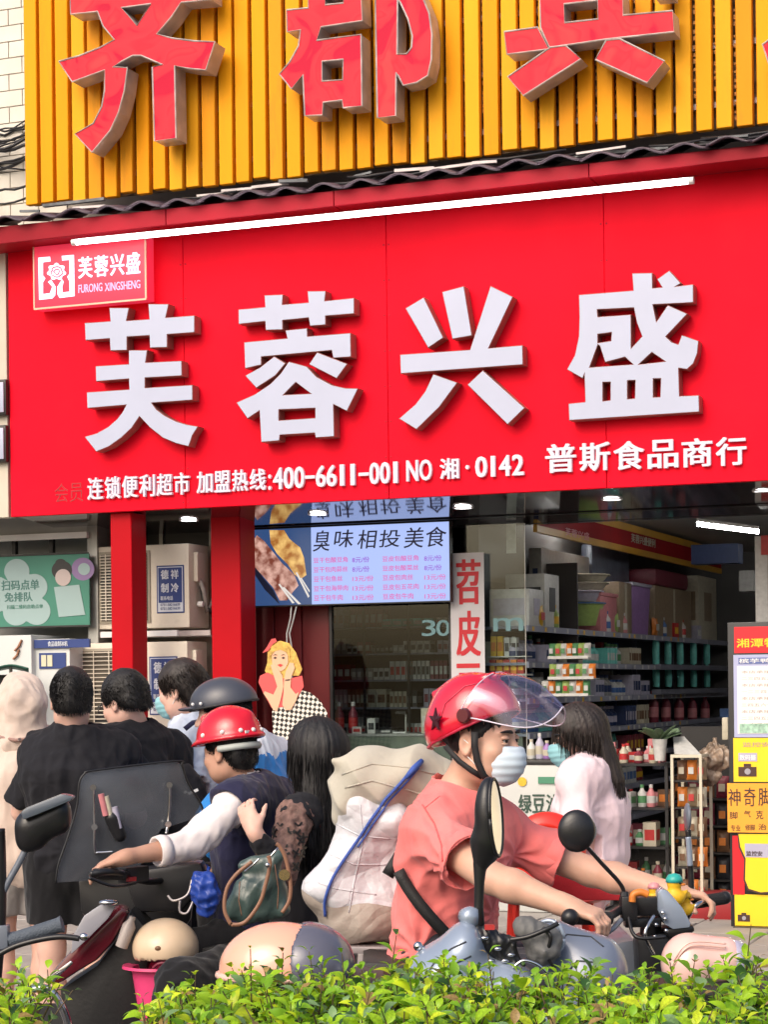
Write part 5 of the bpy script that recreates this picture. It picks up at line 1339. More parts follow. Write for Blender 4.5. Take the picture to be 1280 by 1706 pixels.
def camera_icon(cx, cy, r):
    p, q = fa(cx - r, cy + r * .6), fa(cx + r, cy - r * .45)
    part('printed_camera', MB().box(p[0], q[0], -OA - .006, -OA - .004, p[1], q[1]).box(*(lambda a, b: (a[0], b[0]))(fa(cx - r * .4, cy), fa(cx + r * .4, cy)), -OA - .006, -OA - .004, q[1] + .0005, fa(cx, cy - r * .8)[1]), m_ink, ad)
    c = F3(cx, cy + 1, OA + .007); part('printed_lens', MB().lathe([(0, 0), (r * .33 / 265, 0), (r * .33 / 265, .001), (0, .001)], c, (0, -1, 0), 16), mat('lens_grey', (.35, .33, .36), .4), ad)
camera_icon(1246, 1284, 15); camera_icon(1258, 1443, 14); camera_icon(1240, 1528, 10)
# orange stuck-on sheet
os_ = thing('orange_notice', 'orange handwritten sheet stuck across the advert board', 'notice', F3(1250, 1385, OA + .03), MF)
p, q = fl(1213, 1386, OA + .03), fl(1340, 1305, OA + .03)
part('sheet', MB().box(p[0], q[0], -OA - .032, -OA - .03, p[1], q[1]), m_ado, os_)
for txt, x0, x1, y0, y1 in (('神', 1212, 1232, 1314, 1342), ('奇', 1238, 1257, 1312, 1343), ('脚', 1262, 1284, 1312, 1342), ('脚', 1214, 1227, 1352, 1364), ('气', 1238, 1249, 1350, 1361), ('克', 1258, 1270, 1350, 1364), ('专业', 1216, 1232, 1374, 1384), ('修脚', 1240, 1256, 1373, 1383), ('治', 1262, 1275, 1372, 1382)):
    a, b = fl(x0 + 2, y1, OA + .034), fl(x1 + 2, y0, OA + .034); part('ink_character', glyph(txt, a[0], b[0], a[1], b[1], -OA - .034, .001, .008), m_ink, os_)
ys_ = thing('yellow_sticker', 'large yellow sticker with rounded lower edge under the orange notice', 'sticker', F3(1260, 1485, OA + .02), MF)
pts = [fl(*q_, OA + .02) for q_ in [(1231, 1389), (1330, 1389), (1330, 1470), (1300, 1484), (1268, 1486), (1248, 1480), (1242, 1465), (1243, 1430), (1234, 1410)]]
part('sheet', MB().prism(pts, -OA - .022, -OA - .02), m_ady, ys_)
pts2 = [fl(*q_, OA + .019) for q_ in [(1229, 1387), (1332, 1387), (1332, 1472), (1300, 1487), (1267, 1489), (1246, 1483), (1239, 1466), (1240, 1431), (1231, 1411)]]
part('dark_edge', MB().prism(pts2, -OA - .0195, -OA - .018), m_ink, ys_)
a, b = fl(1243, 1427, OA), fl(1285, 1405, OA); part('caption_patch', MB().box(a[0], b[0], -OA - .0245, -OA - .0228, a[1], b[1]), MATS['grey_lilac'], ys_)
a, b = fl(1245, 1425, OA), fl(1272, 1417, OA); part('caption', line_text('监控安', a[0], b[0], a[1], b[1], -OA - .0265, .0015, .015), m_ink, ys_)
solo('broom_head', MB().box(fl(1203, 1200, -.2)[0], fl(1213, 1200, -.2)[0], .2, .24, fl(1210, 1232, -.2)[1], fl(1210, 1195, -.2)[1]), P_['cream'], 'pale cream broom handle end left of the advert board', 'broom', F3(1208, 1232, -.2), MF, bevel=.006)
struct('entrance_step', MB().box(fl(1100, 1500, -.3)[0], S_R, .25, .96, .12, .24), mat('step_red', (.28, .012, .016), .5, var=.3), MF, bevel=.01)
# ---------------------------------------------------------------- people
UP = Vector((0, 0, 1))
def V3(*a): return Vector(a)
def head_axes(deg, pitch=0, tilt=0):
    """heading in degrees: 0 looks away from the camera, 90 to the right of the picture, 180 at the camera"""
    f = Vector((math.sin(R(deg)), math.cos(R(deg)), 0)); r = f.cross(UP)
    f2 = (f * math.cos(R(pitch)) + UP * math.sin(R(pitch))).normalized(); u = r.cross(f2).normalized()
    if tilt: q = Matrix.Rotation(R(tilt), 3, f2); r, u = q @ r, q @ u
    return r, f2, u
def hp_(c, A, p, s=1): return c + (A[0] * p[0] + A[1] * p[1] + A[2] * p[2]) * s
def add_head(S, c, A, s=1, female=False):
    H = lambda *p: hp_(c, A, p, s)
    def e(p, r, k=.02, sub=False): S.el(H(*p), [x * s for x in r], A, k * s, sub, 'head')
    e((0, -.012, .035), (.076, .097, .088)); e((0, .028, -.03), (.064, .066, .09), .03); e((0, .05, -.088), (.036, .036, .03), .03)
    e((.04, .02, -.065), (.03, .05, .04), .03); e((-.04, .02, -.065), (.03, .05, .04), .03)
    e((0, .08, .02), (.05, .018, .012), .02)
    for q in (-1, 1):
        e((q * .04, .064, -.028), (.026, .026, .022), .025)
        e((q * .031, .104, .003), (.019, .016, .011), .01, True)
        e((q * .079, -.004, -.008), (.011, .02, .032), .008); e((q * .086, .002, -.006), (.006, .010, .02), .006, True)
        e((q * .082, .0, -.034), (.007, .010, .009), .006)
        e((q * .031, .081, .003), (.016, .014, .012), .004)
    S.rc(H(0, .093, .006), H(0, .115, -.034), .008 * s, .012 * s, .014, tag='head'); S.rc(H(-.011, .104, -.037), H(.011, .104, -.037), .008 * s, .008 * s, .008, tag='head')
    e((0, .097, -.062), (.025, .010, .007), .008); e((0, .094, -.072), (.021, .011, .008), .006); e((0, .107, -.067), (.022, .006, .0016), .003, True)
def add_hand(S, w, d, n, sd, curl=.3, s=1.0, thumb=.6, spread=.1):
    """w wrist, d towards the fingertips, n the way the palm faces, sd towards the thumb"""
    d, n = Vector(d).normalized(), Vector(n).normalized(); sd = (Vector(sd) - d * d.dot(Vector(sd))).normalized(); n = (n - d * d.dot(n) - sd * sd.dot(n)).normalized()
    w = Vector(w)
    S.rc(w - d * .01 * s, w + d * .03 * s, .026 * s, .026 * s, .02, tag='hand')
    S.el(w + d * .05 * s, (.040 * s, .050 * s, .016 * s), (sd, d, n), .018, tag='hand')
    for i, (o, L) in enumerate(((.030, .074), (.010, .082), (-.011, .077), (-.030, .060))):
        p = w + (d * .088 + sd * o) * s; a = 0; r = .0088 * s; dd = d + sd * (o * spread * 8)
        S.rc(w + (d * .05 + sd * o * .8) * s, p, .010 * s, .0098 * s, .008, tag='hand')
        for k, fr in enumerate((.45, .31, .24)):
            a += curl * (1.0, 1.25, .9)[k]
            q = p + (dd.normalized() * math.cos(a) + n * math.sin(a)) * (L * fr * s)
            S.rc(p, q, r, r * .92, .005, tag='hand'); p = q; r *= .92
    p = w + (d * .02 + sd * .028) * s; tdir = (d * (1 - thumb) + sd * thumb + n * (.25 + curl * .35)).normalized()
    q = p + tdir * .042 * s; S.rc(p, q, .014 * s, .0115 * s, .012, tag='hand')
    t2 = (tdir + d * .5 + n * curl * .6).normalized(); q2 = q + t2 * .03 * s; S.rc(q, q2, .011 * s, .0095 * s, .006, tag='hand')
    S.rc(q2, q2 + (t2 + n * curl * .3).normalized() * .022 * s, .0095 * s, .008 * s, .005, tag='hand')
def stand_joints(head, deg, ground=.12, lean=0, head_c=1.585):
    s = (head.z - ground) / head_c
    f = Vector((math.sin(R(deg)), math.cos(R(deg)), 0)); r = f.cross(UP)
    b = Vector((head.x, head.y, ground)) - f * .02
    J = {'s': s, 'f': f, 'r': r, 'head': head}
    def q(x, y, z): return b + (r * x + f * y + UP * z) * s
    J.update(neck=q(0, -.045, 1.43), chest=q(0, 0, 1.24), waist=q(0, .0, 1.06), pel=q(0, 0, .93))
    for n_, m in (('R', 1), ('L', -1)):
        J['sh' + n_] = q(m * .178, -.02, 1.385); J['el' + n_] = q(m * .235, .01, 1.10); J['wr' + n_] = q(m * .22, .12, .88)
        J['hip' + n_] = q(m * .09, 0, .88); J['kn' + n_] = q(m * .10, .015, .48); J['an' + n_] = q(m * .10, -.01, .07)
    return J
def body_sdf(J, A, hs=None, female=False, hands=None, arms='LR', legs=True, fat=1.0):
    s = J['s']; S = SDF(); r = (J['shR'] - J['shL']).normalized()
    hs = hs or s
    S.et(J['pel'] - Vector((0, 0, .05 * s)), J['waist'], r, (.165 * s * fat, .115 * s * fat), (.138 * s * fat, .10 * s * fat), .05, tag='torso')
    S.et(J['waist'], J['chest'], r, (.138 * s * fat, .10 * s * fat), (.165 * s * fat, .115 * s * fat), .05, tag='torso')
    up = (J['neck'] - J['chest']).normalized()
    S.et(J['chest'], J['neck'] - up * .06 * s, r, (.165 * s * fat, .115 * s * fat), (.13 * s, .075 * s), .05, tag='torso')
    S.rc(J['shL'] * .88 + J['neck'] * .12, J['shR'] * .88 + J['neck'] * .12, .058 * s, .058 * s, .04, tag='torso')
    for n_ in 'LR': S.rc(J['neck'] - up * .01, J['neck'] * .35 + J['sh' + n_] * .65, .052 * s, .05 * s, .03, tag='torso')
    S.rc(J['neck'], hp_(J['head'], A, (0, -.015, -.05), hs), .058 * s, .054 * s, .03, tag='neck')
    add_head(S, J['head'], A, hs, female)
    for n_ in arms:
        S.rc(J['sh' + n_], J['el' + n_], .052 * s * fat, .041 * s * fat, .03, tag='uarm' + n_)
        m = J['el' + n_] * .7 + J['wr' + n_] * .3
        S.rc(J['el' + n_], m, .041 * s * fat, .043 * s * fat, .02, tag='farm' + n_); S.rc(m, J['wr' + n_], .043 * s * fat, .027 * s, .02, tag='farm' + n_)
        if hands and n_ in hands: add_hand(S, J['wr' + n_], *hands[n_])
        else:
            d = (J['wr' + n_] - J['el' + n_]).normalized(); add_hand(S, J['wr' + n_], d, -J['r'] * (1 if n_ == 'R' else -1), J['f'], .35, s)
    if legs:
        for n_ in 'LR':
            S.rc(J['hip' + n_], J['kn' + n_], .085 * s, .055 * s, .04, tag='thigh'); S.rc(J['kn' + n_], J['kn' + n_] * .6 + J['an' + n_] * .4, .053 * s, .054 * s, .03, tag='shin')
            S.rc(J['kn' + n_] * .6 + J['an' + n_] * .4, J['an' + n_], .054 * s, .036 * s, .03, tag='shin')
            S.rc(J['an' + n_] - UP * .02, J['an' + n_] + J['f'] * .15 * s - UP * .035, .036 * s, .03 * s, .02, tag='foot')
    return S
def skin(name, c): return mat('skin_' + name, c, .48, var=.10, vscale=14, sss=.12, bump=.12, bscale=220, spec=.4, bdist=.002)
def cloth(name, c, **k):
    a = dict(rough=.85, var=.10, vscale=6, sheen=.15, bump=.25, bscale=28, spec=.2, bdist=.012); a.update(k); return mat('cloth_' + name, c, **a)
m_hair = mat('hair_black', (.010, .009, .010), .6, var=.4, vscale=60, bump=.6, bscale=160, spec=.5, stretch=(1, 1, .12), bdist=.004)
m_hairbr = mat('hair_dark_brown', (.024, .017, .015), .55, var=.4, vscale=60, bump=.6, bscale=160, spec=.5, stretch=(1, 1, .12), bdist=.004)
def tufts(me, base, n, L, wdt, dirf, seed=1, name='hair_strands', zmin=None, rj=.16):
    r = random.Random(seed); polys = me.polygons; N = len(polys); mb = MB(); b = Vector(base)
    for _ in range(n):
        p = polys[r.randrange(N)]; c = Vector(p.center) + b
        if zmin is not None and c.z < zmin: continue
        nn = Vector(p.normal); d = dirf(c, nn); d = (d + Vector((r.uniform(-1, 1), r.uniform(-1, 1), r.uniform(-1, 1))) * rj).normalized()
        sd = d.cross(nn)
        if sd.length < .05: continue
        sd.normalize(); l = L * r.uniform(.6, 1.2)
        mb.add([c - sd * wdt - nn * .004, c + sd * wdt - nn * .004, c + d * l * .55 + nn * .003 - sd * wdt * .4, c + d * l + nn * .001], [(0, 1, 2), (1, 3, 2)])
    return mb
def hair_short(T, c, A, s, m, seed=0, back=-.075, thick=.016, L=.016, n=5200):
    S = SDF(); H = lambda *p: hp_(c, A, p, s)
    S.el(H(0, -.012, .04), [(.076 + thick) * s, (.097 + thick) * s, (.090 + thick * 1.25) * s], A)
    S.el(H(0, -.06, -.02), [(.070 + thick * .5) * s, .05 * s, .065 * s], A, .02)
    S.el(H(0, .115, -.03), [.085 * s, .075 * s, .088 * s], A, .015, True)        # face
    for q in (-1, 1): S.el(H(q * .095, .025, -.055), [.04 * s, .055 * s, .065 * s], A, .015, True)
    S.half(H(0, 0, back), tuple(-A[2] * 1 + A[1] * .25), .02)
    def w(V, Q):
        N = vnormals(V, Q); r = np.random.RandomState(seed); D = np.zeros(len(V))
        for k in range(14):
            kk = r.normal(size=3) * np.array([1, 1, .6]); kk /= np.linalg.norm(kk); D += np.sin(V @ kk * (60 + 18 * k) + r.rand() * 6) * .0005 / (1 + k * .12)
        return V + N * D[:, None]
    me = sdf_mesh('hair', S, m, T_base(T), .005, w, 1); h = part('hair', me, None, T)
    dn = -A[2]
    mb = tufts(me, T_base(T), n, L * s, .0009, lambda p, nn: nn * .22 + dn * .8 - A[1] * .25, seed, rj=.10)
    part('hair_strands', mb, m, h, kind='stuff')
    return h
def T_base(T): return BASE[T.name]
def hair_long(T, c, A, s, m, end_z, seed=0, width=.10, front=.03, pull=V3(0, 0, 0), bow=.02, part_name='hair'):
    S = SDF(); H = lambda *p: hp_(c, A, p, s)
    S.el(H(0, -.014, .035), [.094 * s, .112 * s, .104 * s], A)
    top = H(0, -.045, .02); e = Vector((top.x, top.y, end_z)) + pull
    S.et(top, e, A[0], (.094 * s, .085 * s), (width * s, .052 * s), .04)
    S.el(H(0, .13, -.055), [.088 * s, .098 * s, .125 * s], A, .02, True)
    def w(V, Q):
        N = vnormals(V, Q); r = np.random.RandomState(seed); D = np.zeros(len(V))
        a = np.arctan2((V - np.array(c)) @ np.array(A[0]), (V - np.array(c)) @ np.array(A[1]))
        for k in range(12): D += np.sin(a * (9 + 9 * k) + r.rand() * 6 + .8 * np.sin(V[:, 2] * 5 + k)) * .0009 / (1 + .08 * k)
        return V + N * D[:, None]
    me = sdf_mesh('hair', S, m, T_base(T), .006, w, 1); h = part(part_name, me, None, T)
    mb = tufts(me, T_base(T), 5200, .10 * s, .0009, lambda p, nn: nn * .02 + Vector((0, 0, -1)), seed, rj=.05)
    part('hair_strands', mb, m, h, kind='stuff'); return h
def tee(T, B, J, m, hem=.12, nlow=0, sleeve=.62, inf=.022, seed=0, h=.006, amp=.005, name='shirt', arms='LR', neck=.066, cuff=.022, freq=22, sl_r=None, hemdir=None, extra=None, rays=()):
    s = J['s']; S = B.pick(('torso',), inf * s, .05)
    if not rays:
        rays = [(J['sh' + n_] * .62 + J['waist'] * .38, amp * 1.3, 9, .16, i_ * 1.3 + seed) for i_, n_ in enumerate('LR')] + [(J['neck'] - UP * .02, amp * .7, 8, .16, seed * .7), (J['pel'], amp * 1.0, 10, .2, seed * 1.1)]
    for n_ in arms:
        a, b = J['sh' + n_], J['el' + n_]; e = a + (b - a) * min(sleeve, 1)
        r1 = sl_r or (.050 + cuff) * s
        if sleeve <= 1: S.rc(a, e, .066 * s, r1, .035)
        else:
            w_ = J['wr' + n_]; S.rc(a, b, .072 * s, .064 * s, .035); e2 = b + (w_ - b) * (sleeve - 1); S.rc(b, e2, .063 * s, .057 * s, .025); a, e = b, e2; r1 = .057 * s
        if extra: extra(S)
        d = (e - a).normalized(); S.rc(e - d * .022, e + d * .05, r1 - .017, r1 - .017, .004, True)
        # flat cuff: cut the round end
        S.p.append(('cut', np.array(e - d * .006), np.array(d), r1 * 1.6, None, .004, True, ''))
    hem_p = J['pel'] - Vector((0, 0, hem * s)); S.half(hem_p, hemdir or (0, 0, -1), .006)
    S.rc(J['neck'] + (J['head'] - J['neck']) * (.10 - nlow), J['head'], neck * s, neck * s * 1.15, .012, True)
    me = sdf_mesh(name, S, m, T_base(T), h, folds(amp, freq, (1, 1, .45), seed, rays=rays), 2, post=2)
    o_ = part(name, me, None, T)
    return o_
# a disc-shaped cut used for sleeve ends
_bb, _dist = SDF.bb, SDF.dist
def bb2(s, q):
    if q[0] == 'cut': return q[1] - q[3] - .13, q[1] + q[3] + .13
    return _bb(s, q)
def dist2(s, q, X, Y, Z):
    if q[0] == 'cut':
        x, y, z = X - q[1][0], Y - q[1][1], Z - q[1][2]; h = x * q[2][0] + y * q[2][1] + z * q[2][2]
        rr = np.sqrt(np.maximum(x * x + y * y + z * z - h * h, 0)) - q[3]
        return np.maximum(np.maximum(-h, h - .12), rr)
    return _dist(s, q, X, Y, Z)
SDF.bb, SDF.dist = bb2, dist2
def person(label, J, A, skinm, hs=None, h=.007, group=None, **k):
    f = J['anL'] * .5 + J['anR'] * .5; base = (f.x, f.y, min(J['anL'].z, J['anR'].z) - .06)
    T = thing('person', label, 'person', base); B = body_sdf(J, A, hs, **k)
    part('body', sdf_mesh('body', B, skinm, base, h), None, T); return T, B
def legwear(T, B, J, m, to=.9, inf=.02, name='trousers', seed=3, h=.008, amp=.004):
    S = SDF(); s = J['s']
    S.et(J['pel'] - Vector((0, 0, .08 * s)), J['pel'] + (J['waist'] - J['pel']) * .6, J['r'], ((.172 + inf * .6) * s, (.125 + inf * .6) * s), ((.146 + inf * .5) * s, (.11 + inf * .5) * s), .05)
    for n_ in 'LR':
        a, b, c = J['hip' + n_], J['kn' + n_], J['an' + n_]
        if to <= .5: e = a + (b - a) * (to * 2); S.rc(a, e, (.09 + inf) * s, (.075 + inf) * s, .03); S.p.append(('cut', np.array(e), np.array((b - a).normalized()), .2, None, .004, True, ''))
        else: S.rc(a, b, (.09 + inf) * s, (.062 + inf) * s, .03); S.rc(b, b + (c - b) * ((to - .5) * 2), (.062 + inf) * s, (.045 + inf) * s, .03)
    return part(name, sdf_mesh(name, S, m, T_base(T), h, folds(amp, 20, (1, 1, .5), seed), 2), None, T)
def shoes(T, J, m):
    for n_ in 'LR':
        S = SDF(); a = J['an' + n_]; s = J['s']; g = a.z - .055 * s
        S.rc(Vector((a.x, a.y, g + .035)) - J['f'] * .04 * s, Vector((a.x, a.y, g + .03)) + J['f'] * .16 * s, .046 * s, .042 * s, .02); S.rc(a, a - UP * .03, .045 * s, .045 * s, .02); S.half((a.x, a.y, g), (0, 0, -1), .004)
        part('shoe', sdf_mesh('shoe', S, m, T_base(T), .007), None, T)
def eyes(T, c, A, s):
    w_ = mat('eye_white', (.6, .58, .56), .25, var=0); d_ = mat('eye_dark', (.015, .01, .008), .15, var=0)
    sk_ = [c_ for c_ in T.children if c_.name.startswith('body')][0].data.materials[0]
    for q in (-1, 1):
        e = part('eye', MB().ell(hp_(c, A, (q * .031, .0875, .002), s), [.0108 * s] * 3), w_, T, smooth=True)
        part('iris', MB().ell(hp_(c, A, (q * .031 + .003, .0950, .0005), s), [.0056 * s, .005 * s, .0056 * s], A), d_, e, smooth=True)
        part('upper_lid', MB().ell(hp_(c, A, (q * .031, .0878, .0085), s), (.0150 * s, .0128 * s, .0082 * s), A), sk_, e, smooth=True)
        part('lower_lid', MB().ell(hp_(c, A, (q * .031, .0865, -.0068), s), (.0140 * s, .0118 * s, .0060 * s), A), sk_, e, smooth=True)
        pts = [hp_(c, A, (q * (.031 + .0165 * math.cos(t)), .0998 - .011 * abs(math.cos(t)) ** 2, .0030 + .0012 * math.sin(t)), s) for t in np.linspace(0.05, math.pi - .05, 10)]
        part('lash_line', MB().tube(pts, .0013 * s, 6), d_, e)
        pts = [hp_(c, A, (q * x, .103 - (x - .02) ** 2 * 15, .0225 + .0035 * math.sin((x - .012) * 70)), s) for x in np.linspace(.011, .054, 8)]
        part('eyebrow', MB().tube(pts, [.0030 * s, .0044 * s, .005 * s, .005 * s, .0046 * s, .004 * s, .003 * s, .001 * s], 6), m_hair, T)
def face_mask(T, c, A, s, m, seed=0):
    H = lambda *p: hp_(c, A, p, s); S = SDF()
    S.el(H(0, .062, -.052), [.060 * s, .060 * s, .060 * s], A, .02); S.el(H(0, .098, -.045), [.030 * s, .030 * s, .048 * s], A, .025); S.el(H(0, .055, -.088), [.046 * s, .048 * s, .032 * s], A, .02)
    S.el(H(0, .02, -.06), [.064 * s, .060 * s, .09 * s], A, .004, True); S.half(H(0, .035, 0), tuple(-A[1]), .003); S.half(H(0, .1, -.014), tuple(A[2] + A[1] * .1), .008)
    def w(V, Q):
        N = vnormals(V, Q); z = (V - np.array(c)) @ np.array(A[2]) / s; return V + N * (0.0010 * np.sin(z * 2 * math.pi / .022))[:, None]
    mk = part('face_mask', sdf_mesh('face_mask', S, m, T_base(T), .0035, w, 1), None, T)
    for q in (-1, 1):
        for z in (-.018, -.085):
            part('ear_loop', MB().tube([H(q * .052, .050, z), H(q * .070, .022, z * .6 - .01), H(q * .082, -.006, -.012 + (z + .05) * .5)], .0016, 5), m_white, mk, smooth=True)
    return mk
def patch(T, name, pts, wdt, th, m, n=8):
    """flat strap along points; side given per point"""
    mb = MB(); pr = []
    P0 = [Vector(p) for p, _ in pts]
    for i, (p, nrm) in enumerate(pts):
        p = Vector(p); d = (P0[min(i + 1, len(P0) - 1)] - P0[max(i - 1, 0)]).normalized(); nrm = Vector(nrm).normalized(); sd = d.cross(nrm).normalized()
        pr.append([p + sd * wdt / 2, p - sd * wdt / 2])
    mb.grid(lambda u, v: pr[min(int(round(u * (len(pr) - 1))), len(pr) - 1)][int(v)], len(pr) - 1, 1)
    return part(name, mb, m, T, smooth=True, solid=th)

SK1 = skin('tan', (.62, .37, .27)); SK2 = skin('light', (.66, .41, .33)); SK3 = skin('deep', (.50, .28, .20))
m_pinktee = cloth('coral', (.86, .21, .20)); m_blacktee = cloth('black', (.018, .018, .022), spec=.1, sheen=.05); m_whiteshirt = cloth('white', (.72, .66, .66)); m_navy = cloth('navy', (.020, .020, .055))
m_beige = cloth('beige', (.62, .50, .43), sheen=.4); m_ltblue = cloth('pale_blue', (.50, .56, .68)); m_pinkwhite = cloth('pale_pink', (.80, .62, .66)); m_denim = cloth('blue', (.03, .18, .50))
m_blacktr = cloth('black_trousers', (.010, .010, .012)); m_shoe = mat('shoe_white', (.6, .58, .55), .5)
m_maskb = mat('mask_blue', (.62, .74, .84), .75, var=.05, vscale=20, bump=.15, bscale=200, bdist=.002)
m_masktl = mat('mask_teal', (.25, .50, .55), .75, var=.06, vscale=20)

# 1 standing man, black tee, back to the camera
A = head_axes(-12, -6); J = stand_joints(P(119, 1166, 8.3), -8)
J['shL'] = P(62, 1262, 8.35); J['shR'] = P(207, 1258, 8.4); J['neck'] = P(122, 1232, 8.32)
J['elL'] = P(36, 1352, 8.45); J['wrL'] = P(70, 1395, 8.75); J['elR'] = P(228, 1360, 8.5); J['wrR'] = P(180, 1400, 8.8)
J['s'] = .98
T, B = person('man with cropped hair and plain black T-shirt seen squarely from behind', J, A, SK2, .98)
hair_short(T, J['head'], A, .98, m_hair, 1, thick=.010, back=-.045)
tee(T, B, J, m_blacktee, hem=.16, sleeve=.85, inf=.045, seed=2, cuff=.036, amp=.006)
legwear(T, B, J, m_blacktr, .36, .035, 'shorts'); shoes(T, J, m_shoe)
# 2 man with glasses, head turned left, black tee with strap
A = head_axes(-58, -16); J = stand_joints(P(208, 1170, 8.7), -30)
J['neck'] = P(232, 1226, 8.74); J['shL'] = P(186, 1250, 8.6); J['shR'] = P(292, 1258, 8.95); J['elR'] = P(312, 1342, 9.0); J['wrR'] = P(270, 1395, 9.1); J['s'] = 1.0
T, B = person('man with glasses and backpack strap looking down to the left, black T-shirt', J, A, SK2, .98)
hair_short(T, J['head'], A, 1.0, m_hair, 5, back=-.03, thick=.012)
tee(T, B, J, m_blacktee, hem=.12, sleeve=.8, inf=.04, seed=7, cuff=.03)
gf = mat('glasses_frame', (.02, .02, .02), .3)
H = lambda *p: hp_(J['head'], A, p, 1)
gl = part('glasses', MB().tube([H(-.075, -.02, .005), H(-.068, .05, .012), H(-.055, .10, .008)], .0022, 6), gf, T)
part('lens_rim', MB().tube([H(-.032 + .022 * math.cos(t), .108, .002 + .017 * math.sin(t)) for t in np.linspace(0, 2 * math.pi, 14)], .0018, 5), gf, gl)
legwear(T, B, J, m_blacktr, .95); shoes(T, J, m_shoe)
bpk = thing('backpack', 'black backpack with a white tag worn by the man with glasses', 'backpack', P(310, 1330, 8.6))
S = SDF(); S.el(P(298, 1335, 8.72), (.13, .09, .17), None, .03); S.el(P(318, 1372, 8.70), (.09, .07, .10), None, .04)
part('pack', sdf_mesh('pack', S, m_blacktee, T_base(bpk), .008, folds(.005, 18, (1, 1, 1), 3)), None, bpk)
patch(bpk, 'shoulder_strap', [(P(196, 1228, 8.50), (-.2, -1, .5)), (P(206, 1236, 8.49), (-.2, -1, .3)), (P(222, 1255, 8.47), (0, -1, .1)), (P(240, 1278, 8.47), (0, -1, 0)), (P(262, 1305, 8.55), (0, -1, 0))], .055, .006, cloth('strap', (.03, .03, .033)))
part('white_tag', MB().bar(P(314, 1322, 8.60), P(330, 1315, 8.60), .006, .012), m_white, bpk); part('white_tag', MB().bar(P(307, 1320, 8.60), P(311, 1318, 8.60), .006, .012), m_white, bpk)
# 3 hooded person far left
A = head_axes(-20, -5); J = stand_joints(P(34, 1180, 8.8), -12); J['s'] = 1.0
J['neck'] = P(36, 1236, 8.82); J['shL'] = P(-38, 1262, 8.8); J['shR'] = P(96, 1258, 8.85); J['elR'] = P(96, 1360, 8.9); J['elL'] = P(-48, 1370, 8.85)
T, B = person('person in a beige hoodie with the hood up at the far left', J, A, SK2, .98)
S = B.pick(('torso',), .05, .05)
for n_ in 'LR': S.rc(J['sh' + n_], J['el' + n_], .075, .07, .04); S.rc(J['el' + n_], J['wr' + n_], .068, .05, .03)
S.half(J['pel'] - UP * .30, (0, 0, -1), .006)
S2 = SDF(); H = lambda *p: hp_(J['head'], A, p, 1)
S2.el(H(0, -.02, .03), [.108, .128, .125], A); S2.et(H(0, -.03, -.01), H(0, -.03, -.14), A[0], (.105, .10), (.12, .10), .04); S2.el(H(0, .16, -.02), [.075, .09, .11], A, .02, True)
hd_ = part('hoodie', sdf_mesh('hoodie', S, m_beige, T_base(T), .007, folds(.006, 16, (1, 1, .5), 11)), None, T)
part('hood', sdf_mesh('hood', S2, m_beige, T_base(T), .006, folds(.006, 24, (1, 1, .6), 4)), None, hd_)
part('hood_seam', MB().tube([H(-.10, -.06, -.125), H(-.05, -.135, -.145), H(.02, -.15, -.14), H(.09, -.11, -.12)], .008, 6), cloth('seam', (.36, .22, .19)), hd_, smooth=True)
pm_ = mat('print_grey', (.35, .26, .24), .7)
for (x, y, l) in ((30, 1232, 8), (52, 1228, 10), (56, 1226, 5), (34, 1240, 6), (45, 1262, 7)): part('back_print', MB().bar(P(x, y, 8.62), P(x + l * .6, y - l * .5 + 3, 8.63), .006, .012), pm_, hd_)
legwear(T, B, J, cloth('grey', (.3, .28, .27)), .36, .02, 'shorts'); shoes(T, J, m_shoe)
# 4 student with mask facing left
A = head_axes(-72, -8); J = stand_joints(P(302, 1150, 9.2), -60); J['s'] = 1.0
J['neck'] = P(318, 1206, 9.22); J['shL'] = P(322, 1240, 9.05); J['shR'] = P(338, 1232, 9.4); J['elL'] = P(318, 1312, 9.0); J['wrL'] = P(280, 1352, 9.0)
T, B = person('young man in pale blue shirt and teal mask facing left', J, A, SK2, 1.0)
hair_short(T, J['head'], A, 1.0, m_hairbr, 12, thick=.015, L=.03)
tee(T, B, J, m_ltblue, hem=.1, sleeve=.8, inf=.03, seed=12)
face_mask(T, J['head'], A, 1.02, m_masktl); legwear(T, B, J, m_blacktr, .95); shoes(T, J, m_shoe)
patch(T, 'collar_band', [(P(308, 1214, 8.93), (0, -1, .3)), (P(322, 1203, 8.95), (0, -1, .3)), (P(334, 1201, 9.0), (.2, -1, .3))], .022, .004, m_navy)
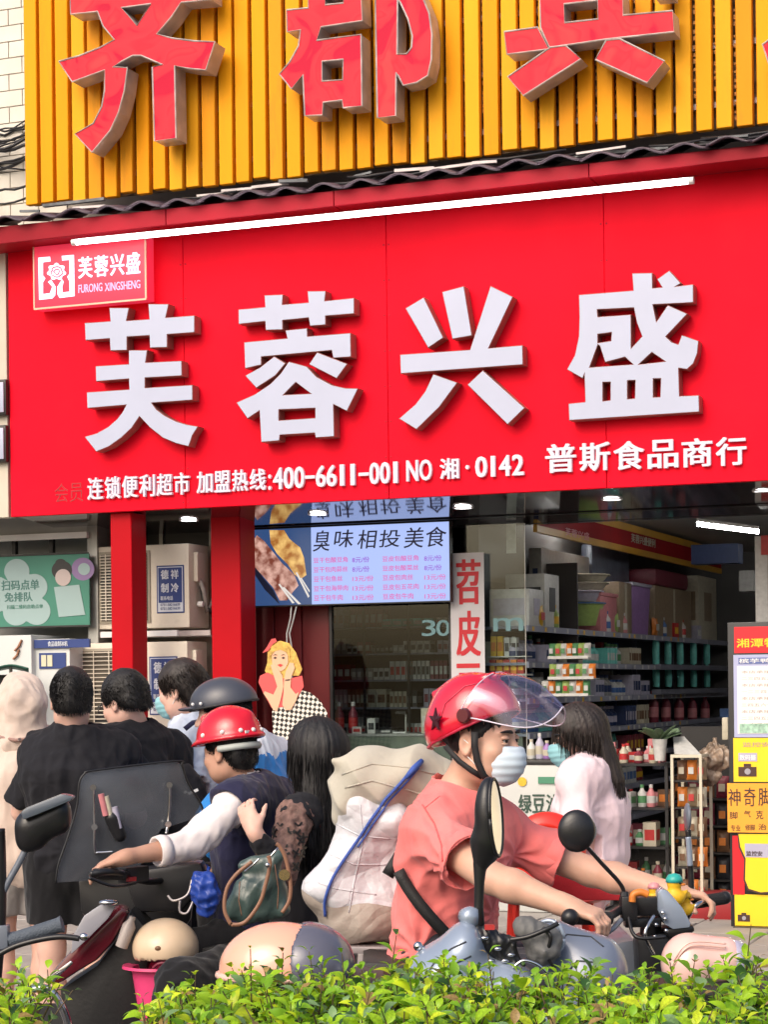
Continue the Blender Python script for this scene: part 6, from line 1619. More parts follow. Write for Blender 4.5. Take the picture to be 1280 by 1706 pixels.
# 5 person with grey-black half helmet, white and blue tee, facing left
A = head_axes(-80, -4); J = stand_joints(P(372, 1190, 8.4), -70); J['s'] = 1.0
J['neck'] = P(412, 1240, 8.42); J['shL'] = P(402, 1270, 8.25); J['shR'] = P(462, 1266, 8.7); J['elL'] = P(390, 1350, 8.2); J['wrL'] = P(345, 1390, 8.15); J['elR'] = P(400, 1345, 8.7); J['chest'] = P(426, 1325, 8.42)
T, B = person('person in a white and blue T-shirt under a black half helmet', J, A, SK2, 1.0)
def whiteblue():
    m = cloth('white_blue', (.66, .70, .78)); nt = m.node_tree; b = nt.nodes['Principled BSDF']; g_ = nt.nodes.new('ShaderNodeNewGeometry'); sx_ = nt.nodes.new('ShaderNodeSeparateXYZ'); nt.links.new(g_.outputs['Position'], sx_.inputs[0])
    cp = nt.nodes.new('ShaderNodeValToRGB'); cp.color_ramp.interpolation = 'CONSTANT'; e = cp.color_ramp.elements; e[0].color = (.03, .22, .60, 1); e[1].position = .5; e[1].color = (.66, .70, .78, 1)
    n_ = nt.nodes.new('ShaderNodeTexNoise'); n_.inputs['Scale'].default_value = 9
    ma = nt.nodes.new('ShaderNodeMath'); ma.operation = 'MULTIPLY_ADD'; ma.inputs[1].default_value = .10; nt.links.new(n_.outputs[0], ma.inputs[0]); nt.links.new(sx_.outputs[2], ma.inputs[2])
    mr = nt.nodes.new('ShaderNodeMapRange'); mr.inputs[1].default_value = 1.38 - .2; mr.inputs[2].default_value = 1.38 + .2; nt.links.new(ma.outputs[0], mr.inputs[0]); nt.links.new(mr.outputs[0], cp.inputs[0]); nt.links.new(cp.outputs[0], b.inputs['Base Color']); return m
tee(T, B, J, whiteblue(), hem=.1, sleeve=.8, inf=.035, seed=14)
hair_short(T, J['head'], A, .98, m_hair, 15, thick=.010, back=-.06)
legwear(T, B, J, m_blacktr, .95); shoes(T, J, m_shoe)
hc = thing('half_helmet', 'matt dark grey half helmet with a small peak and white studs, worn facing left', 'helmet', J['head'])
H = lambda *p: hp_(J['head'], A, p, 1.12); S = SDF()
S.el(H(0, -.006, .040), [.100 * 1.12, .128 * 1.12, .098 * 1.12], A); S.el(H(0, -.006, .028), [.090 * 1.12, .116 * 1.12, .088 * 1.12], A, .003, True)
S.half(H(0, 0, .030), tuple(-A[2] - A[1] * .10), .004)
m_hel = mat('helmet_matt', (.055, .06, .08), .38, var=.08, coat=.15)
sh_ = part('shell', sdf_mesh('shell', S, m_hel, T_base(hc), .0045), None, hc)
S = SDF(); S.el(H(0, .115, .030), [.078, .060, .010], A); S.half(H(0, .085, 0), tuple(-A[1]), .004); part('peak', sdf_mesh('peak', S, m_hel, T_base(hc), .004), None, hc)
for q in (.088, .055): part('stud', MB().ell(H(-.088 - (q < .07) * .012, q, .045), [.007] * 3), m_white, hc)
part('brim_rim', MB().tube([H(.101 * math.cos(t), -.006 + .128 * math.sin(t), .034 - .012 * math.sin(t)) for t in np.linspace(0, 2 * math.pi, 40)], .005, 6), mat('rubber', (.02, .02, .022), .6), hc, smooth=True)

# 6 left rider: red hard hat, white shirt, navy vest
RS = 'left scooter'
A = head_axes(-58, -8); hd6 = P(382, 1252, 7.6)
J = dict(s=.93, f=V3(-.75, .66, 0), r=V3(.66, .75, 0), head=hd6, neck=P(418, 1318, 7.62), chest=P(424, 1400, 7.66), waist=P(420, 1470, 7.68), pel=P(420, 1540, 7.70),
         shL=P(385, 1346, 7.38), shR=P(470, 1340, 7.86), elL=P(318, 1408, 7.25), wrL=P(208, 1428, 7.10), elR=P(420, 1440, 8.0), wrR=P(362, 1444, 7.82),
         hipL=P(405, 1560, 7.6), hipR=P(440, 1560, 7.85), knL=P(270, 1600, 7.5), knR=P(310, 1600, 7.9), anL=P(290, 1770, 7.5), anR=P(330, 1770, 7.9))
hdsL = ((V3(-.93, -.15, -.28)), V3(.0, .2, -1), V3(-.2, 1, 0), .40, .98, .5); hdsR = (V3(-.85, -.3, -.3), V3(0, 0, -1), V3(.3, -1, 0), .75, .95, .6)
T, B = person('scooter rider in a red hard hat, white shirt and navy vest reaching left', J, A, SK3, .95, .006, hands={'L': hdsL, 'R': hdsR})
hair_short(T, J['head'], A, .95, m_hair, 21, thick=.008, back=-.07, L=.012)
tee(T, B, J, m_whiteshirt, hem=.02, sleeve=1.42, inf=.018, seed=22, h=.006, amp=.005, freq=26, neck=.060)
part('sleeve_cuff', MB().lathe([(.053, 0), (.057, .02), (.054, .045), (.046, .045), (.046, 0)], J['elL'] + (J['wrL'] - J['elL']) * .36, (J['wrL'] - J['elL']).normalized(), 20), m_whiteshirt, T, smooth=True)
S = B.pick(('torso',), .042, .05); S.half(J['pel'] - UP * .02, (0, 0, -1)); S.rc(J['neck'] + V3(-.02, 0, -.005), J['head'], .075, .085, .012, True)
for n_ in 'LR': d = (J['el' + n_] - J['sh' + n_]).normalized(); S.p.append(('cut', np.array(J['sh' + n_] + d * .0), np.array(d), .13, None, .006, True, '')); S.rc(J['sh' + n_] + d * .02, J['el' + n_], .072, .07, .01, True)
part('vest', sdf_mesh('vest', S, m_navy, T_base(T), .006, folds(.004, 24, (1, 1, .5), 23)), None, T)
S = SDF(); S.rc(J['neck'] - V3(0, 0, .010), J['neck'] + (J['head'] - J['neck']) * .30, .086, .070, .02); S.rc(J['neck'] + V3(0, 0, .02), J['head'], .060, .064, .004, True); part('collar', sdf_mesh('collar', S, m_whiteshirt, T_base(T), .005), None, T)
legwear(T, B, J, m_blacktr, .95); shoes(T, J, m_dark)
hh_ = thing('hard_hat', 'glossy red hard hat with round white vents worn by the rider in the navy vest', 'hard hat', J['head'])
H = lambda *p: hp_(J['head'], A, p, 1.0); m_hat = mat('hat_red', (.62, .006, .022), .22, var=.03, coat=.5, spec=.5)
S = SDF(); S.el(H(0, -.010, .050), [.110, .132, .122], A); S.el(H(0, -.008, .046), [.118, .146, .014], A, .015); S.el(H(0, .062, .038), [.088, .088, .010], A, .012)
S.rc(H(0, -.10, .12), H(0, .09, .135), .018, .018, .03); S.el(H(0, -.010, .035), [.102, .124, .112], A, .003, True); S.half(H(0, 0, .036), tuple(-A[2]), .003)
part('shell', sdf_mesh('shell', S, m_hat, T_base(hh_), .004), None, hh_)
for an, zz in ((200, .068), (232, .066), (258, .064), (285, .063), (160, .068)):
    t = R(an); p = H(.1085 * math.cos(t) * 1.0, -.01 + .1305 * math.sin(t), zz); part('vent_stud', MB().ell(p, [.009, .009, .009]), m_white, hh_, smooth=True)
t = R(245); part('paper_label', MB().obox(H(.111 * math.cos(t), -.01 + .134 * math.sin(t), .058), A[0] * .018, A[1] * .002, A[2] * .005), m_white, hh_)
part('head_band', MB().tube([H(.088 * math.cos(t), -.01 + .110 * math.sin(t), .010) for t in np.linspace(math.pi * 1.02, math.pi * 1.98, 16)], .014, 6), mat('band_grey', (.42, .46, .44), .5), hh_, smooth=True)

# 7 passenger woman, long black hair, lace sleeve
A = head_axes(-45, 0); hd7 = P(524, 1258, 7.5)
J = dict(s=.95, f=V3(-.8, .6, 0), r=V3(.6, .8, 0), head=hd7, neck=P(528, 1330, 7.52), chest=P(520, 1415, 7.55), waist=P(512, 1490, 7.56), pel=P(512, 1560, 7.58),
         shL=P(492, 1362, 7.32), shR=P(555, 1355, 7.75), elL=P(468, 1452, 7.18), wrL=P(424, 1385, 7.12), elR=P(520, 1450, 7.9), wrR=P(470, 1420, 7.8),
         hipL=P(500, 1585, 7.5), hipR=P(535, 1585, 7.7), knL=P(302, 1640, 6.9), knR=P(400, 1625, 7.9), anL=P(262, 1790, 6.95), anR=P(420, 1790, 7.8))
T, B = person('woman passenger with long black hair and a sheer lace sleeve behind the rider', J, A, SK2, .95, .006, hands={'L': (V3(-.35, .25, .9), V3(-.7, .6, .1), V3(.6, -.2, .2), .55, .92, .4)})
hair_long(T, hd7, A, 1.04, m_hair, P(530, 1405, 7.5).z, 31, .115, pull=V3(.01, -.02, 0))
tee(T, B, J, m_blacktee, hem=.16, sleeve=.08, inf=.02, seed=32, amp=.004)
m_lace = mat('black_lace', (.16, .09, .075), .75, var=.5, vscale=40, bump=.4, bscale=70)
S = SDF(); S.rc(J['shL'] - (J['elL'] - J['shL']) * .02, J['elL'], .071, .056, .03); S.rc(J['elL'], J['elL'] + (J['wrL'] - J['elL']) * .55, .050, .046, .03)
part('lace_sleeve', sdf_mesh('lace_sleeve', S, m_lace, T_base(T), .005, folds(.004, 40, (1, 1, .6), 33)), None, T)
S = SDF(); e_ = J['elL'] + (J['wrL'] - J['elL']) * .3; w_ = J['elL'] + (J['wrL'] - J['elL']) * .78; S.rc(e_, w_, .05, .040, .02); part('black_cuff', sdf_mesh('black_cuff', S, m_blacktee, T_base(T), .005, folds(.004, 40, (1, 1, .6), 34)), None, T)
mb = MB(); r_ = random.Random(4)
for k in range(26):
    u = r_.uniform(.1, .95); c = J['shL'] + (J['elL'] - J['shL']) * u; an = r_.uniform(-1.3, 1.3); d = V3(math.sin(an), -math.cos(an), 0); q = c + d * .061; t1 = V3(math.cos(an), math.sin(an), 0); rot = r_.uniform(0, 3)
    for j in range(4): a2 = rot + j * 1.57; e2 = t1 * math.cos(a2) + UP * math.sin(a2); mb.bar(q + d * .008, q + d * .008 + e2 * .019, .007, .003, d)
part('lace_flowers', mb, m_dark, T, kind='stuff')
S = SDF(); S.rc(J['hipL'], J['knL'], .105, .085, .04); S.rc(J['knL'], J['anL'], .085, .065, .04); S.rc(J['hipR'], J['knR'], .10, .08, .04); S.rc(J['knR'], J['anR'], .08, .06, .03); S.et(J['pel'] - UP * .1, J['waist'], J['r'], (.19, .15), (.15, .12), .05)
part('trousers', sdf_mesh('trousers', S, m_blacktr, T_base(T), .008, folds(.006, 18, (1, 1, 1), 35)), None, T); shoes(T, J, m_dark)
part('bracelet', MB().tube([J['wrL'] + V3(.028 * math.cos(t), .02 * math.sin(t) - .002, .004 * math.cos(t)) for t in np.linspace(0, 2 * math.pi, 18)], .0018, 5), P_['red'], T)

# 8 woman in the pale pink shirt, right
A = head_axes(-100, -10); hd8 = P(962, 1226, 8.5)
J = stand_joints(hd8, -80); J['s'] = .97
J['neck'] = P(978, 1276, 8.52); J['shL'] = P(966, 1306, 8.36); J['shR'] = P(1000, 1300, 8.7); J['elL'] = P(958, 1395, 8.30); J['wrL'] = P(930, 1450, 8.2); J['elR'] = P(1020, 1395, 8.75); J['chest'] = P(985, 1350, 8.54); J['waist'] = P(990, 1420, 8.56); J['wrR'] = P(1010, 1460, 8.7)
T, B = person('woman with long dark hair, pale pink shirt and mask, facing left by the entrance', J, A, SK2, .95)
hair_long(T, hd8, A, 1.02, m_hairbr, P(980, 1300, 8.5).z, 41, .085, pull=V3(.10, 0, 0))
tee(T, B, J, m_pinkwhite, hem=.22, sleeve=.9, inf=.045, seed=42, amp=.0035, cuff=.035)
face_mask(T, hd8, A, 1.03, m_masktl); eyes(T, hd8, A, .95); legwear(T, B, J, cloth('rose', (.55, .30, .30)), .95); shoes(T, J, m_shoe)

# 9 the rider in the coral shirt
A = head_axes(119, -1); hs9 = 1.07; hd9 = P(800, 1233, 5.9)
J = dict(s=1.06, f=V3(.86, -.5, 0), r=V3(-.5, -.86, 0), head=hd9, neck=P(764, 1324, 5.93), chest=P(758, 1425, 5.95), waist=P(742, 1510, 5.97), pel=P(735, 1590, 6.0),
         shR=P(722, 1392, 5.78), shL=P(846, 1396, 6.08), elR=P(818, 1462, 5.52), wrR=P(942, 1508, 5.42), elL=P(985, 1452, 6.05), wrL=P(1122, 1486, 5.92),
         hipR=P(740, 1610, 5.9), hipL=P(790, 1610, 6.15), knR=P(900, 1640, 5.6), knL=P(960, 1640, 6.0), anR=P(890, 1830, 5.6), anL=P(950, 1830, 6.0))
hr = (V3(.80, -.35, -.22), V3(.1, .3, -1), V3(.45, 1, .2), .62, 1.0, .5); hl = (V3(.86, -.25, -.1), V3(0, .3, -1), V3(.4, -1, .1), .6, 1.0, .5)
T, B = person('rider in a coral T-shirt and blue face mask holding the scooter handlebars', J, A, SK1, hs9, .005, hands={'R': hr, 'L': hl}, fat=.97)
T9, J9, A9 = T, J, A
H = lambda *p: hp_(hd9, A, p, hs9)
S = SDF(); S.el(H(0, -.012, .035), [.082 * hs9, .103 * hs9, .094 * hs9], A); S.el(H(0, .135, -.03), [.085 * hs9, .075 * hs9, .085 * hs9], A, .01, True)
for q in (-1, 1): S.el(H(q * .095, .03, -.06), [.04, .06, .065], A, .01, True)
S.half(H(0, 0, -.07), tuple(-A[2] + A[1] * .2), .015)
hr_ = part('hair', sdf_mesh('hair', S, m_hair, T_base(T), .0045, folds(.003, 90, (1, 1, .5), 5)), None, T)
mb = MB(); rr_ = random.Random(9)
for k in range(500):
    x = rr_.uniform(-.06, .06); p = H(x, .088 - abs(x) * .45, .05 + rr_.uniform(-.01, .02)); d = (A[2] * -.75 + A[1] * .12 + A[0] * rr_.uniform(-.6, .6)); mb.add([p - A[0] * .0012, p + A[0] * .0012, p + d * rr_.uniform(.012, .03)], [(0, 1, 2)])
part('hair_strands', mb, m_hair, hr_, kind='stuff')
eyes(T, hd9, A, hs9); face_mask(T, hd9, A, hs9 * 1.03, m_maskb)
tee(T, B, J, m_pinktee, hem=.12, sleeve=.70, inf=.028, seed=52, h=.005, amp=.006, cuff=.034, freq=13, neck=.074, nlow=.04, rays=[(P(742, 1438, 5.7), .0075, 8, .17, .4), (P(700, 1345, 5.75), .004, 7, .14, 1.2), (P(690, 1590, 5.8), .008, 10, .22, 2.0), (P(862, 1430, 5.95), .007, 8, .15, .9), (P(830, 1530, 5.8), .007, 8, .2, .1)])
S = SDF(); 
SHIRT9 = [c_ for c_ in T.children if c_.name.startswith('shirt')][0]
legwear(T, B, J, cloth('dark_shorts', (.03, .03, .04)), .95); shoes(T, J, m_shoe)
m_strap = mat('strap_black', (.012, .012, .013), .6, var=.1, bump=.3, bscale=300)
sb_ = thing('cross_body_strap', 'black bag strap running across the coral shirt with a loose end at the back', 'strap', P(740, 1500, 5.7))
from mathutils.bvhtree import BVHTree
_bv = BVHTree.FromPolygons([v.co + Vector(T_base(T9)) for v in SHIRT9.data.vertices], [tuple(p.vertices) for p in SHIRT9.data.polygons])
def on9(px, py, gap=.006):
    d = (P(px, py, 1.0) - Vector((0, 0, CAMZ))).normalized(); h_, n_, i_, t_ = _bv.ray_cast(Vector((0, 0, CAMZ)), d)
    return (h_ - d * gap) if h_ is not None else P(px, py, 5.85)
pl = [(664, 1450), (670, 1463), (678, 1477), (688, 1492), (700, 1508), (712, 1522), (724, 1535), (736, 1548), (750, 1562), (765, 1578), (778, 1592)]
sp_pts = [on9(*q, gap=.024) for q in pl]
for _ in range(3): sp_pts = [sp_pts[0]] + [(sp_pts[i - 1] + sp_pts[i] * 2 + sp_pts[i + 1]) / 4 for i in range(1, len(sp_pts) - 1)] + [sp_pts[-1]]
patch(sb_, 'strap', [(q, (0, -1, .05)) for q in sp_pts], .034, .005, m_strap)
patch(sb_, 'loose_end', [(P(646, 1458, 5.85), (0, -1, 0)), (P(655, 1443, 5.85), (0, -1, 0)), (P(666, 1425, 5.86), (0, -1, 0))], .036, .004, m_strap)
def caster(objs):
    from mathutils.bvhtree import BVHTree as B_
    tr = [B_.FromPolygons([v.co + Vector(BASE[o_.name]) for v in o_.data.vertices], [tuple(p.vertices) for p in o_.data.polygons]) for o_ in objs]
    def f(px, py, gap=.001):
        d = (P(px, py, 1.0) - Vector((0, 0, CAMZ))).normalized(); best = None
        for t_ in tr:
            q = t_.ray_cast(Vector((0, 0, CAMZ)), d)[0]
            if q is not None and (best is None or q.y < best.y): best = q
        return None if best is None else best - d * gap
    return f
def seam(T, objs, pts, r, m, name='seam', n=6, gap=.0005):
    c_ = caster(objs); out = []
    for (x0, y0), (x1, y1) in zip(pts, pts[1:]):
        for k in range(n):
            q = c_(x0 + (x1 - x0) * k / n, y0 + (y1 - y0) * k / n, gap)
            if q is not None: out.append(q)
    if len(out) > 2: part(name, MB().tube(out, r, 6), m, T, smooth=True)
m_sc = cloth('coral_seam', (.62, .11, .11))
seam(T9, [SHIRT9], [(704, 1340), (724, 1372), (736, 1408), (738, 1440)], .0026, m_sc); seam(T9, [SHIRT9], [(708, 1346), (738, 1322)], .0022, m_sc)
# helmet
H = lambda *p: hp_(hd9 + UP * .006, A, p, 1.03)
hm = thing('riding_helmet', 'glossy red helmet with raised clear visor worn by the rider in the coral shirt', 'helmet', hd9)
m_rh = mat('helmet_red_gloss', (.60, .006, .030), .16, var=.06, coat=.8, spec=.6)
S = SDF(); S.el(H(0, -.016, .050), [.118, .142, .140], A); S.el(H(0, -.072, .012), [.100, .080, .080], A, .05)
S.el(H(0, -.012, .040), [.107, .131, .126], A, .003, True); S.el(H(0, -.068, -.005), [.090, .072, .080], A, .01, True)
S.p.append(('hp', np.array(H(0, 0, .030)), np.array((-A[2] + A[1] * .42).normalized()), None, None, .006, True, ''))
for q in (-.035, .0, .035): S.rc(H(q, -.13, .125), H(q, .06, .182), .006, .006, .014)
sh9 = part('shell', sdf_mesh('shell', S, m_rh, T_base(hm), .0038), None, hm)
part('edge_trim', MB().tube([H(.094, .075, .064), H(.108, .040, .048), H(.113, .0, .031), H(.108, -.05, .009), H(.092, -.10, -.012), H(.05, -.138, -.028), H(0, -.150, -.033)], .0045, 6), mat('trim_pink', (.5, .02, .06), .4), hm, smooth=True)
m_vis = bpy.data.materials.new('visor_clear'); m_vis.use_nodes = True
nt = m_vis.node_tree; nt.nodes.clear(); o_ = nt.nodes.new('ShaderNodeOutputMaterial'); t_ = nt.nodes.new('ShaderNodeBsdfTransparent'); t_.inputs[0].default_value = (.88, .86, .92, 1)
g_ = nt.nodes.new('ShaderNodeBsdfGlossy'); g_.inputs['Roughness'].default_value = .06; g_.inputs['Color'].default_value = (.85, .8, 1, 1); lw = nt.nodes.new('ShaderNodeLayerWeight'); lw.inputs[0].default_value = .45
mm = nt.nodes.new('ShaderNodeMath'); mm.operation = 'MULTIPLY_ADD'; mm.inputs[1].default_value = .55; mm.inputs[2].default_value = .07; x_ = nt.nodes.new('ShaderNodeMixShader')
nt.links.new(lw.outputs['Facing'], mm.inputs[0]); nt.links.new(mm.outputs[0], x_.inputs[0]); nt.links.new(t_.outputs[0], x_.inputs[1]); nt.links.new(g_.outputs[0], x_.inputs[2]); nt.links.new(x_.outputs[0], o_.inputs[0])
# raised visor: a band curved round the brow, tipped up about the side pivots
def vis(u, v):
    a = (u - .5) * R(194); c = max(math.cos(a), 0) ** .75
    t = (.128 * math.sin(a), .000 + .062 * c, .074 + .112 * c); b_ = (.120 * math.sin(a), .012 + .242 * c, .060 + .034 * c - .050 * abs(math.sin(2 * a)) * (abs(a) < math.pi / 2))
    bl = .022 * math.sin(math.pi * v) * (.3 + .7 * c)
    return H(t[0] * (1 - v) + b_[0] * v, t[1] * (1 - v) + b_[1] * v + bl * .5, t[2] * (1 - v) + b_[2] * v + bl)
part('visor', MB().grid(vis, 40, 12), m_vis, hm, smooth=True, solid=.0)
edge = [vis(u, 1) for u in np.linspace(0, 1, 40)]; m_vedge = mat('visor_edge', (.62, .58, .68), .2, var=0)
part('visor_edge', MB().tube(edge, .0022, 6), m_vedge, hm, smooth=True); part('visor_edge', MB().tube([vis(u, 0) for u in np.linspace(0, 1, 40)], .0016, 6), m_vedge, hm, smooth=True)
for q in (1, -1):
    part('pivot', MB().lathe([(0, .012), (.018, .012), (.022, .006), (.022, 0)], H(q * .119, .010, .066), A[0] * q, 20), mat('pivot_dark', (.10, .015, .02), .3), hm, smooth='auto')
m_chin = mat('chin_strap', (.014, .014, .016), .7)
def strp(pts, wdt=.02): patch(hm, 'chin_strap', [(H(*p), tuple(A[0] + A[1] * .2)) for p in pts], wdt, .003, m_chin)
strp([(.100, .032, .02), (.094, .030, -.02), (.086, .034, -.06), (.070, .045, -.10), (.045, .06, -.125)]); strp([(.098, -.06, -.02), (.090, -.02, -.062), (.080, .015, -.088), (.066, .04, -.105)], .016)
# dark star print on the shell
star = []
cS = H(.108, -.075, .052); nS = (A[0] * .85 - A[1] * .5).normalized(); uS = A[2]; rS = uS.cross(nS).normalized(); cS = cS + nS * .012
vs = [cS + (rS * math.cos(t) + uS * math.sin(t)) * (.036 if k % 2 == 0 else .015) for k, t in enumerate([R(90) + math.pi * k / 5 for k in range(10)])]
mb = MB(); mb.add([cS + nS * .002] + vs, [(0, 1 + k, 1 + (k + 1) % 10) for k in range(10)]); part('star_print', mb, mat('print_dark', (.05, .005, .012), .3), hm, solid=.004)

# pasted-on sticker figure, built as a standing cut-out by the door
OS = -.55
so_ = thing('sticker_cutout', 'cut-out sticker figure of a blonde woman in a red top and checked skirt', 'standee', F3(480, 1290, OS), MF)
def sp_(x, y, o=OS): return fl(400 + x / 2.783, 820 + y / 2.783, o)
def lay(name, pts, m, d): part(name, MB().prism([sp_(*p) for p in pts], -OS - d - .002, -OS - d), m, so_)
c_hair = mat('print_blonde', (.62, .38, .08), .6, var=.35, vscale=40); c_sk = mat('print_peach', (.74, .44, .28), .6, var=.04); c_top = mat('print_red_top', (.72, .09, .09), .6, var=.08); c_lip = mat('print_lips', (.6, .04, .04), .5); c_dk = mat('print_line', (.06, .035, .03), .6)
def chk():
    m = mat('print_checks', (1, 1, 1), .6, var=0); nt = m.node_tree; b = nt.nodes['Principled BSDF']; tc = nt.nodes.new('ShaderNodeTexCoord'); mp = nt.nodes.new('ShaderNodeMapping'); mp.inputs['Rotation'].default_value = (0, R(38), 0)
    c = nt.nodes.new('ShaderNodeTexChecker'); c.inputs['Scale'].default_value = 42; c.inputs['Color1'].default_value = (.75, .70, .62, 1); c.inputs['Color2'].default_value = (.015, .015, .015, 1); nt.links.new(tc.outputs['Object'], mp.inputs[0]); nt.links.new(mp.outputs[0], c.inputs[0]); nt.links.new(c.outputs[0], b.inputs['Base Color']); return m
lay('skirt', [(150, 1015), (250, 960), (275, 915), (330, 930), (375, 970), (405, 1020), (410, 1080), (400, 1290), (160, 1290)], chk(), .002)
lay('hair', [(130, 730), (150, 700), (190, 688), (230, 700), (262, 745), (278, 790), (290, 820), (275, 850), (245, 850), (200, 880), (160, 862), (128, 855), (117, 825), (128, 790)], c_hair, .004)
lay('red_top', [(95, 850), (130, 835), (180, 862), (240, 862), (290, 850), (298, 900), (275, 940), (250, 990), (150, 1000), (110, 930), (88, 880)], c_top, .006)
lay('face', [(150, 745), (175, 728), (205, 730), (225, 755), (226, 790), (212, 818), (192, 830), (170, 820), (152, 795)], c_sk, .008)
lay('fringe', [(140, 765), (148, 712), (195, 700), (232, 722), (236, 770), (218, 742), (190, 730), (165, 736)], c_hair, .0105)
lay('forearm', [(145, 800), (165, 795), (200, 850), (205, 900), (192, 960), (176, 1013), (158, 1010), (135, 965), (112, 932), (118, 922), (158, 938), (176, 900), (160, 850)], c_sk, .0105)
lay('forearm', [(235, 790), (252, 792), (258, 815), (240, 860), (238, 905), (262, 935), (277, 925), (264, 965), (240, 1008), (215, 1010), (200, 985), (206, 930), (208, 870), (216, 830)], c_sk, .0125)
lay('red_bow', [(108, 745), (128, 718), (150, 680), (168, 678), (175, 692), (155, 705), (135, 735)], c_top, .0125)
lay('lips', [(176, 800), (190, 795), (203, 801), (190, 810)], c_lip, .0105)
for x in (166, 204): lay('eye', [(x - 9, 768), (x, 762), (x + 9, 767), (x, 773)], c_dk, .0105); lay('eyebrow', [(x - 11, 757), (x, 750), (x + 11, 756), (x, 754)], c_dk, .0105)
lay('wristband', [(213, 868), (236, 866), (236, 872), (213, 874)], c_dk, .0145)
a = F3(470, 1290, OS); part('stand_pole', MB().box(a.x - .02, a.x + .02, -OS + .003, -OS + .02, .12, a.z + .35), P_['card'], so_); part('stand_foot', MB().box(a.x - .18, a.x + .18, -OS - .12, -OS + .15, .129, .15), P_['card'], so_)
# ---------------------------------------------------------------- scooters and what they carry
m_blkp = mat('black_plastic', (.014, .014, .016), .32, var=.1, bump=.05, bscale=200)
m_chrome = mat('chrome', (.62, .62, .64), .12, metal=1, var=.03)
m_silver = mat('silver_blue_paint', (.30, .36, .46), .25, metal=.25, var=.04, coat=.5)
m_greyp = mat('grey_blue_plastic', (.14, .16, .20), .35, var=.05, coat=.2)
m_mar = mat('maroon_paint', (.10, .006, .014), .2, var=.05, coat=.7)
m_mirr = mat('mirror_glass', (.8, .82, .84), .03, metal=1, var=0)
m_tyre = mat('tyre', (.02, .02, .02), .8)
def spline(pts, n=8):
    pts = [Vector(p) for p in pts]; out = []
    for i in range(len(pts) - 1):
        a, b, c, d = pts[max(i - 1, 0)], pts[i], pts[i + 1], pts[min(i + 2, len(pts) - 1)]
        for k in range(n):
            t = k / n; out.append(.5 * ((2 * b) + (c - a) * t + (2 * a - 5 * b + 4 * c - d) * t * t + (3 * b - a - 3 * c + d) * t ** 3))
    return out + [pts[-1]]
def tub(T, name, pts, r, m, n=10, sm=True, **k): return part(name, MB().tube(spline(pts), r, n) if not isinstance(r, list) else MB().tube(pts, r, n), m, T, smooth=sm, **k)
def wheel(T, c, ax, r=.22):
    w_ = part('wheel', MB().lathe([(r - .05, -.045), (r - .01, -.05), (r, 0), (r - .01, .05), (r - .05, .045)], c, ax, 32), m_tyre, T, smooth='auto')
    part('rim', MB().lathe([(0, -.02), (r - .06, -.04), (r - .05, -.04), (r - .05, .04), (r - .06, .04), (0, .02)], c, ax, 24), m_greyp, w_, smooth='auto')
def slab(T, name, px, Z, th, m, bevel=.006, skew=0):
    """outline given in picture points at depth Z, real thickness th"""
    q = [P(x, y, Z) for x, y in px]; mb = MB().prism([(a.x, a.z) for a in q], Z, Z + th)
    if skew: mb.v = [(x, y + (x - q[0].x) * skew, z) for x, y, z in mb.v]
    return part(name, mb, m, T, bevel=bevel)
def soft(T, name, S, m, h=.006, w=None, **k): return part(name, sdf_mesh(name, S, m, T_base(T), h, w, **k), None, T)

# ---- scooter under the left rider (maroon front, dark windscreen)
b = P(300, 1830, 7.5); sc1 = thing('scooter', 'maroon scooter with a dark windscreen ridden by the red hard hat man', 'scooter', (b.x, b.y, 0))
hdg = V3(-.75, .66, 0); sd1 = V3(-.66, -.75, 0)
gl_, gr_ = P(192, 1452, 7.08), P(348, 1446, 7.80)
tub(sc1, 'handlebar', [P(150, 1456, 7.02), gl_, P(255, 1468, 7.40), gr_, P(372, 1444, 7.9)], .013, m_blkp)
part('grip', MB().tube([P(158, 1455, 7.03), P(205, 1457, 7.14)], .019, 12), mat('rubber_grip', (.018, .018, .02), .8, bump=.5, bscale=300), sc1); part('grip', MB().tube([P(330, 1444, 7.72), P(368, 1443, 7.9)], .019, 12), MATS['rubber_grip'], sc1)
part('switch_box', MB().obox(P(222, 1456, 7.22), (.035, .04, 0), (-.02, .02, 0), (0, 0, .028)), m_blkp, sc1, bevel=.006); part('red_switch', MB().obox(P(219, 1464, 7.17), (.012, .012, 0), (-.005, .005, 0), (0, 0, .007)), P_['red'], sc1)
tub(sc1, 'brake_lever', [P(226, 1470, 7.14), P(190, 1476, 7.02), P(148, 1462, 6.96)], .006, m_blkp)
slab(sc1, 'dashboard', [(205, 1452), (335, 1436), (345, 1470), (300, 1520), (225, 1520)], 7.45, .16, m_blkp, .02)
m_wind = mat('smoked_screen', (.10, .11, .13), .25, var=.25, vscale=5, coat=.3, spec=.6); m_wind.node_tree.nodes['Principled BSDF'].inputs['Alpha'].default_value = .66
wpts = [(93, 1470), (97, 1440), (112, 1395), (126, 1345), (130, 1305), (138, 1290), (155, 1284), (285, 1270), (296, 1278), (306, 1308), (330, 1350), (318, 1368), (262, 1385), (240, 1420), (225, 1452), (160, 1468)]
slab(sc1, 'windscreen', wpts, 7.62, .006, m_wind, .001, skew=.35)
edge = spline([P(x, y, 7.61) + V3(0, (P(x, y, 7.62).x - P(93, 1470, 7.62).x) * .35, 0) for x, y in wpts[:12]], 4); part('screen_edge', MB().tube(edge, .004, 6), m_blkp, sc1, smooth=True)
def ws(x, y, d=-.02): p = P(x, y, 7.62); return p + V3(0, (p.x - P(93, 1470, 7.62).x) * .35 + d, 0)
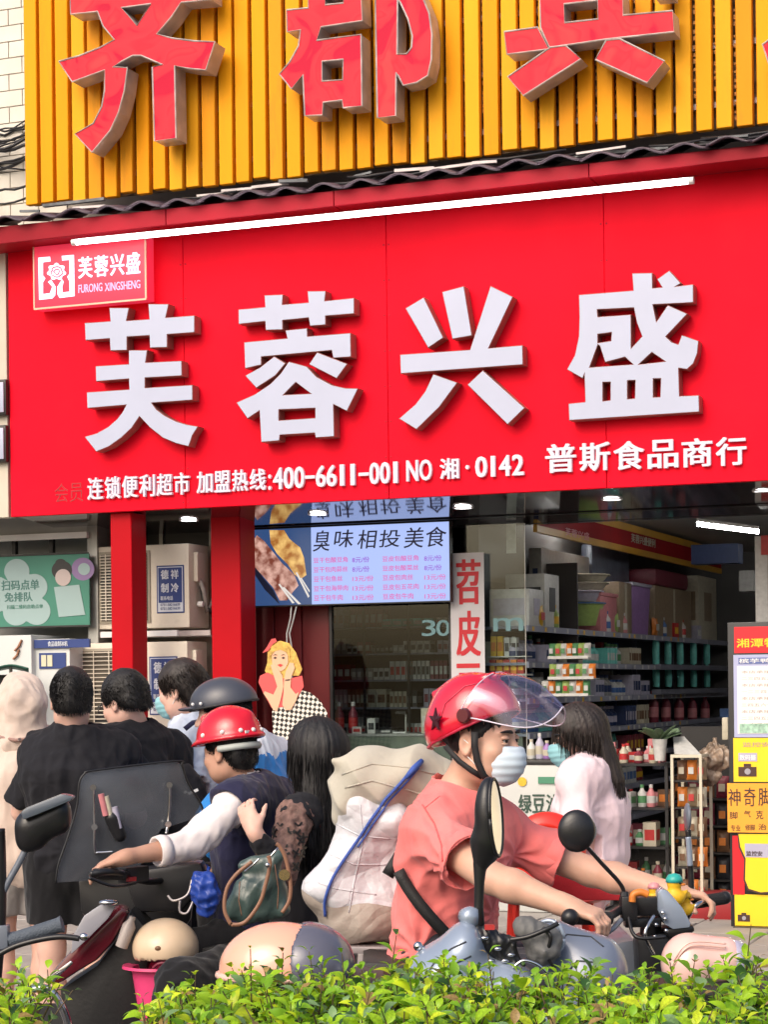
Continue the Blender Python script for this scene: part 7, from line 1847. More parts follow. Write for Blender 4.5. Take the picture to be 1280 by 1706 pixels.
tub(sc1, 'screen_rod', [ws(154, 1312), ws(155, 1370), ws(156, 1418), ws(162, 1421), ws(186, 1420, -.03)], .0055, m_chrome); tub(sc1, 'screen_rod', [ws(277, 1308), ws(277, 1340), ws(274, 1375), ws(272, 1392, -.04)], .0055, m_chrome)
for x, y in ((154, 1312), (277, 1310), (156, 1378), (275, 1376)): part('screen_bolt', MB().lathe([(0, 0), (.012, 0), (.012, .012), (0, .012)], ws(x, y), (0, -1, 0), 10), m_chrome, sc1)
hg = thing('hand_gel_pouch', 'small black pouch with pink, cream and blue bottles hooked behind the dark windscreen', 'pouch', ws(185, 1390, -.06))
soft(hg, 'pouch', SDF().rc(ws(186, 1362, -.06), ws(198, 1392, -.06), .030, .026, .01), m_blkp, .005)
for x, y, m_, r_ in ((172, 1338, 'pink', .012), (180, 1342, 'cream', .011), (193, 1360, 'lavender', .013)): part('bottle', MB().tube([ws(x - 3, y - 16, -.075), ws(x + 5, y + 20, -.075)], r_, 10), P_[m_], hg, smooth='auto')
slab(sc1, 'apron_cloth', [(130, 1465), (330, 1440), (318, 1530), (300, 1560), (215, 1600), (135, 1520)], 7.75, .03, m_blkp, .012)
slab(sc1, 'leg_shield', [(196, 1508), (214, 1514), (205, 1540), (186, 1572), (160, 1600), (130, 1618), (96, 1640), (72, 1640), (92, 1612), (128, 1572), (160, 1530)], 7.25, .10, m_mar, .02)
slab(sc1, 'shield_liner', [(216, 1512), (260, 1560), (240, 1640), (235, 1760), (120, 1760), (96, 1648), (160, 1606), (206, 1545)], 7.32, .22, mat('liner_black', (.012, .012, .013), .5, bump=.1, bscale=60), .03)
slab(sc1, 'clear_deflector', [(120, 1560), (140, 1525), (165, 1508), (196, 1505), (180, 1530), (150, 1560), (118, 1590)], 7.20, .02, mat('deflector', (.30, .30, .34), .15, var=.1, coat=.5), .006)
part('indicator_lamp', MB().ell(P(181, 1503, 7.18), (.035, .02, .012)), m_chrome, sc1, smooth=True); slab(sc1, 'chrome_strip', [(80, 1628), (118, 1600), (122, 1604), (88, 1636)], 7.18, .01, m_chrome, .002)
tub(sc1, 'crash_bar', [P(52, 1648, 7.0), P(76, 1646, 6.98), P(95, 1662, 6.98), P(112, 1700, 6.98), P(122, 1760, 6.98)], .014, m_chrome)
slab(sc1, 'floorboard', [(150, 1745), (420, 1745), (420, 1770), (150, 1770)], 7.2, .35, m_blkp, .02)
slab(sc1, 'seat', [(330, 1575), (560, 1560), (600, 1590), (590, 1625), (340, 1625)], 7.45, .30, mat('seat_vinyl', (.02, .02, .02), .45), .04); slab(sc1, 'rear_body', [(360, 1626), (600, 1626), (620, 1700), (590, 1760), (380, 1770)], 7.46, .28, m_mar, .03)
wheel(sc1, Vector((P(90, 1760, 7.6).x, 7.6, .22)), sd1); wheel(sc1, Vector((P(600, 1760, 7.6).x, 7.6, .22)), sd1)
part('storage_bottle', MB().lathe([(.0, 0), (.022, 0), (.024, .08), (.012, .10), (.012, .115), (0, .115)], P(202, 1577, 7.22), (.35, 0, .9), 14), mat('bottle_frosted', (.35, .30, .28), .4), sc1, smooth='auto')
soft(sc1, 'hook_bag', SDF().el(P(343, 1492, 7.1), (.055, .04, .075), None, .02).el(P(335, 1475, 7.1), (.035, .03, .05), None, .03).rc(P(348, 1462, 7.1), P(345, 1440, 7.3), .012, .008, .02), mat('bag_blue', (.015, .05, .30), .4, var=.15, vscale=12), .006, folds(.006, 34, (1, 1, 1), 4))
tub(sc1, 'cable', [P(320, 1465, 7.1), P(312, 1490, 7.08), P(290, 1500, 7.08), P(280, 1492, 7.1)], .004, m_galv); tub(sc1, 'cable', [P(300, 1500, 7.08), P(300, 1518, 7.08), P(312, 1520, 7.08), P(322, 1500, 7.1)], .004, m_galv)
# cream helmet in the pink basin at his feet
pk = thing('pink_bucket', 'bright pink plastic bucket between the scooter shield and the black trousers', 'bucket', P(250, 1706, 7.25))
def bk(x, y): return P(x, y, 7.25)
m_pinkp = mat('pink_plastic', (.75, .06, .20), .35, var=.05)
c0 = bk(270, 1706); rim = bk(270, 1608)
part('bucket_wall', MB().lathe([(.060, 0), (.105, .255), (.140, .262), (.142, .252), (.108, .246), (.075, .03)], (c0.x, 7.27, rim.z - .26), n=36, ex=(1, .9)), m_pinkp, pk, smooth='auto')
part('bucket_floor', MB().lathe([(0, 0), (.075, 0), (.075, .01), (0, .01)], (c0.x, 7.27, rim.z - .255)), m_pinkp, pk)
ch = thing('cream_helmet', 'round cream helmet resting in the pink bucket', 'helmet', bk(272, 1580))
m_cr = mat('helmet_cream', (.68, .52, .36), .35, var=.08, vscale=8, coat=.25)
S = SDF(); S.el(bk(276, 1578), (.118, .13, .105), None); S.half(bk(276, 1612), (0, 0, -1), .01); S.el(bk(276, 1596), (.105, .12, .085), None, .003, True)
sh_ = soft(ch, 'shell', S, m_cr, .006); part('snap_button', MB().ell(bk(270, 1572) + V3(0, -.125, 0), (.012, .008, .009)), P_['brown'], ch, smooth=True)
tub(ch, 'strap_loop', [bk(262, 1604) + V3(0, -.13, 0), bk(272, 1596) + V3(0, -.14, 0), bk(286, 1596) + V3(0, -.14, 0), bk(292, 1604) + V3(0, -.13, 0)], .005, P_['maroon'])

# ---- green handbag on the woman's arm
hb9 = thing('handbag', 'dark green leather handbag with brown straps and a gold eyelet on the woman\'s arm', 'handbag', P(430, 1535, 7.0))
m_gb = mat('bag_green', (.045, .075, .070), .32, var=.2, vscale=9, coat=.15, bump=.15, bscale=60); m_br = mat('bag_brown', (.26, .13, .08), .5, var=.1)
S = SDF(); S.el(P(416, 1500, 7.0), (.078, .05, .085), None, .03); S.el(P(450, 1478, 7.0), (.062, .05, .095), None, .04); S.rc(P(405, 1440, 7.0), P(465, 1425, 7.0), .018, .022, .05); S.rc(P(385, 1515, 7.0), P(470, 1512, 7.0), .03, .035, .03); S.half(P(430, 1542, 7), (0, 0, -1), .01)
soft(hb9, 'bag_body', S, m_gb, .005, folds(.005, 26, (1, 1, .5), 8))
for pts in ([(385, 1540), (374, 1515), (378, 1480), (395, 1455), (420, 1435)], [(385, 1540), (408, 1536), (432, 1505), (442, 1475), (450, 1440), (447, 1425)], [(470, 1520), (482, 1500), (484, 1470), (476, 1430), (466, 1410), (460, 1405)]):
    P0 = [P(x, y, 6.925) for x, y in pts]; sp = spline(P0, 5); patch(hb9, 'strap', [(p, (0, -1, 0)) for p in sp], .013, .003, m_br)
part('eyelet', MB().lathe([(.008, .0), (.019, 0), (.019, .006), (.008, .006)], P(474, 1457, 6.925), (0, -1, 0), 20), mat('gold', (.65, .5, .25), .25, metal=1), hb9, smooth='auto'); part('eyelet_hole', MB().lathe([(0, 0), (.008, 0), (.008, .002), (0, .002)], P(474, 1457, 6.923), (0, -1, 0), 14), m_dark, hb9)
part('stud', MB().ell(P(446, 1441, 6.91), [.009, .007, .009]), m_chrome, hb9, smooth=True); tub(hb9, 'zip', [P(408, 1452, 6.94), P(422, 1440, 6.93), P(432, 1430, 6.93)], .004, m_chrome); tub(hb9, 'zip', [P(448, 1430, 6.93), P(458, 1418, 6.93), P(464, 1412, 6.94)], .004, m_chrome)

# ---- bundle on the rack behind the coral rider
bd9 = thing('tied_bundle', 'big bundle of beige cloth and white woven sack tied with a blue cord', 'bundle', P(590, 1570, 6.2))
m_bc = cloth('bundle_beige', (.46, .43, .36), var=.12, rough=.8); m_ws = mat('woven_white', (.60, .60, .64), .5, var=.08, vscale=7, bump=.35, bscale=22, bdist=.02, coat=.05); m_dw = mat('woven_dusty', (.34, .29, .25), .55, var=.15, vscale=7, bump=.35, bscale=20, bdist=.02)
for m_, s_, sc_ in ((m_ws, .55, 7), (m_dw, .5, 6), (m_bc, .35, 5)):
    nt = m_.node_tree; bp = [n for n in nt.nodes if n.type == 'BUMP'][0]; vo = nt.nodes.new('ShaderNodeTexVoronoi'); vo.feature = 'DISTANCE_TO_EDGE'; vo.inputs['Scale'].default_value = sc_
    tc = [n for n in nt.nodes if n.type == 'TEX_COORD'][0]; b2 = nt.nodes.new('ShaderNodeBump'); b2.inputs['Strength'].default_value = s_; b2.inputs['Distance'].default_value = .05
    ns = nt.nodes.new('ShaderNodeTexNoise'); ns.inputs['Scale'].default_value = 5; mx = nt.nodes.new('ShaderNodeMix'); mx.data_type = 'VECTOR'; mx.inputs[0].default_value = .12
    nt.links.new(tc.outputs['Object'], ns.inputs['Vector']); nt.links.new(tc.outputs['Object'], mx.inputs[4]); nt.links.new(ns.outputs['Color'], mx.inputs[5]); nt.links.new(mx.outputs[1], vo.inputs['Vector'])
    nt.links.new(vo.outputs['Distance'], b2.inputs['Height']); nt.links.new(b2.outputs[0], bp.inputs['Normal'])
def pb(x, y, d=0): return P(x, y, 6.2 + d)
S = SDF(); S.rc(pb(612, 1298), pb(760, 1316), .088, .072, .05); S.el(pb(640, 1300), (.12, .12, .085), None, .05); S.el(pb(580, 1330, .02), (.055, .10, .10), None, .05); S.rc(pb(600, 1285, -.03), pb(556, 1268, -.04), .045, .012, .05); S.el(pb(598, 1325, .02), (.075, .10, .085), None, .05); S.rc(pb(640, 1270), pb(740, 1285), .05, .05, .04); S.rc(pb(690, 1290), pb(745, 1330), .07, .06, .05)
def cloth_roll(V, Q):
    N = vnormals(V, Q); c = np.array(pb(640, 1400)); a = np.arctan2(V[:, 2] - c[2] + .3, V[:, 0] - c[0] + .25); r = np.hypot(V[:, 0] - c[0] + .2, V[:, 2] - c[2] - .02)
    return V + N * (.008 * (1 - 2 * np.abs(np.sin(r * 26 + 1.2 * np.sin(V[:, 1] * 20)))) + .004 * np.sin(a * 30 + r * 8))[:, None]
soft(bd9, 'cloth_roll', S, m_bc, .006, cloth_roll)
S = SDF(); S.rc(pb(602, 1352, -.04), pb(655, 1372, -.04), .068, .070, .03); S.rc(pb(590, 1395), pb(650, 1400), .085, .08, .05); S.rc(pb(578, 1430), pb(640, 1440), .075, .08, .05); S.rc(pb(565, 1490), pb(640, 1505), .090, .085, .05); S.el(pb(598, 1335), (.05, .06, .05), None, .04); S.half(pb(580, 1535), (0, 0, -1), .03); S.half(pb(596, 1560), (-.93, 0, .36), .05) if 0 else None
def sharp(V, Q):
    N = vnormals(V, Q); r = np.random.RandomState(5); D = np.zeros(len(V))
    for k in range(9):
        kk = r.normal(size=3) * np.array([1, .4, .8]); kk /= np.linalg.norm(kk); ph = V @ kk * (16 + 5 * k) + r.rand() * 6; D += (np.abs((ph / math.pi) % 2 - 1) - .5) * .030 / (1 + .45 * k)
    return V + N * D[:, None]
soft(bd9, 'white_sack', S, m_ws, .006, sharp)
S = SDF(); S.el(pb(606, 1535, .02), (.150, .125, .075), None, .03); S.rc(pb(556, 1500, .0), pb(640, 1510, .0), .08, .08, .05); S.half(pb(596, 1575), (0, 0, -1), .02); soft(bd9, 'grey_sack', S, m_dw, .006, sharp)
m_cord = mat('cord_blue', (.04, .10, .42), .6, bump=.4, bscale=300)
rope = []
from mathutils.bvhtree import BVHTree as _B
trees = [_B.FromPolygons([v.co + Vector(T_base(bd9)) for v in o_.data.vertices], [tuple(p.vertices) for p in o_.data.polygons]) for o_ in bd9.children]
def onb(px, py, gap):
    d = (P(px, py, 1.0) - Vector((0, 0, CAMZ))).normalized(); best = None
    for t in trees:
        h_ = t.ray_cast(Vector((0, 0, CAMZ)), d)[0]
        if h_ is not None and (best is None or h_.y < best.y): best = h_
    return (best if best is not None else P(px, py, 6.2)) - d * gap
rp = [(701, 1268), (692, 1276), (680, 1290), (668, 1304), (655, 1318), (642, 1332), (632, 1347), (618, 1366), (604, 1388), (590, 1408), (576, 1428), (563, 1448), (552, 1468), (545, 1487), (541, 1505), (542, 1526)]
part('blue_cord', MB().tube(spline([onb(x, y, .010) for x, y in rp], 3), .0048, 8), m_cord, bd9, smooth=True); part('blue_cord', MB().tube(spline([onb(x + 6, y + 3, .008) for x, y in rp[1:10]], 3), .0030, 8), m_cord, bd9, smooth=True)
part('cord_knot', MB().tube([onb(703, 1267, .012), onb(690, 1280, .016), onb(676, 1296, .014)], [.008, .010, .006], 8), m_cord, bd9, smooth=True)

# ---- coral rider's scooter
b = P(850, 1830, 5.8); s9 = thing('scooter', 'scooter ridden by the man in the coral shirt, toy ducks on its handlebar', 'scooter', (b.x, b.y, 0))
tub(s9, 'handlebar', [P(955, 1528, 5.38), P(1005, 1530, 5.44), P(1045, 1512, 5.60), P(1120, 1505, 5.84), P(1165, 1502, 5.92), P(1205, 1496, 5.98)], .012, m_blkp)
part('grip', MB().tube([P(944, 1528, 5.36), P(1015, 1530, 5.46)], .0185, 14), MATS['rubber_grip'], s9); part('grip', MB().tube([P(1158, 1503, 5.90), P(1206, 1496, 5.98)], .0185, 14), MATS['rubber_grip'], s9); part('bar_end', MB().ell(P(1208, 1495, 5.98), [.02] * 3), m_blkp, s9, smooth=True); part('bar_end', MB().ell(P(950, 1528, 5.36), [.024] * 3), m_blkp, s9, smooth=True)
tub(s9, 'brake_lever', [P(1035, 1532, 5.5), P(1020, 1548, 5.45), P(1000, 1560, 5.42), P(990, 1568, 5.40)], .007, m_greyp); tub(s9, 'brake_lever', [P(1145, 1530, 5.85), P(1160, 1508, 5.84), P(1178, 1498, 5.88)], .007, m_chrome)
part('brake_reservoir', MB().obox(P(1077, 1508, 5.62), (.034, .0, 0), (0, .03, 0), (0, 0, .026)), m_blkp, s9, bevel=.006); part('switch_box', MB().obox(P(1048, 1512, 5.56), (.022, 0, 0), (0, .024, 0), (0, 0, .034)), m_blkp, s9, bevel=.006); part('lever_mount', MB().obox(P(1070, 1535, 5.60), (.05, .01, 0), (0, .03, 0), (.0, 0, .012)), m_blkp, s9, bevel=.004)
tub(s9, 'steering_stem', [P(1085, 1525, 5.66), P(1085, 1600, 5.66), P(1100, 1700, 5.66)], .03, m_blkp); slab(s9, 'front_fork_cover', [(1060, 1560), (1120, 1550), (1130, 1700), (1070, 1720)], 5.62, .10, m_blkp, .02)
slab(s9, 'headlamp_cowl', [(1096, 1486), (1102, 1480), (1114, 1484), (1138, 1512), (1152, 1538), (1150, 1545), (1122, 1548), (1108, 1540), (1096, 1515)], 5.58, .13, m_silver, .016); slab(s9, 'cowl_trim', [(1104, 1548), (1156, 1540), (1160, 1552), (1118, 1566)], 5.60, .11, m_blkp, .012)
for k in range(5): part('screw', MB().ell(P(1098 + rnd.uniform(-14, 14), 1520 + k * 10, 5.57), [.007, .006, .006]), m_chrome, s9)
tub(s9, 'cable', [P(1046, 1520, 5.55), P(1060, 1560, 5.5), P(1110, 1560, 5.5)], .005, m_blkp); tub(s9, 'cable', [P(1090, 1525, 5.56), P(1075, 1555, 5.53), P(1090, 1590, 5.55)], .005, m_chrome)
# left mirror: round black back, bent stem
mr = soft(s9, 'mirror_housing', SDF().el(P(961, 1384, 5.50), (.051, .026, .058), None, .01), m_blkp, .0035); part('mirror_glass', MB().lathe([(0, 0), (.045, 0), (.045, .002), (0, .002)], P(963, 1384, 5.528), (0, 1, 0), 28, ex=(1, 1.15)), m_mirr, mr)
tub(s9, 'mirror_stem', [P(978, 1410, 5.51), P(1005, 1440, 5.53), P(1030, 1467, 5.55), P(1040, 1485, 5.56), P(1041, 1510, 5.56)], .0058, m_blkp); part('stem_nut', MB().lathe([(.014, -.02), (.015, .0), (.010, .02)], P(1041, 1497, 5.56), n=10), m_blkp, s9)
# right mirror seen edge on
part('mirror_housing', MB().ell(P(1146, 1360, 5.9), (.010, .045, .040), None, 20, 12), m_greyp, s9, smooth=True); tub(s9, 'mirror_stem', [P(1147, 1382, 5.9), P(1149, 1420, 5.9), P(1151, 1450, 5.9), P(1153, 1500, 5.9)], .009, m_blkp); tub(s9, 'stem_sleeve', [P(1147, 1394, 5.885), P(1149, 1418, 5.885), P(1150, 1442, 5.885)], .0085, m_silver)
slab(s9, 'leg_shield', [(985, 1580), (1060, 1560), (1075, 1700), (1000, 1790), (960, 1790)], 5.7, .35, m_greyp, .03); slab(s9, 'floorboard', [(760, 1790), (1000, 1790), (1000, 1815), (760, 1815)], 5.7, .35, m_blkp, .02)
slab(s9, 'seat', [(600, 1600), (840, 1610), (850, 1640), (610, 1645)], 5.8, .3, MATS['seat_vinyl'], .03); slab(s9, 'rear_body', [(600, 1646), (850, 1642), (830, 1740), (760, 1790), (640, 1770)], 5.82, .26, m_greyp, .03); slab(s9, 'rear_rack', [(515, 1577), (660, 1577), (660, 1588), (515, 1588)], 6.1, .25, m_galv, .003)
for x in (560, 640): tub(s9, 'rack_strut', [P(x, 1585, 6.2), P(x + 30, 1640, 6.1)], .009, m_blkp)
wheel(s9, Vector((P(1100, 1760, 5.7).x, 5.65, .22)), V3(.45, .9, 0)); wheel(s9, Vector((P(650, 1760, 6.05).x, 6.05, .22)), V3(.45, .9, 0))
slab(s9, 'red_knee_blanket', [(905, 1440), (960, 1452), (1050, 1480), (1060, 1500), (960, 1500), (890, 1470)], 6.25, .03, cloth('blanket_red', (.75, .05, .06)), .008)
# toy ducks on the bar
def duck(x, y, Z, r, label, helm):
    t = thing('toy_duck', label, 'toy', P(x, y + r, Z), group='toy ducks on the handlebar')
    yl = mat('toy_yellow', (.85, .50, .02), .5, var=.04); c = P(x, y, Z); k = r / 576
    soft(t, 'duck_body', SDF().el(c - V3(0, 0, k * .9), (k, k * .85, k * .85), None, .01).el(c + V3(0, 0, k * .4), (k * .72, k * .68, k * .68), None, k * .4).rc(c + V3(k * .8, 0, -k * .7), c + V3(k * 1.2, 0, -k * .3), k * .3, k * .12, k * .3), yl, .003)
    part('beak', MB().ell(c + V3(k * .72, -.2 * k, k * .3), (k * .35, k * .3, k * .14)), P_['orange'], t, smooth=True)
    part('toy_helmet', MB().lathe([(k * .82, 0), (k * .80, k * .35), (k * .55, k * .72), (0, k * .86)], c + V3(0, 0, k * .5), n=18), helm, t, smooth=True)
    for q in (-1, 1): part('eye', MB().ell(c + V3(k * .45, -k * .5 * q - .0, k * .45), [k * .12] * 3), m_dark, t)
duck(1124, 1478, 5.66, 17, 'yellow toy duck with a teal helmet on the headlamp', mat('toy_teal', (.03, .38, .34), .35)); duck(1142, 1502, 5.70, 13, 'smaller yellow toy duck at the right of the teal-helmeted one', P_['yellow'])
duck(1090, 1486, 5.64, 12, 'toy duck with a pink helmet above the black brake box', mat('toy_pink', (.75, .30, .32), .4))
oc = thing('orange_charm', 'curved orange rubber charm beside the handlebar switch', 'charm', P(1062, 1495, 5.6)); tub(oc, 'charm', [P(1054, 1502, 5.52), P(1056, 1490, 5.52), P(1068, 1486, 5.52), P(1080, 1490, 5.52)], .010, P_['orange'])

# ---- red tub behind the rider's arm
rt = thing('red_chair', 'red plastic chair with a rounded back behind the coral rider\'s arm', 'chair', P(912, 1600, 6.9))
m_tr = mat('chair_red', (.80, .035, .02), .35, var=.04, coat=.2)
S = SDF(); S.el(P(912, 1424, 6.85), (.132, .055, .146), None, .01); S.el(P(912, 1424, 6.76), (.118, .075, .130), None, .006, True); S.half(P(912, 1478, 6.85), (0, 0, -1), .006)
soft(rt, 'backrest', S, m_tr, .005); zc_ = P(912, 1478, 6.85)
part('seat', MB().lathe([(0, 0), (.17, 0), (.185, .012), (.17, .022), (0, .022)], (zc_.x, 6.72, zc_.z - .03), n=32), m_tr, rt, smooth='auto')
for dx, dy in ((-.12, -.1), (.12, -.1), (-.12, .1), (.12, .1)): part('leg', MB().tube([(zc_.x + dx, 6.72 + dy, zc_.z - .03), (zc_.x + dx * 1.4, 6.72 + dy * 1.4, .0)], .013, 8), m_tr, rt)

# ---- foreground parked silver scooter with the tall mirror
b = P(850, 2000, 4.9); s5 = thing('scooter', 'parked silver-blue scooter with a tall black mirror behind the hedge', 'scooter', (b.x, b.y, 0))
def q5(x, y, d=0): return P(x, y, 4.9 + d)
S = SDF(); ax_ = (V3(.35, -.94, 0).normalized(), V3(.94, .35, 0).normalized(), V3(.06, 0, 1).normalized())
cM = q5(818, 1362); S.el(cM, [.052, .036, .098], (V3(.45, .89, 0), V3(.89, -.45, 0), V3(.16, 0, .987).normalized()), .01); S.rc(q5(803, 1405), q5(801, 1450), .026, .014, .04); nM = V3(.93, -.34, .06).normalized()
S.half(cM + nM * .012, tuple(nM), .003)
mh = soft(s5, 'mirror_housing', S, m_blkp, .0035)
gx = nM.cross(UP).normalized(); gz = gx.cross(nM).normalized()
part('mirror_glass', MB().add([cM + nM * .0135 + gx * (.045 * math.cos(t)) + gz * (.088 * math.sin(t)) for t in np.linspace(0, 2 * math.pi, 33)[:-1]], [tuple(range(32))]), m_mirr, mh, solid=.001)
part('mirror_rim', MB().tube([cM + nM * .013 + gx * (.049 * math.cos(t)) + gz * (.093 * math.sin(t)) for t in np.linspace(0, 2 * math.pi, 33)], .0045, 8), m_blkp, mh, smooth=True)
part('mirror_stem', MB().tube([q5(802, 1425), q5(800, 1440), q5(799, 1470), q5(798, 1510), q5(800, 1565)], [.019, .017, .0125, .0115, .014], 14), m_blkp, s5, smooth=True)
S = SDF(); S.el(q5(742, 1625), (.085, .12, .085), None, .03); S.el(q5(775, 1575), (.045, .08, .06), None, .05); S.rc(q5(720, 1660), q5(840, 1660), .08, .09, .05); soft(s5, 'front_cowl', S, m_silver, .006)
tub(s5, 'brake_lever', [q5(725, 1592), q5(712, 1582), q5(700, 1578)], .0065, m_chrome); part('lever_ball', MB().ell(q5(697, 1576), [.012] * 3), m_chrome, s5, smooth=True); part('bar_end', MB().lathe([(0, -.02), (.022, -.018), (.026, 0), (.022, .02), (0, .022)], q5(783, 1527), (.5, -.8, 0), 18), m_silver, s5, smooth=True)
soft(s5, 'switch_cluster', SDF().rc(q5(790, 1552), q5(850, 1572), .024, .022, .02).rc(q5(812, 1575), q5(860, 1610), .022, .026, .03).el(q5(800, 1560), (.03, .03, .03)), m_blkp, .004, folds(.003, 60, (1, 1, 1), 3))
part('red_switch', MB().obox(q5(816, 1544, -.03), (.012, 0, 0), (0, .006, 0), (0, 0, .006)), P_['red'], s5)
for x, y in ((780, 1548), (808, 1562), (830, 1580), (842, 1600), (818, 1600), (852, 1590)): part('chrome_screw', MB().ell(q5(x, y, -.035), (.010, .006, .005)), m_chrome, s5, smooth=True)
m_mitt = mat('mitt_grey', (.12, .12, .12), .6, var=.15, bump=.3, bscale=40); S = SDF(); S.rc(q5(878, 1545), q5(905, 1580), .028, .045, .02); S.rc(q5(868, 1538), q5(915, 1560), .016, .028, .03); soft(s5, 'hand_mitt', S, m_mitt, .005, folds(.003, 40, (1, 1, 1), 9))
tub(s5, 'cable', [q5(850, 1565, -.04), q5(880, 1560, -.05), q5(910, 1548, -.05), q5(930, 1538, -.04)], .006, m_blkp); tub(s5, 'cable', [q5(905, 1545, -.03), q5(918, 1560, -.04), q5(912, 1590, -.03), q5(925, 1612, -.02)], .005, m_blkp)
tub(s5, 'cable', [q5(855, 1612, -.05), q5(872, 1600, -.05), q5(895, 1606, -.05), q5(912, 1620, -.05)], .0045, m_chrome)
S = SDF(); S.rc(q5(925, 1570, .1), q5(985, 1610, .1), .055, .085, .04); S.el(q5(975, 1640, .1), (.09, .10, .09), None, .05); S.el(q5(915, 1562, -.01), (.030, .06, .038), None, .008, True); soft(s5, 'headlamp_hood', S, mat('hood_greyblue', (.17, .20, .27), .3, metal=.1, var=.04, coat=.35), .0055)
part('hood_rim', MB().tube([q5(915, 1562, .015) + V3(.034 * math.cos(t), -.012 * math.cos(t), .042 * math.sin(t)) for t in np.linspace(0, 2 * math.pi, 30)], .0055, 8), m_silver, s5, smooth=True)
slab(s5, 'body_panel', [(700, 1690), (1000, 1690), (1000, 1900), (900, 1960), (720, 1960)], 4.85, .3, m_silver, .03)
wheel(s5, Vector((q5(950, 1900).x, 5.0, .22)), V3(0, 1, 0)); wheel(s5, Vector((q5(640, 1900).x, 5.0, .22)), V3(0, 1, 0))

# ---- second parked scooter holding the peach helmets
def qh(x, y, d=0): return P(x, y, 4.95 + d)
b = qh(500, 2000); s6 = thing('scooter', 'parked scooter mostly hidden by the hedge under the left peach helmet', 'scooter', (b.x, b.y, 0))
slab(s6, 'seat', [(380, 1632), (640, 1632), (660, 1665), (370, 1665)], 4.85, .26, MATS['seat_vinyl'], .03); slab(s6, 'rear_body', [(370, 1667), (660, 1667), (640, 1850), (560, 1900), (400, 1900)], 4.87, .22, m_blkp, .04); wheel(s6, Vector((qh(430, 1900).x, 4.98, .22)), V3(0, 1, 0)); wheel(s6, Vector((qh(690, 1900).x, 4.98, .22)), V3(0, 1, 0))
m_pe = mat('helmet_peach', (.82, .42, .30), .18, var=.03, coat=.7); m_gv = mat('visor_grey', (.11, .11, .15), .25, var=.05, coat=.4)
def peach(label, q, cx, cy, rx, rz, flip, cut, vis_=True, tilt=0):
    t = thing('open_face_helmet', label, 'helmet', q(cx, cy)); ax = V3(math.cos(tilt), 0, math.sin(tilt)); az = V3(-math.sin(tilt), 0, math.cos(tilt)); AX = (ax, V3(0, 1, 0), az)
    S = SDF(); S.el(q(cx, cy), [rx, .115, rz], AX, .01); S.half(q(cx, cy) - az * (rz * cut), tuple(-az), .01); S.el(q(cx, cy) - az * .02, [rx - .014, .10, rz - .014], AX, .003, True); soft(t, 'shell', S, m_pe, .005)
    zb = -rz * cut; f_ = math.sqrt(1 - cut * cut)
    part('shell_rim', MB().tube([q(cx, cy) + az * (zb + .004) + ax * ((rx + .004) * f_ * math.cos(a)) + V3(0, .118 * f_ * math.sin(a), 0) for a in np.linspace(0, 2 * math.pi, 48)], .0085, 8), mat('rim_pink', (.80, .50, .42), .3, coat=.4), t, smooth=True)
    if vis_:
        S = SDF(); c2 = q(cx, cy) + ax * rx * .42 * flip; S.el(c2 + az * .008, [rx * .78, .125, rz * .92], AX, .01); S.el(q(cx, cy) + az * .0, [rx + .002, .118, rz + .002], AX, .006, True); S.half(c2 - az * rz * .5, tuple(-az), .01); soft(t, 'visor', S, m_gv, .005)
    return t
peach('glossy peach helmet with a grey visor on its right, left of the hedge', qh, 468, 1612, .150, .112, 1, .16)
def qp(x, y, d=0): return P(x, y, 5.0 + d)
t = thing('open_face_helmet', 'pale pink helmet lying on its side with a grey end at the lower right', 'helmet', qp(1180, 1600))
S = SDF(); S.rc(qp(1150, 1600), qp(1205, 1598), .066, .056, .02); S.el(qp(1145, 1610), (.055, .07, .07), None, .03); S.half(qp(1228, 1598), (1, 0, .0), .004); soft(t, 'shell', S, mat('helmet_pale_pink', (.80, .52, .46), .22, var=.04, coat=.6), .005)
part('grey_end', MB().ell(qp(1226, 1600), (.034, .052, .052)), mat('end_lilac', (.40, .38, .50), .25, coat=.5), t, smooth=True)
for k in range(2): tub(t, 'shell_line', [qp(1122, 1600 + 8 * k, -.06), qp(1150, 1570 + 6 * k, -.065), qp(1210, 1572 + 6 * k, -.055)], .002, MATS['rim_pink'])
b = qp(1180, 2000); s7 = thing('scooter', 'parked scooter hidden behind the hedge under the pale pink helmet', 'scooter', (b.x, b.y, 0)); slab(s7, 'seat', [(1100, 1642), (1330, 1642), (1330, 1672), (1100, 1672)], 4.9, .25, MATS['seat_vinyl'], .03); slab(s7, 'rear_body', [(1100, 1674), (1330, 1674), (1300, 1900), (1120, 1900)], 4.92, .2, m_blkp, .04); wheel(s7, Vector((qp(1150, 1900).x, 5.0, .22)), V3(0, 1, 0)); wheel(s7, Vector((qp(1330, 1900).x, 5.0, .22)), V3(0, 1, 0))

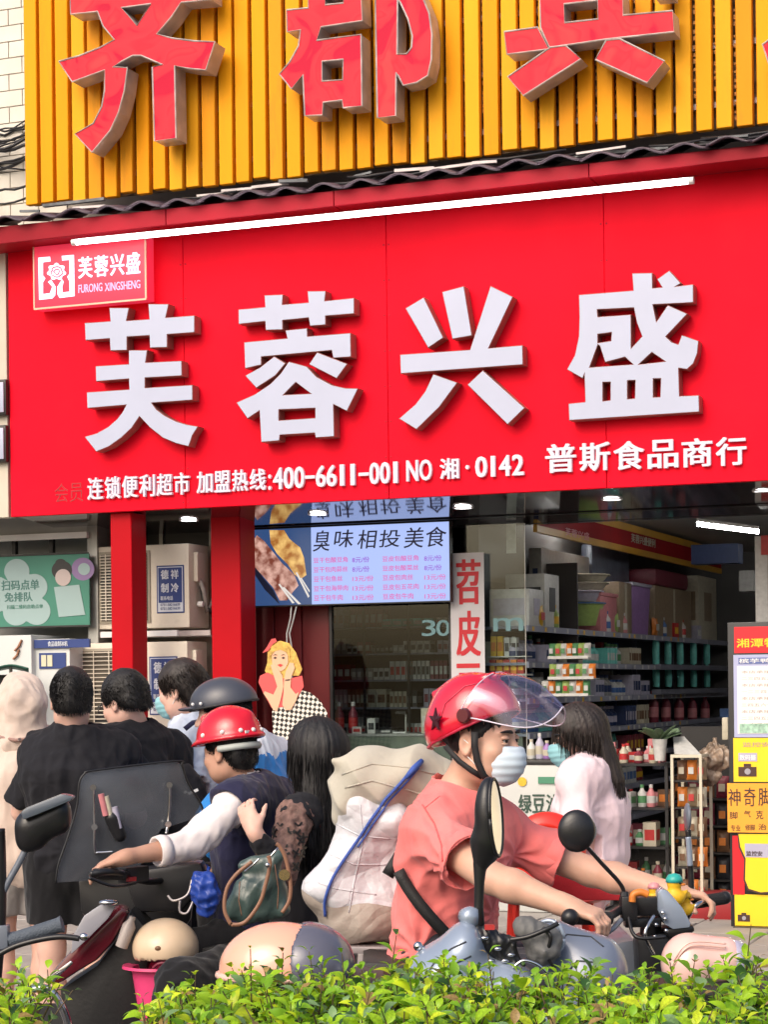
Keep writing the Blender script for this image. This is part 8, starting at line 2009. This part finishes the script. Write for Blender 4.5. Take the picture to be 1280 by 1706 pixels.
# ---- handlebar and mirror of the bike at the left edge
def ql(x, y, d=0): return P(x, y, 5.1 + d)
b = ql(-60, 2000); s8 = thing('electric_bike', 'electric bike cut by the left edge, showing a black mirror and grey grip', 'electric bike', (b.x, b.y, 0))
S = SDF(); pm2 = [(46, 1352), (100, 1330)]
S.rc(ql(50, 1372), ql(98, 1348), .036, .030, .02); S.rc(ql(50, 1390), ql(100, 1372), .030, .026, .03); S.rc(ql(45, 1405), ql(60, 1400), .02, .02, .03)
mh = soft(s8, 'mirror_housing', S, m_blkp, .0045)
slab(s8, 'mirror_top', [(34, 1352), (44, 1345), (102, 1322), (122, 1326), (118, 1334), (60, 1358), (38, 1366)], 5.04, .05, mat('mirror_top_grey', (.09, .11, .14), .25, coat=.3), .008)
tub(s8, 'mirror_stem', [ql(48, 1405), ql(30, 1440), ql(8, 1480), ql(-12, 1530)], .0085, m_greyp); tub(s8, 'steering_stem', [ql(-2, 1380), ql(0, 1450), ql(-2, 1560), ql(-20, 1760), ql(-30, 1850)], .016, m_blkp)
tub(s8, 'handlebar', [ql(-40, 1590), ql(10, 1568), ql(40, 1558)], .013, m_blkp); part('grip', MB().tube([ql(16, 1566), ql(30, 1562), ql(97, 1541), ql(104, 1539)], [.021, .018, .019, .022], 16), mat('grip_grey', (.08, .10, .13), .6, bump=.5, bscale=220), s8, smooth='auto')
tub(s8, 'brake_lever', [ql(-20, 1600, -.06), ql(20, 1578, -.06), ql(60, 1566, -.06), ql(100, 1560, -.06), ql(132, 1563, -.06)], .0075, m_blkp); part('lever_ball', MB().ell(ql(140, 1560, -.06), (.012, .010, .010)), m_chrome, s8, smooth=True)
part('switch_box', MB().obox(ql(2, 1560), (.02, 0, 0), (0, .02, 0), (0, 0, .03)), m_greyp, s8, bevel=.005); wheel(s8, Vector((ql(-60, 1900).x, 5.1, .24)), V3(.3, 1, 0)); slab(s8, 'frame', [(-160, 1640), (-20, 1640), (-10, 1700), (-150, 1800)], 5.08, .06, m_blkp, .01)
# extra dark apron bag seen at the left behind the mirror

# ---- panel gaps, seams and small fittings laid on the surfaces
def kid(T, n): return [c_ for c_ in T.children_recursive if c_.name.startswith(n)]
m_gap = mat('panel_gap', (.03, .035, .045), .6)
for pts in ([(702, 1640), (722, 1606), (752, 1580), (782, 1566)], [(736, 1640), (760, 1604), (790, 1590)], [(790, 1640), (800, 1610)]): seam(s5, kid(s5, 'front_cowl'), pts, .0022, m_gap, 'panel_gap')
for pts in ([(905, 1600), (945, 1556), (985, 1560), (1010, 1580)], [(930, 1640), (962, 1600), (1006, 1604)]): seam(s5, kid(s5, 'headlamp_hood'), pts, .0022, m_gap, 'panel_gap')
seam(s6, [c_ for t_ in bpy.data.objects if t_.name == 'open_face_helmet' for c_ in t_.children if c_.name.startswith('shell')], [(384, 1612), (398, 1575), (430, 1545), (470, 1532)], .0022, MATS['rim_pink'], 'helmet_line') if 0 else None
seam(hm, [sh9], [(728, 1215), (742, 1172), (775, 1143), (812, 1135)], .0025, MATS['trim_pink'], 'shell_line')
seam(hm, [sh9], [(738, 1236), (768, 1212), (812, 1192)], .0025, MATS['trim_pink'], 'shell_line')
seam(hb9, kid(hb9, 'bag_body'), [(400, 1462), (398, 1500), (404, 1530)], .0018, m_br, 'stitching'); seam(hb9, kid(hb9, 'bag_body'), [(458, 1440), (464, 1480), (462, 1520)], .0018, m_br, 'stitching')
for pts in ([(560, 1372), (600, 1392), (660, 1398)], [(545, 1420), (590, 1440), (655, 1440)], [(600, 1340), (606, 1400), (590, 1470), (580, 1530)], [(530, 1470), (560, 1480), (640, 1492)]):
    seam(bd9, kid(bd9, 'white_sack') + kid(bd9, 'grey_sack'), pts, .0022, m_ws, 'sack_crease')
for pts in ([(570, 1290), (620, 1272), (680, 1278), (735, 1292)], [(575, 1312), (620, 1300), (680, 1316), (725, 1330)]): seam(bd9, kid(bd9, 'cloth_roll'), pts, .0030, m_bc, 'cloth_crease')
# ---------------------------------------------------------------- clipped hedge in a kerbed bed nearest the camera
def leaf_mat(name, c, tr=.35):
    m = bpy.data.materials.new(name); m.use_nodes = True; nt = m.node_tree; b = nt.nodes['Principled BSDF']; b.inputs['Roughness'].default_value = .38; b.inputs['Specular IOR Level'].default_value = .4
    tc = nt.nodes.new('ShaderNodeTexCoord'); n = nt.nodes.new('ShaderNodeTexNoise'); n.inputs['Scale'].default_value = 9; r = nt.nodes.new('ShaderNodeValToRGB')
    r.color_ramp.elements[0].position = .3; r.color_ramp.elements[1].position = .7; r.color_ramp.elements[0].color = (*[x * .75 for x in c], 1); r.color_ramp.elements[1].color = (*[min(1, x * 1.25) for x in c], 1)
    nt.links.new(tc.outputs['Object'], n.inputs['Vector']); nt.links.new(n.outputs[0], r.inputs[0]); nt.links.new(r.outputs[0], b.inputs['Base Color'])
    t = nt.nodes.new('ShaderNodeBsdfTranslucent'); nt.links.new(r.outputs[0], t.inputs[0]); x = nt.nodes.new('ShaderNodeMixShader'); x.inputs[0].default_value = tr
    o = nt.nodes['Material Output']; nt.links.new(b.outputs[0], x.inputs[1]); nt.links.new(t.outputs[0], x.inputs[2]); nt.links.new(x.outputs[0], o.inputs[0]); return m
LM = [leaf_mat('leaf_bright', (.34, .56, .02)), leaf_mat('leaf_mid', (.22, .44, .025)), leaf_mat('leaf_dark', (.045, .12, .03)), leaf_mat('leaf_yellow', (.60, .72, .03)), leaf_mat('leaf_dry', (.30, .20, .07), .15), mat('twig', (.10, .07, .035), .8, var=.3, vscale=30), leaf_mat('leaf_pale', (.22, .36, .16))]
r7 = random.Random(77)
def leaf_geo(L, W):
    v = []; f = []; prof = [0, .55, .92, 1.0, .80, .42, .0]
    for i, w_ in enumerate(prof):
        t = i / 6; x = L * t; z = .14 * L * math.sin(t * math.pi) - .06 * L * t
        v += [(x, -W / 2 * w_, z + W * .16 * w_), (x, 0, z), (x, W / 2 * w_, z + W * .16 * w_)]
    for i in range(6):
        a = 3 * i; f += [(a, a + 3, a + 4, a + 1), (a + 1, a + 4, a + 5, a + 2)]
    return v, f
LG = [leaf_geo(1, .46), leaf_geo(1, .58), leaf_geo(1, .40)]
def hedge(name, label, x0, x1, topf, Zn, Zf, nspr, nbig, seed):
    T = thing(name, label, 'hedge', ((x0 + x1) / 2, (Zn + Zf) / 2, 0)); base = T_base(T); r = random.Random(seed)
    stuff = MB(); twg = MB(); leaves = []
    for k in range(nspr):
        Z = r.uniform(Zn, Zf); x = r.uniform(x0, x1) * (Z / Zn if 0 else 1)
        zt = topf(x, Z); dp = r.random() ** 1.4
        z = zt - .02 - dp * .42; edge = (Z - Zn) / (Zf - Zn)
        d = Vector((r.uniform(-.7, .7), r.uniform(-.8, .35) - .35 * (edge < .3), r.uniform(.5, 1.3))).normalized()
        n = r.randint(5, 9); L = r.uniform(.07, .15); p = Vector((x, Z, z - L * .6))
        if dp < .06 and r.random() < .10: L *= 1.35; d = Vector((r.uniform(-.3, .3), r.uniform(-.3, .2), 1)).normalized()
        pts = [p]; dd = d.copy()
        for i in range(n): dd = (dd + Vector((r.uniform(-.12, .12), r.uniform(-.12, .12), .05))).normalized(); pts.append(pts[-1] + dd * (L / n))
        twg.tube([pts[0], pts[n // 2], pts[-1]], [.0022, .0017, .001], 4, cap=False)
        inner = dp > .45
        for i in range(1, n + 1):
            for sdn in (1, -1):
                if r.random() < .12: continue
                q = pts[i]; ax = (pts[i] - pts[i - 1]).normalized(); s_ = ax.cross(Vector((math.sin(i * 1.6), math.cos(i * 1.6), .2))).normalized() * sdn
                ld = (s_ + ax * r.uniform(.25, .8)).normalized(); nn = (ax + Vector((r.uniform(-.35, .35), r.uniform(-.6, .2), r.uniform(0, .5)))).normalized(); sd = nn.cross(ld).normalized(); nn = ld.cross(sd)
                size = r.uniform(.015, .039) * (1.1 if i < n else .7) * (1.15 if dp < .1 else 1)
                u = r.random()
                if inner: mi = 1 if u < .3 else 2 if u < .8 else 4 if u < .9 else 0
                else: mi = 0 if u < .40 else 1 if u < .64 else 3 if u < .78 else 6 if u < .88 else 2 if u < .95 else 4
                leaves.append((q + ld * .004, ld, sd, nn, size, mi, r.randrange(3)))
    # loose woody stems under the leaves
    for k in range(int(nspr * .32)):
        x = r.uniform(x0, x1); Z = r.uniform(Zn, Zf); zt = topf(x, Z); a = Vector((x, Z, zt - r.uniform(.12, .5))); b = a + Vector((r.uniform(-.09, .09), r.uniform(-.07, .04), r.uniform(.07, .2)))
        b.z = min(b.z, zt + .01); twg.tube([a, (a + b) / 2 + Vector((r.uniform(-.01, .01), 0, 0)), b], [.0034, .0026, .0012], 5, cap=False)
    vis_ = sorted(range(len(leaves)), key=lambda i: (leaves[i][0].y - base[1]) * .8 + abs(topf(leaves[i][0].x, leaves[i][0].y) - leaves[i][0].z) * 1.6 - leaves[i][4] * 6)
    big = set(vis_[:nbig]); LMESH = {}
    for i, (q, ld, sd, nn, size, mi, g) in enumerate(leaves):
        if i in big:
            if (mi, g) not in LMESH:
                mb = MB(); mb.add(*LG[g]); LMESH[(mi, g)] = mb.mesh('leaf', LM[mi], smooth=True)
            o = bpy.data.objects.new('leaf', LMESH[(mi, g)]); COL.objects.link(o); o.parent = T
            M_ = Matrix(((ld.x, sd.x, nn.x), (ld.y, sd.y, nn.y), (ld.z, sd.z, nn.z))).to_4x4(); M_.translation = q - Vector(base)
            o.matrix_local = M_ @ Matrix.Scale(size * 1.12, 4)
        else:
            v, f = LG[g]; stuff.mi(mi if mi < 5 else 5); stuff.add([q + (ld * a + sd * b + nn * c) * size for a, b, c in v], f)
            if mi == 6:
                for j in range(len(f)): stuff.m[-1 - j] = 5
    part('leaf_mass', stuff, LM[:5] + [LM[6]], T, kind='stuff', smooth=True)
    part('twigs', twg, LM[5], T, kind='stuff', smooth=True)
    # trunks down to the bed
    for k in range(int((x1 - x0) / .16)):
        x = x0 + .08 + k * .16; z = topf(x, Zn) - .35
        part('stem', MB().tube([(x, (Zn + Zf) / 2, .12), (x + .02, (Zn + Zf) / 2 + .02, z * .5), (x - .01, (Zn + Zf) / 2, z)], [.014, .011, .007], 6), LM[5], T, smooth=True)
    return T
def prof_(pts):
    xs = [P(x, 1600, 4.15).x for x, _ in pts]; zs = [P(x, y + 44, 4.05).z for x, y in pts]
    def f(x, Z): return float(np.interp(x, xs, zs)) + .012 * math.sin(x * 17) + .008 * math.sin(x * 41 + Z * 9) + (Z - 4.1) * .03
    return f
top = prof_([(240, 1665), (262, 1652), (300, 1656), (360, 1645), (430, 1640), (520, 1640), (580, 1630), (640, 1632), (700, 1625), (780, 1618), (850, 1622), (930, 1630), (1000, 1635), (1080, 1640), (1160, 1630), (1230, 1618), (1290, 1612), (1400, 1612)])
hedge('hedge', 'long clipped hedge of small glossy bright green leaves along the bottom', P(252, 1650, 4.15).x, P(1400, 1650, 4.15).x, top, 3.92, 4.5, 2000, 240, 5)
top2 = prof_([(-120, 1612), (0, 1618), (30, 1624), (52, 1640), (60, 1665)])
hedge('hedge', 'small end piece of hedge at the bottom left corner', P(-120, 1650, 4.15).x, P(52, 1650, 4.15).x, top2, 3.92, 4.5, 260, 50, 6)
struct('planting_bed', MB().box(-4, 4, 3.75, 4.7, .001, .11), mat('soil', (.05, .035, .02), .9, var=.4, vscale=20, bump=.5, bscale=60))
struct('bed_kerb', MB().box(-4, 4, 4.7, 4.82, .001, .15).box(-4, 4, 3.6, 3.75, .001, .15), MATS['kerb_stone'])
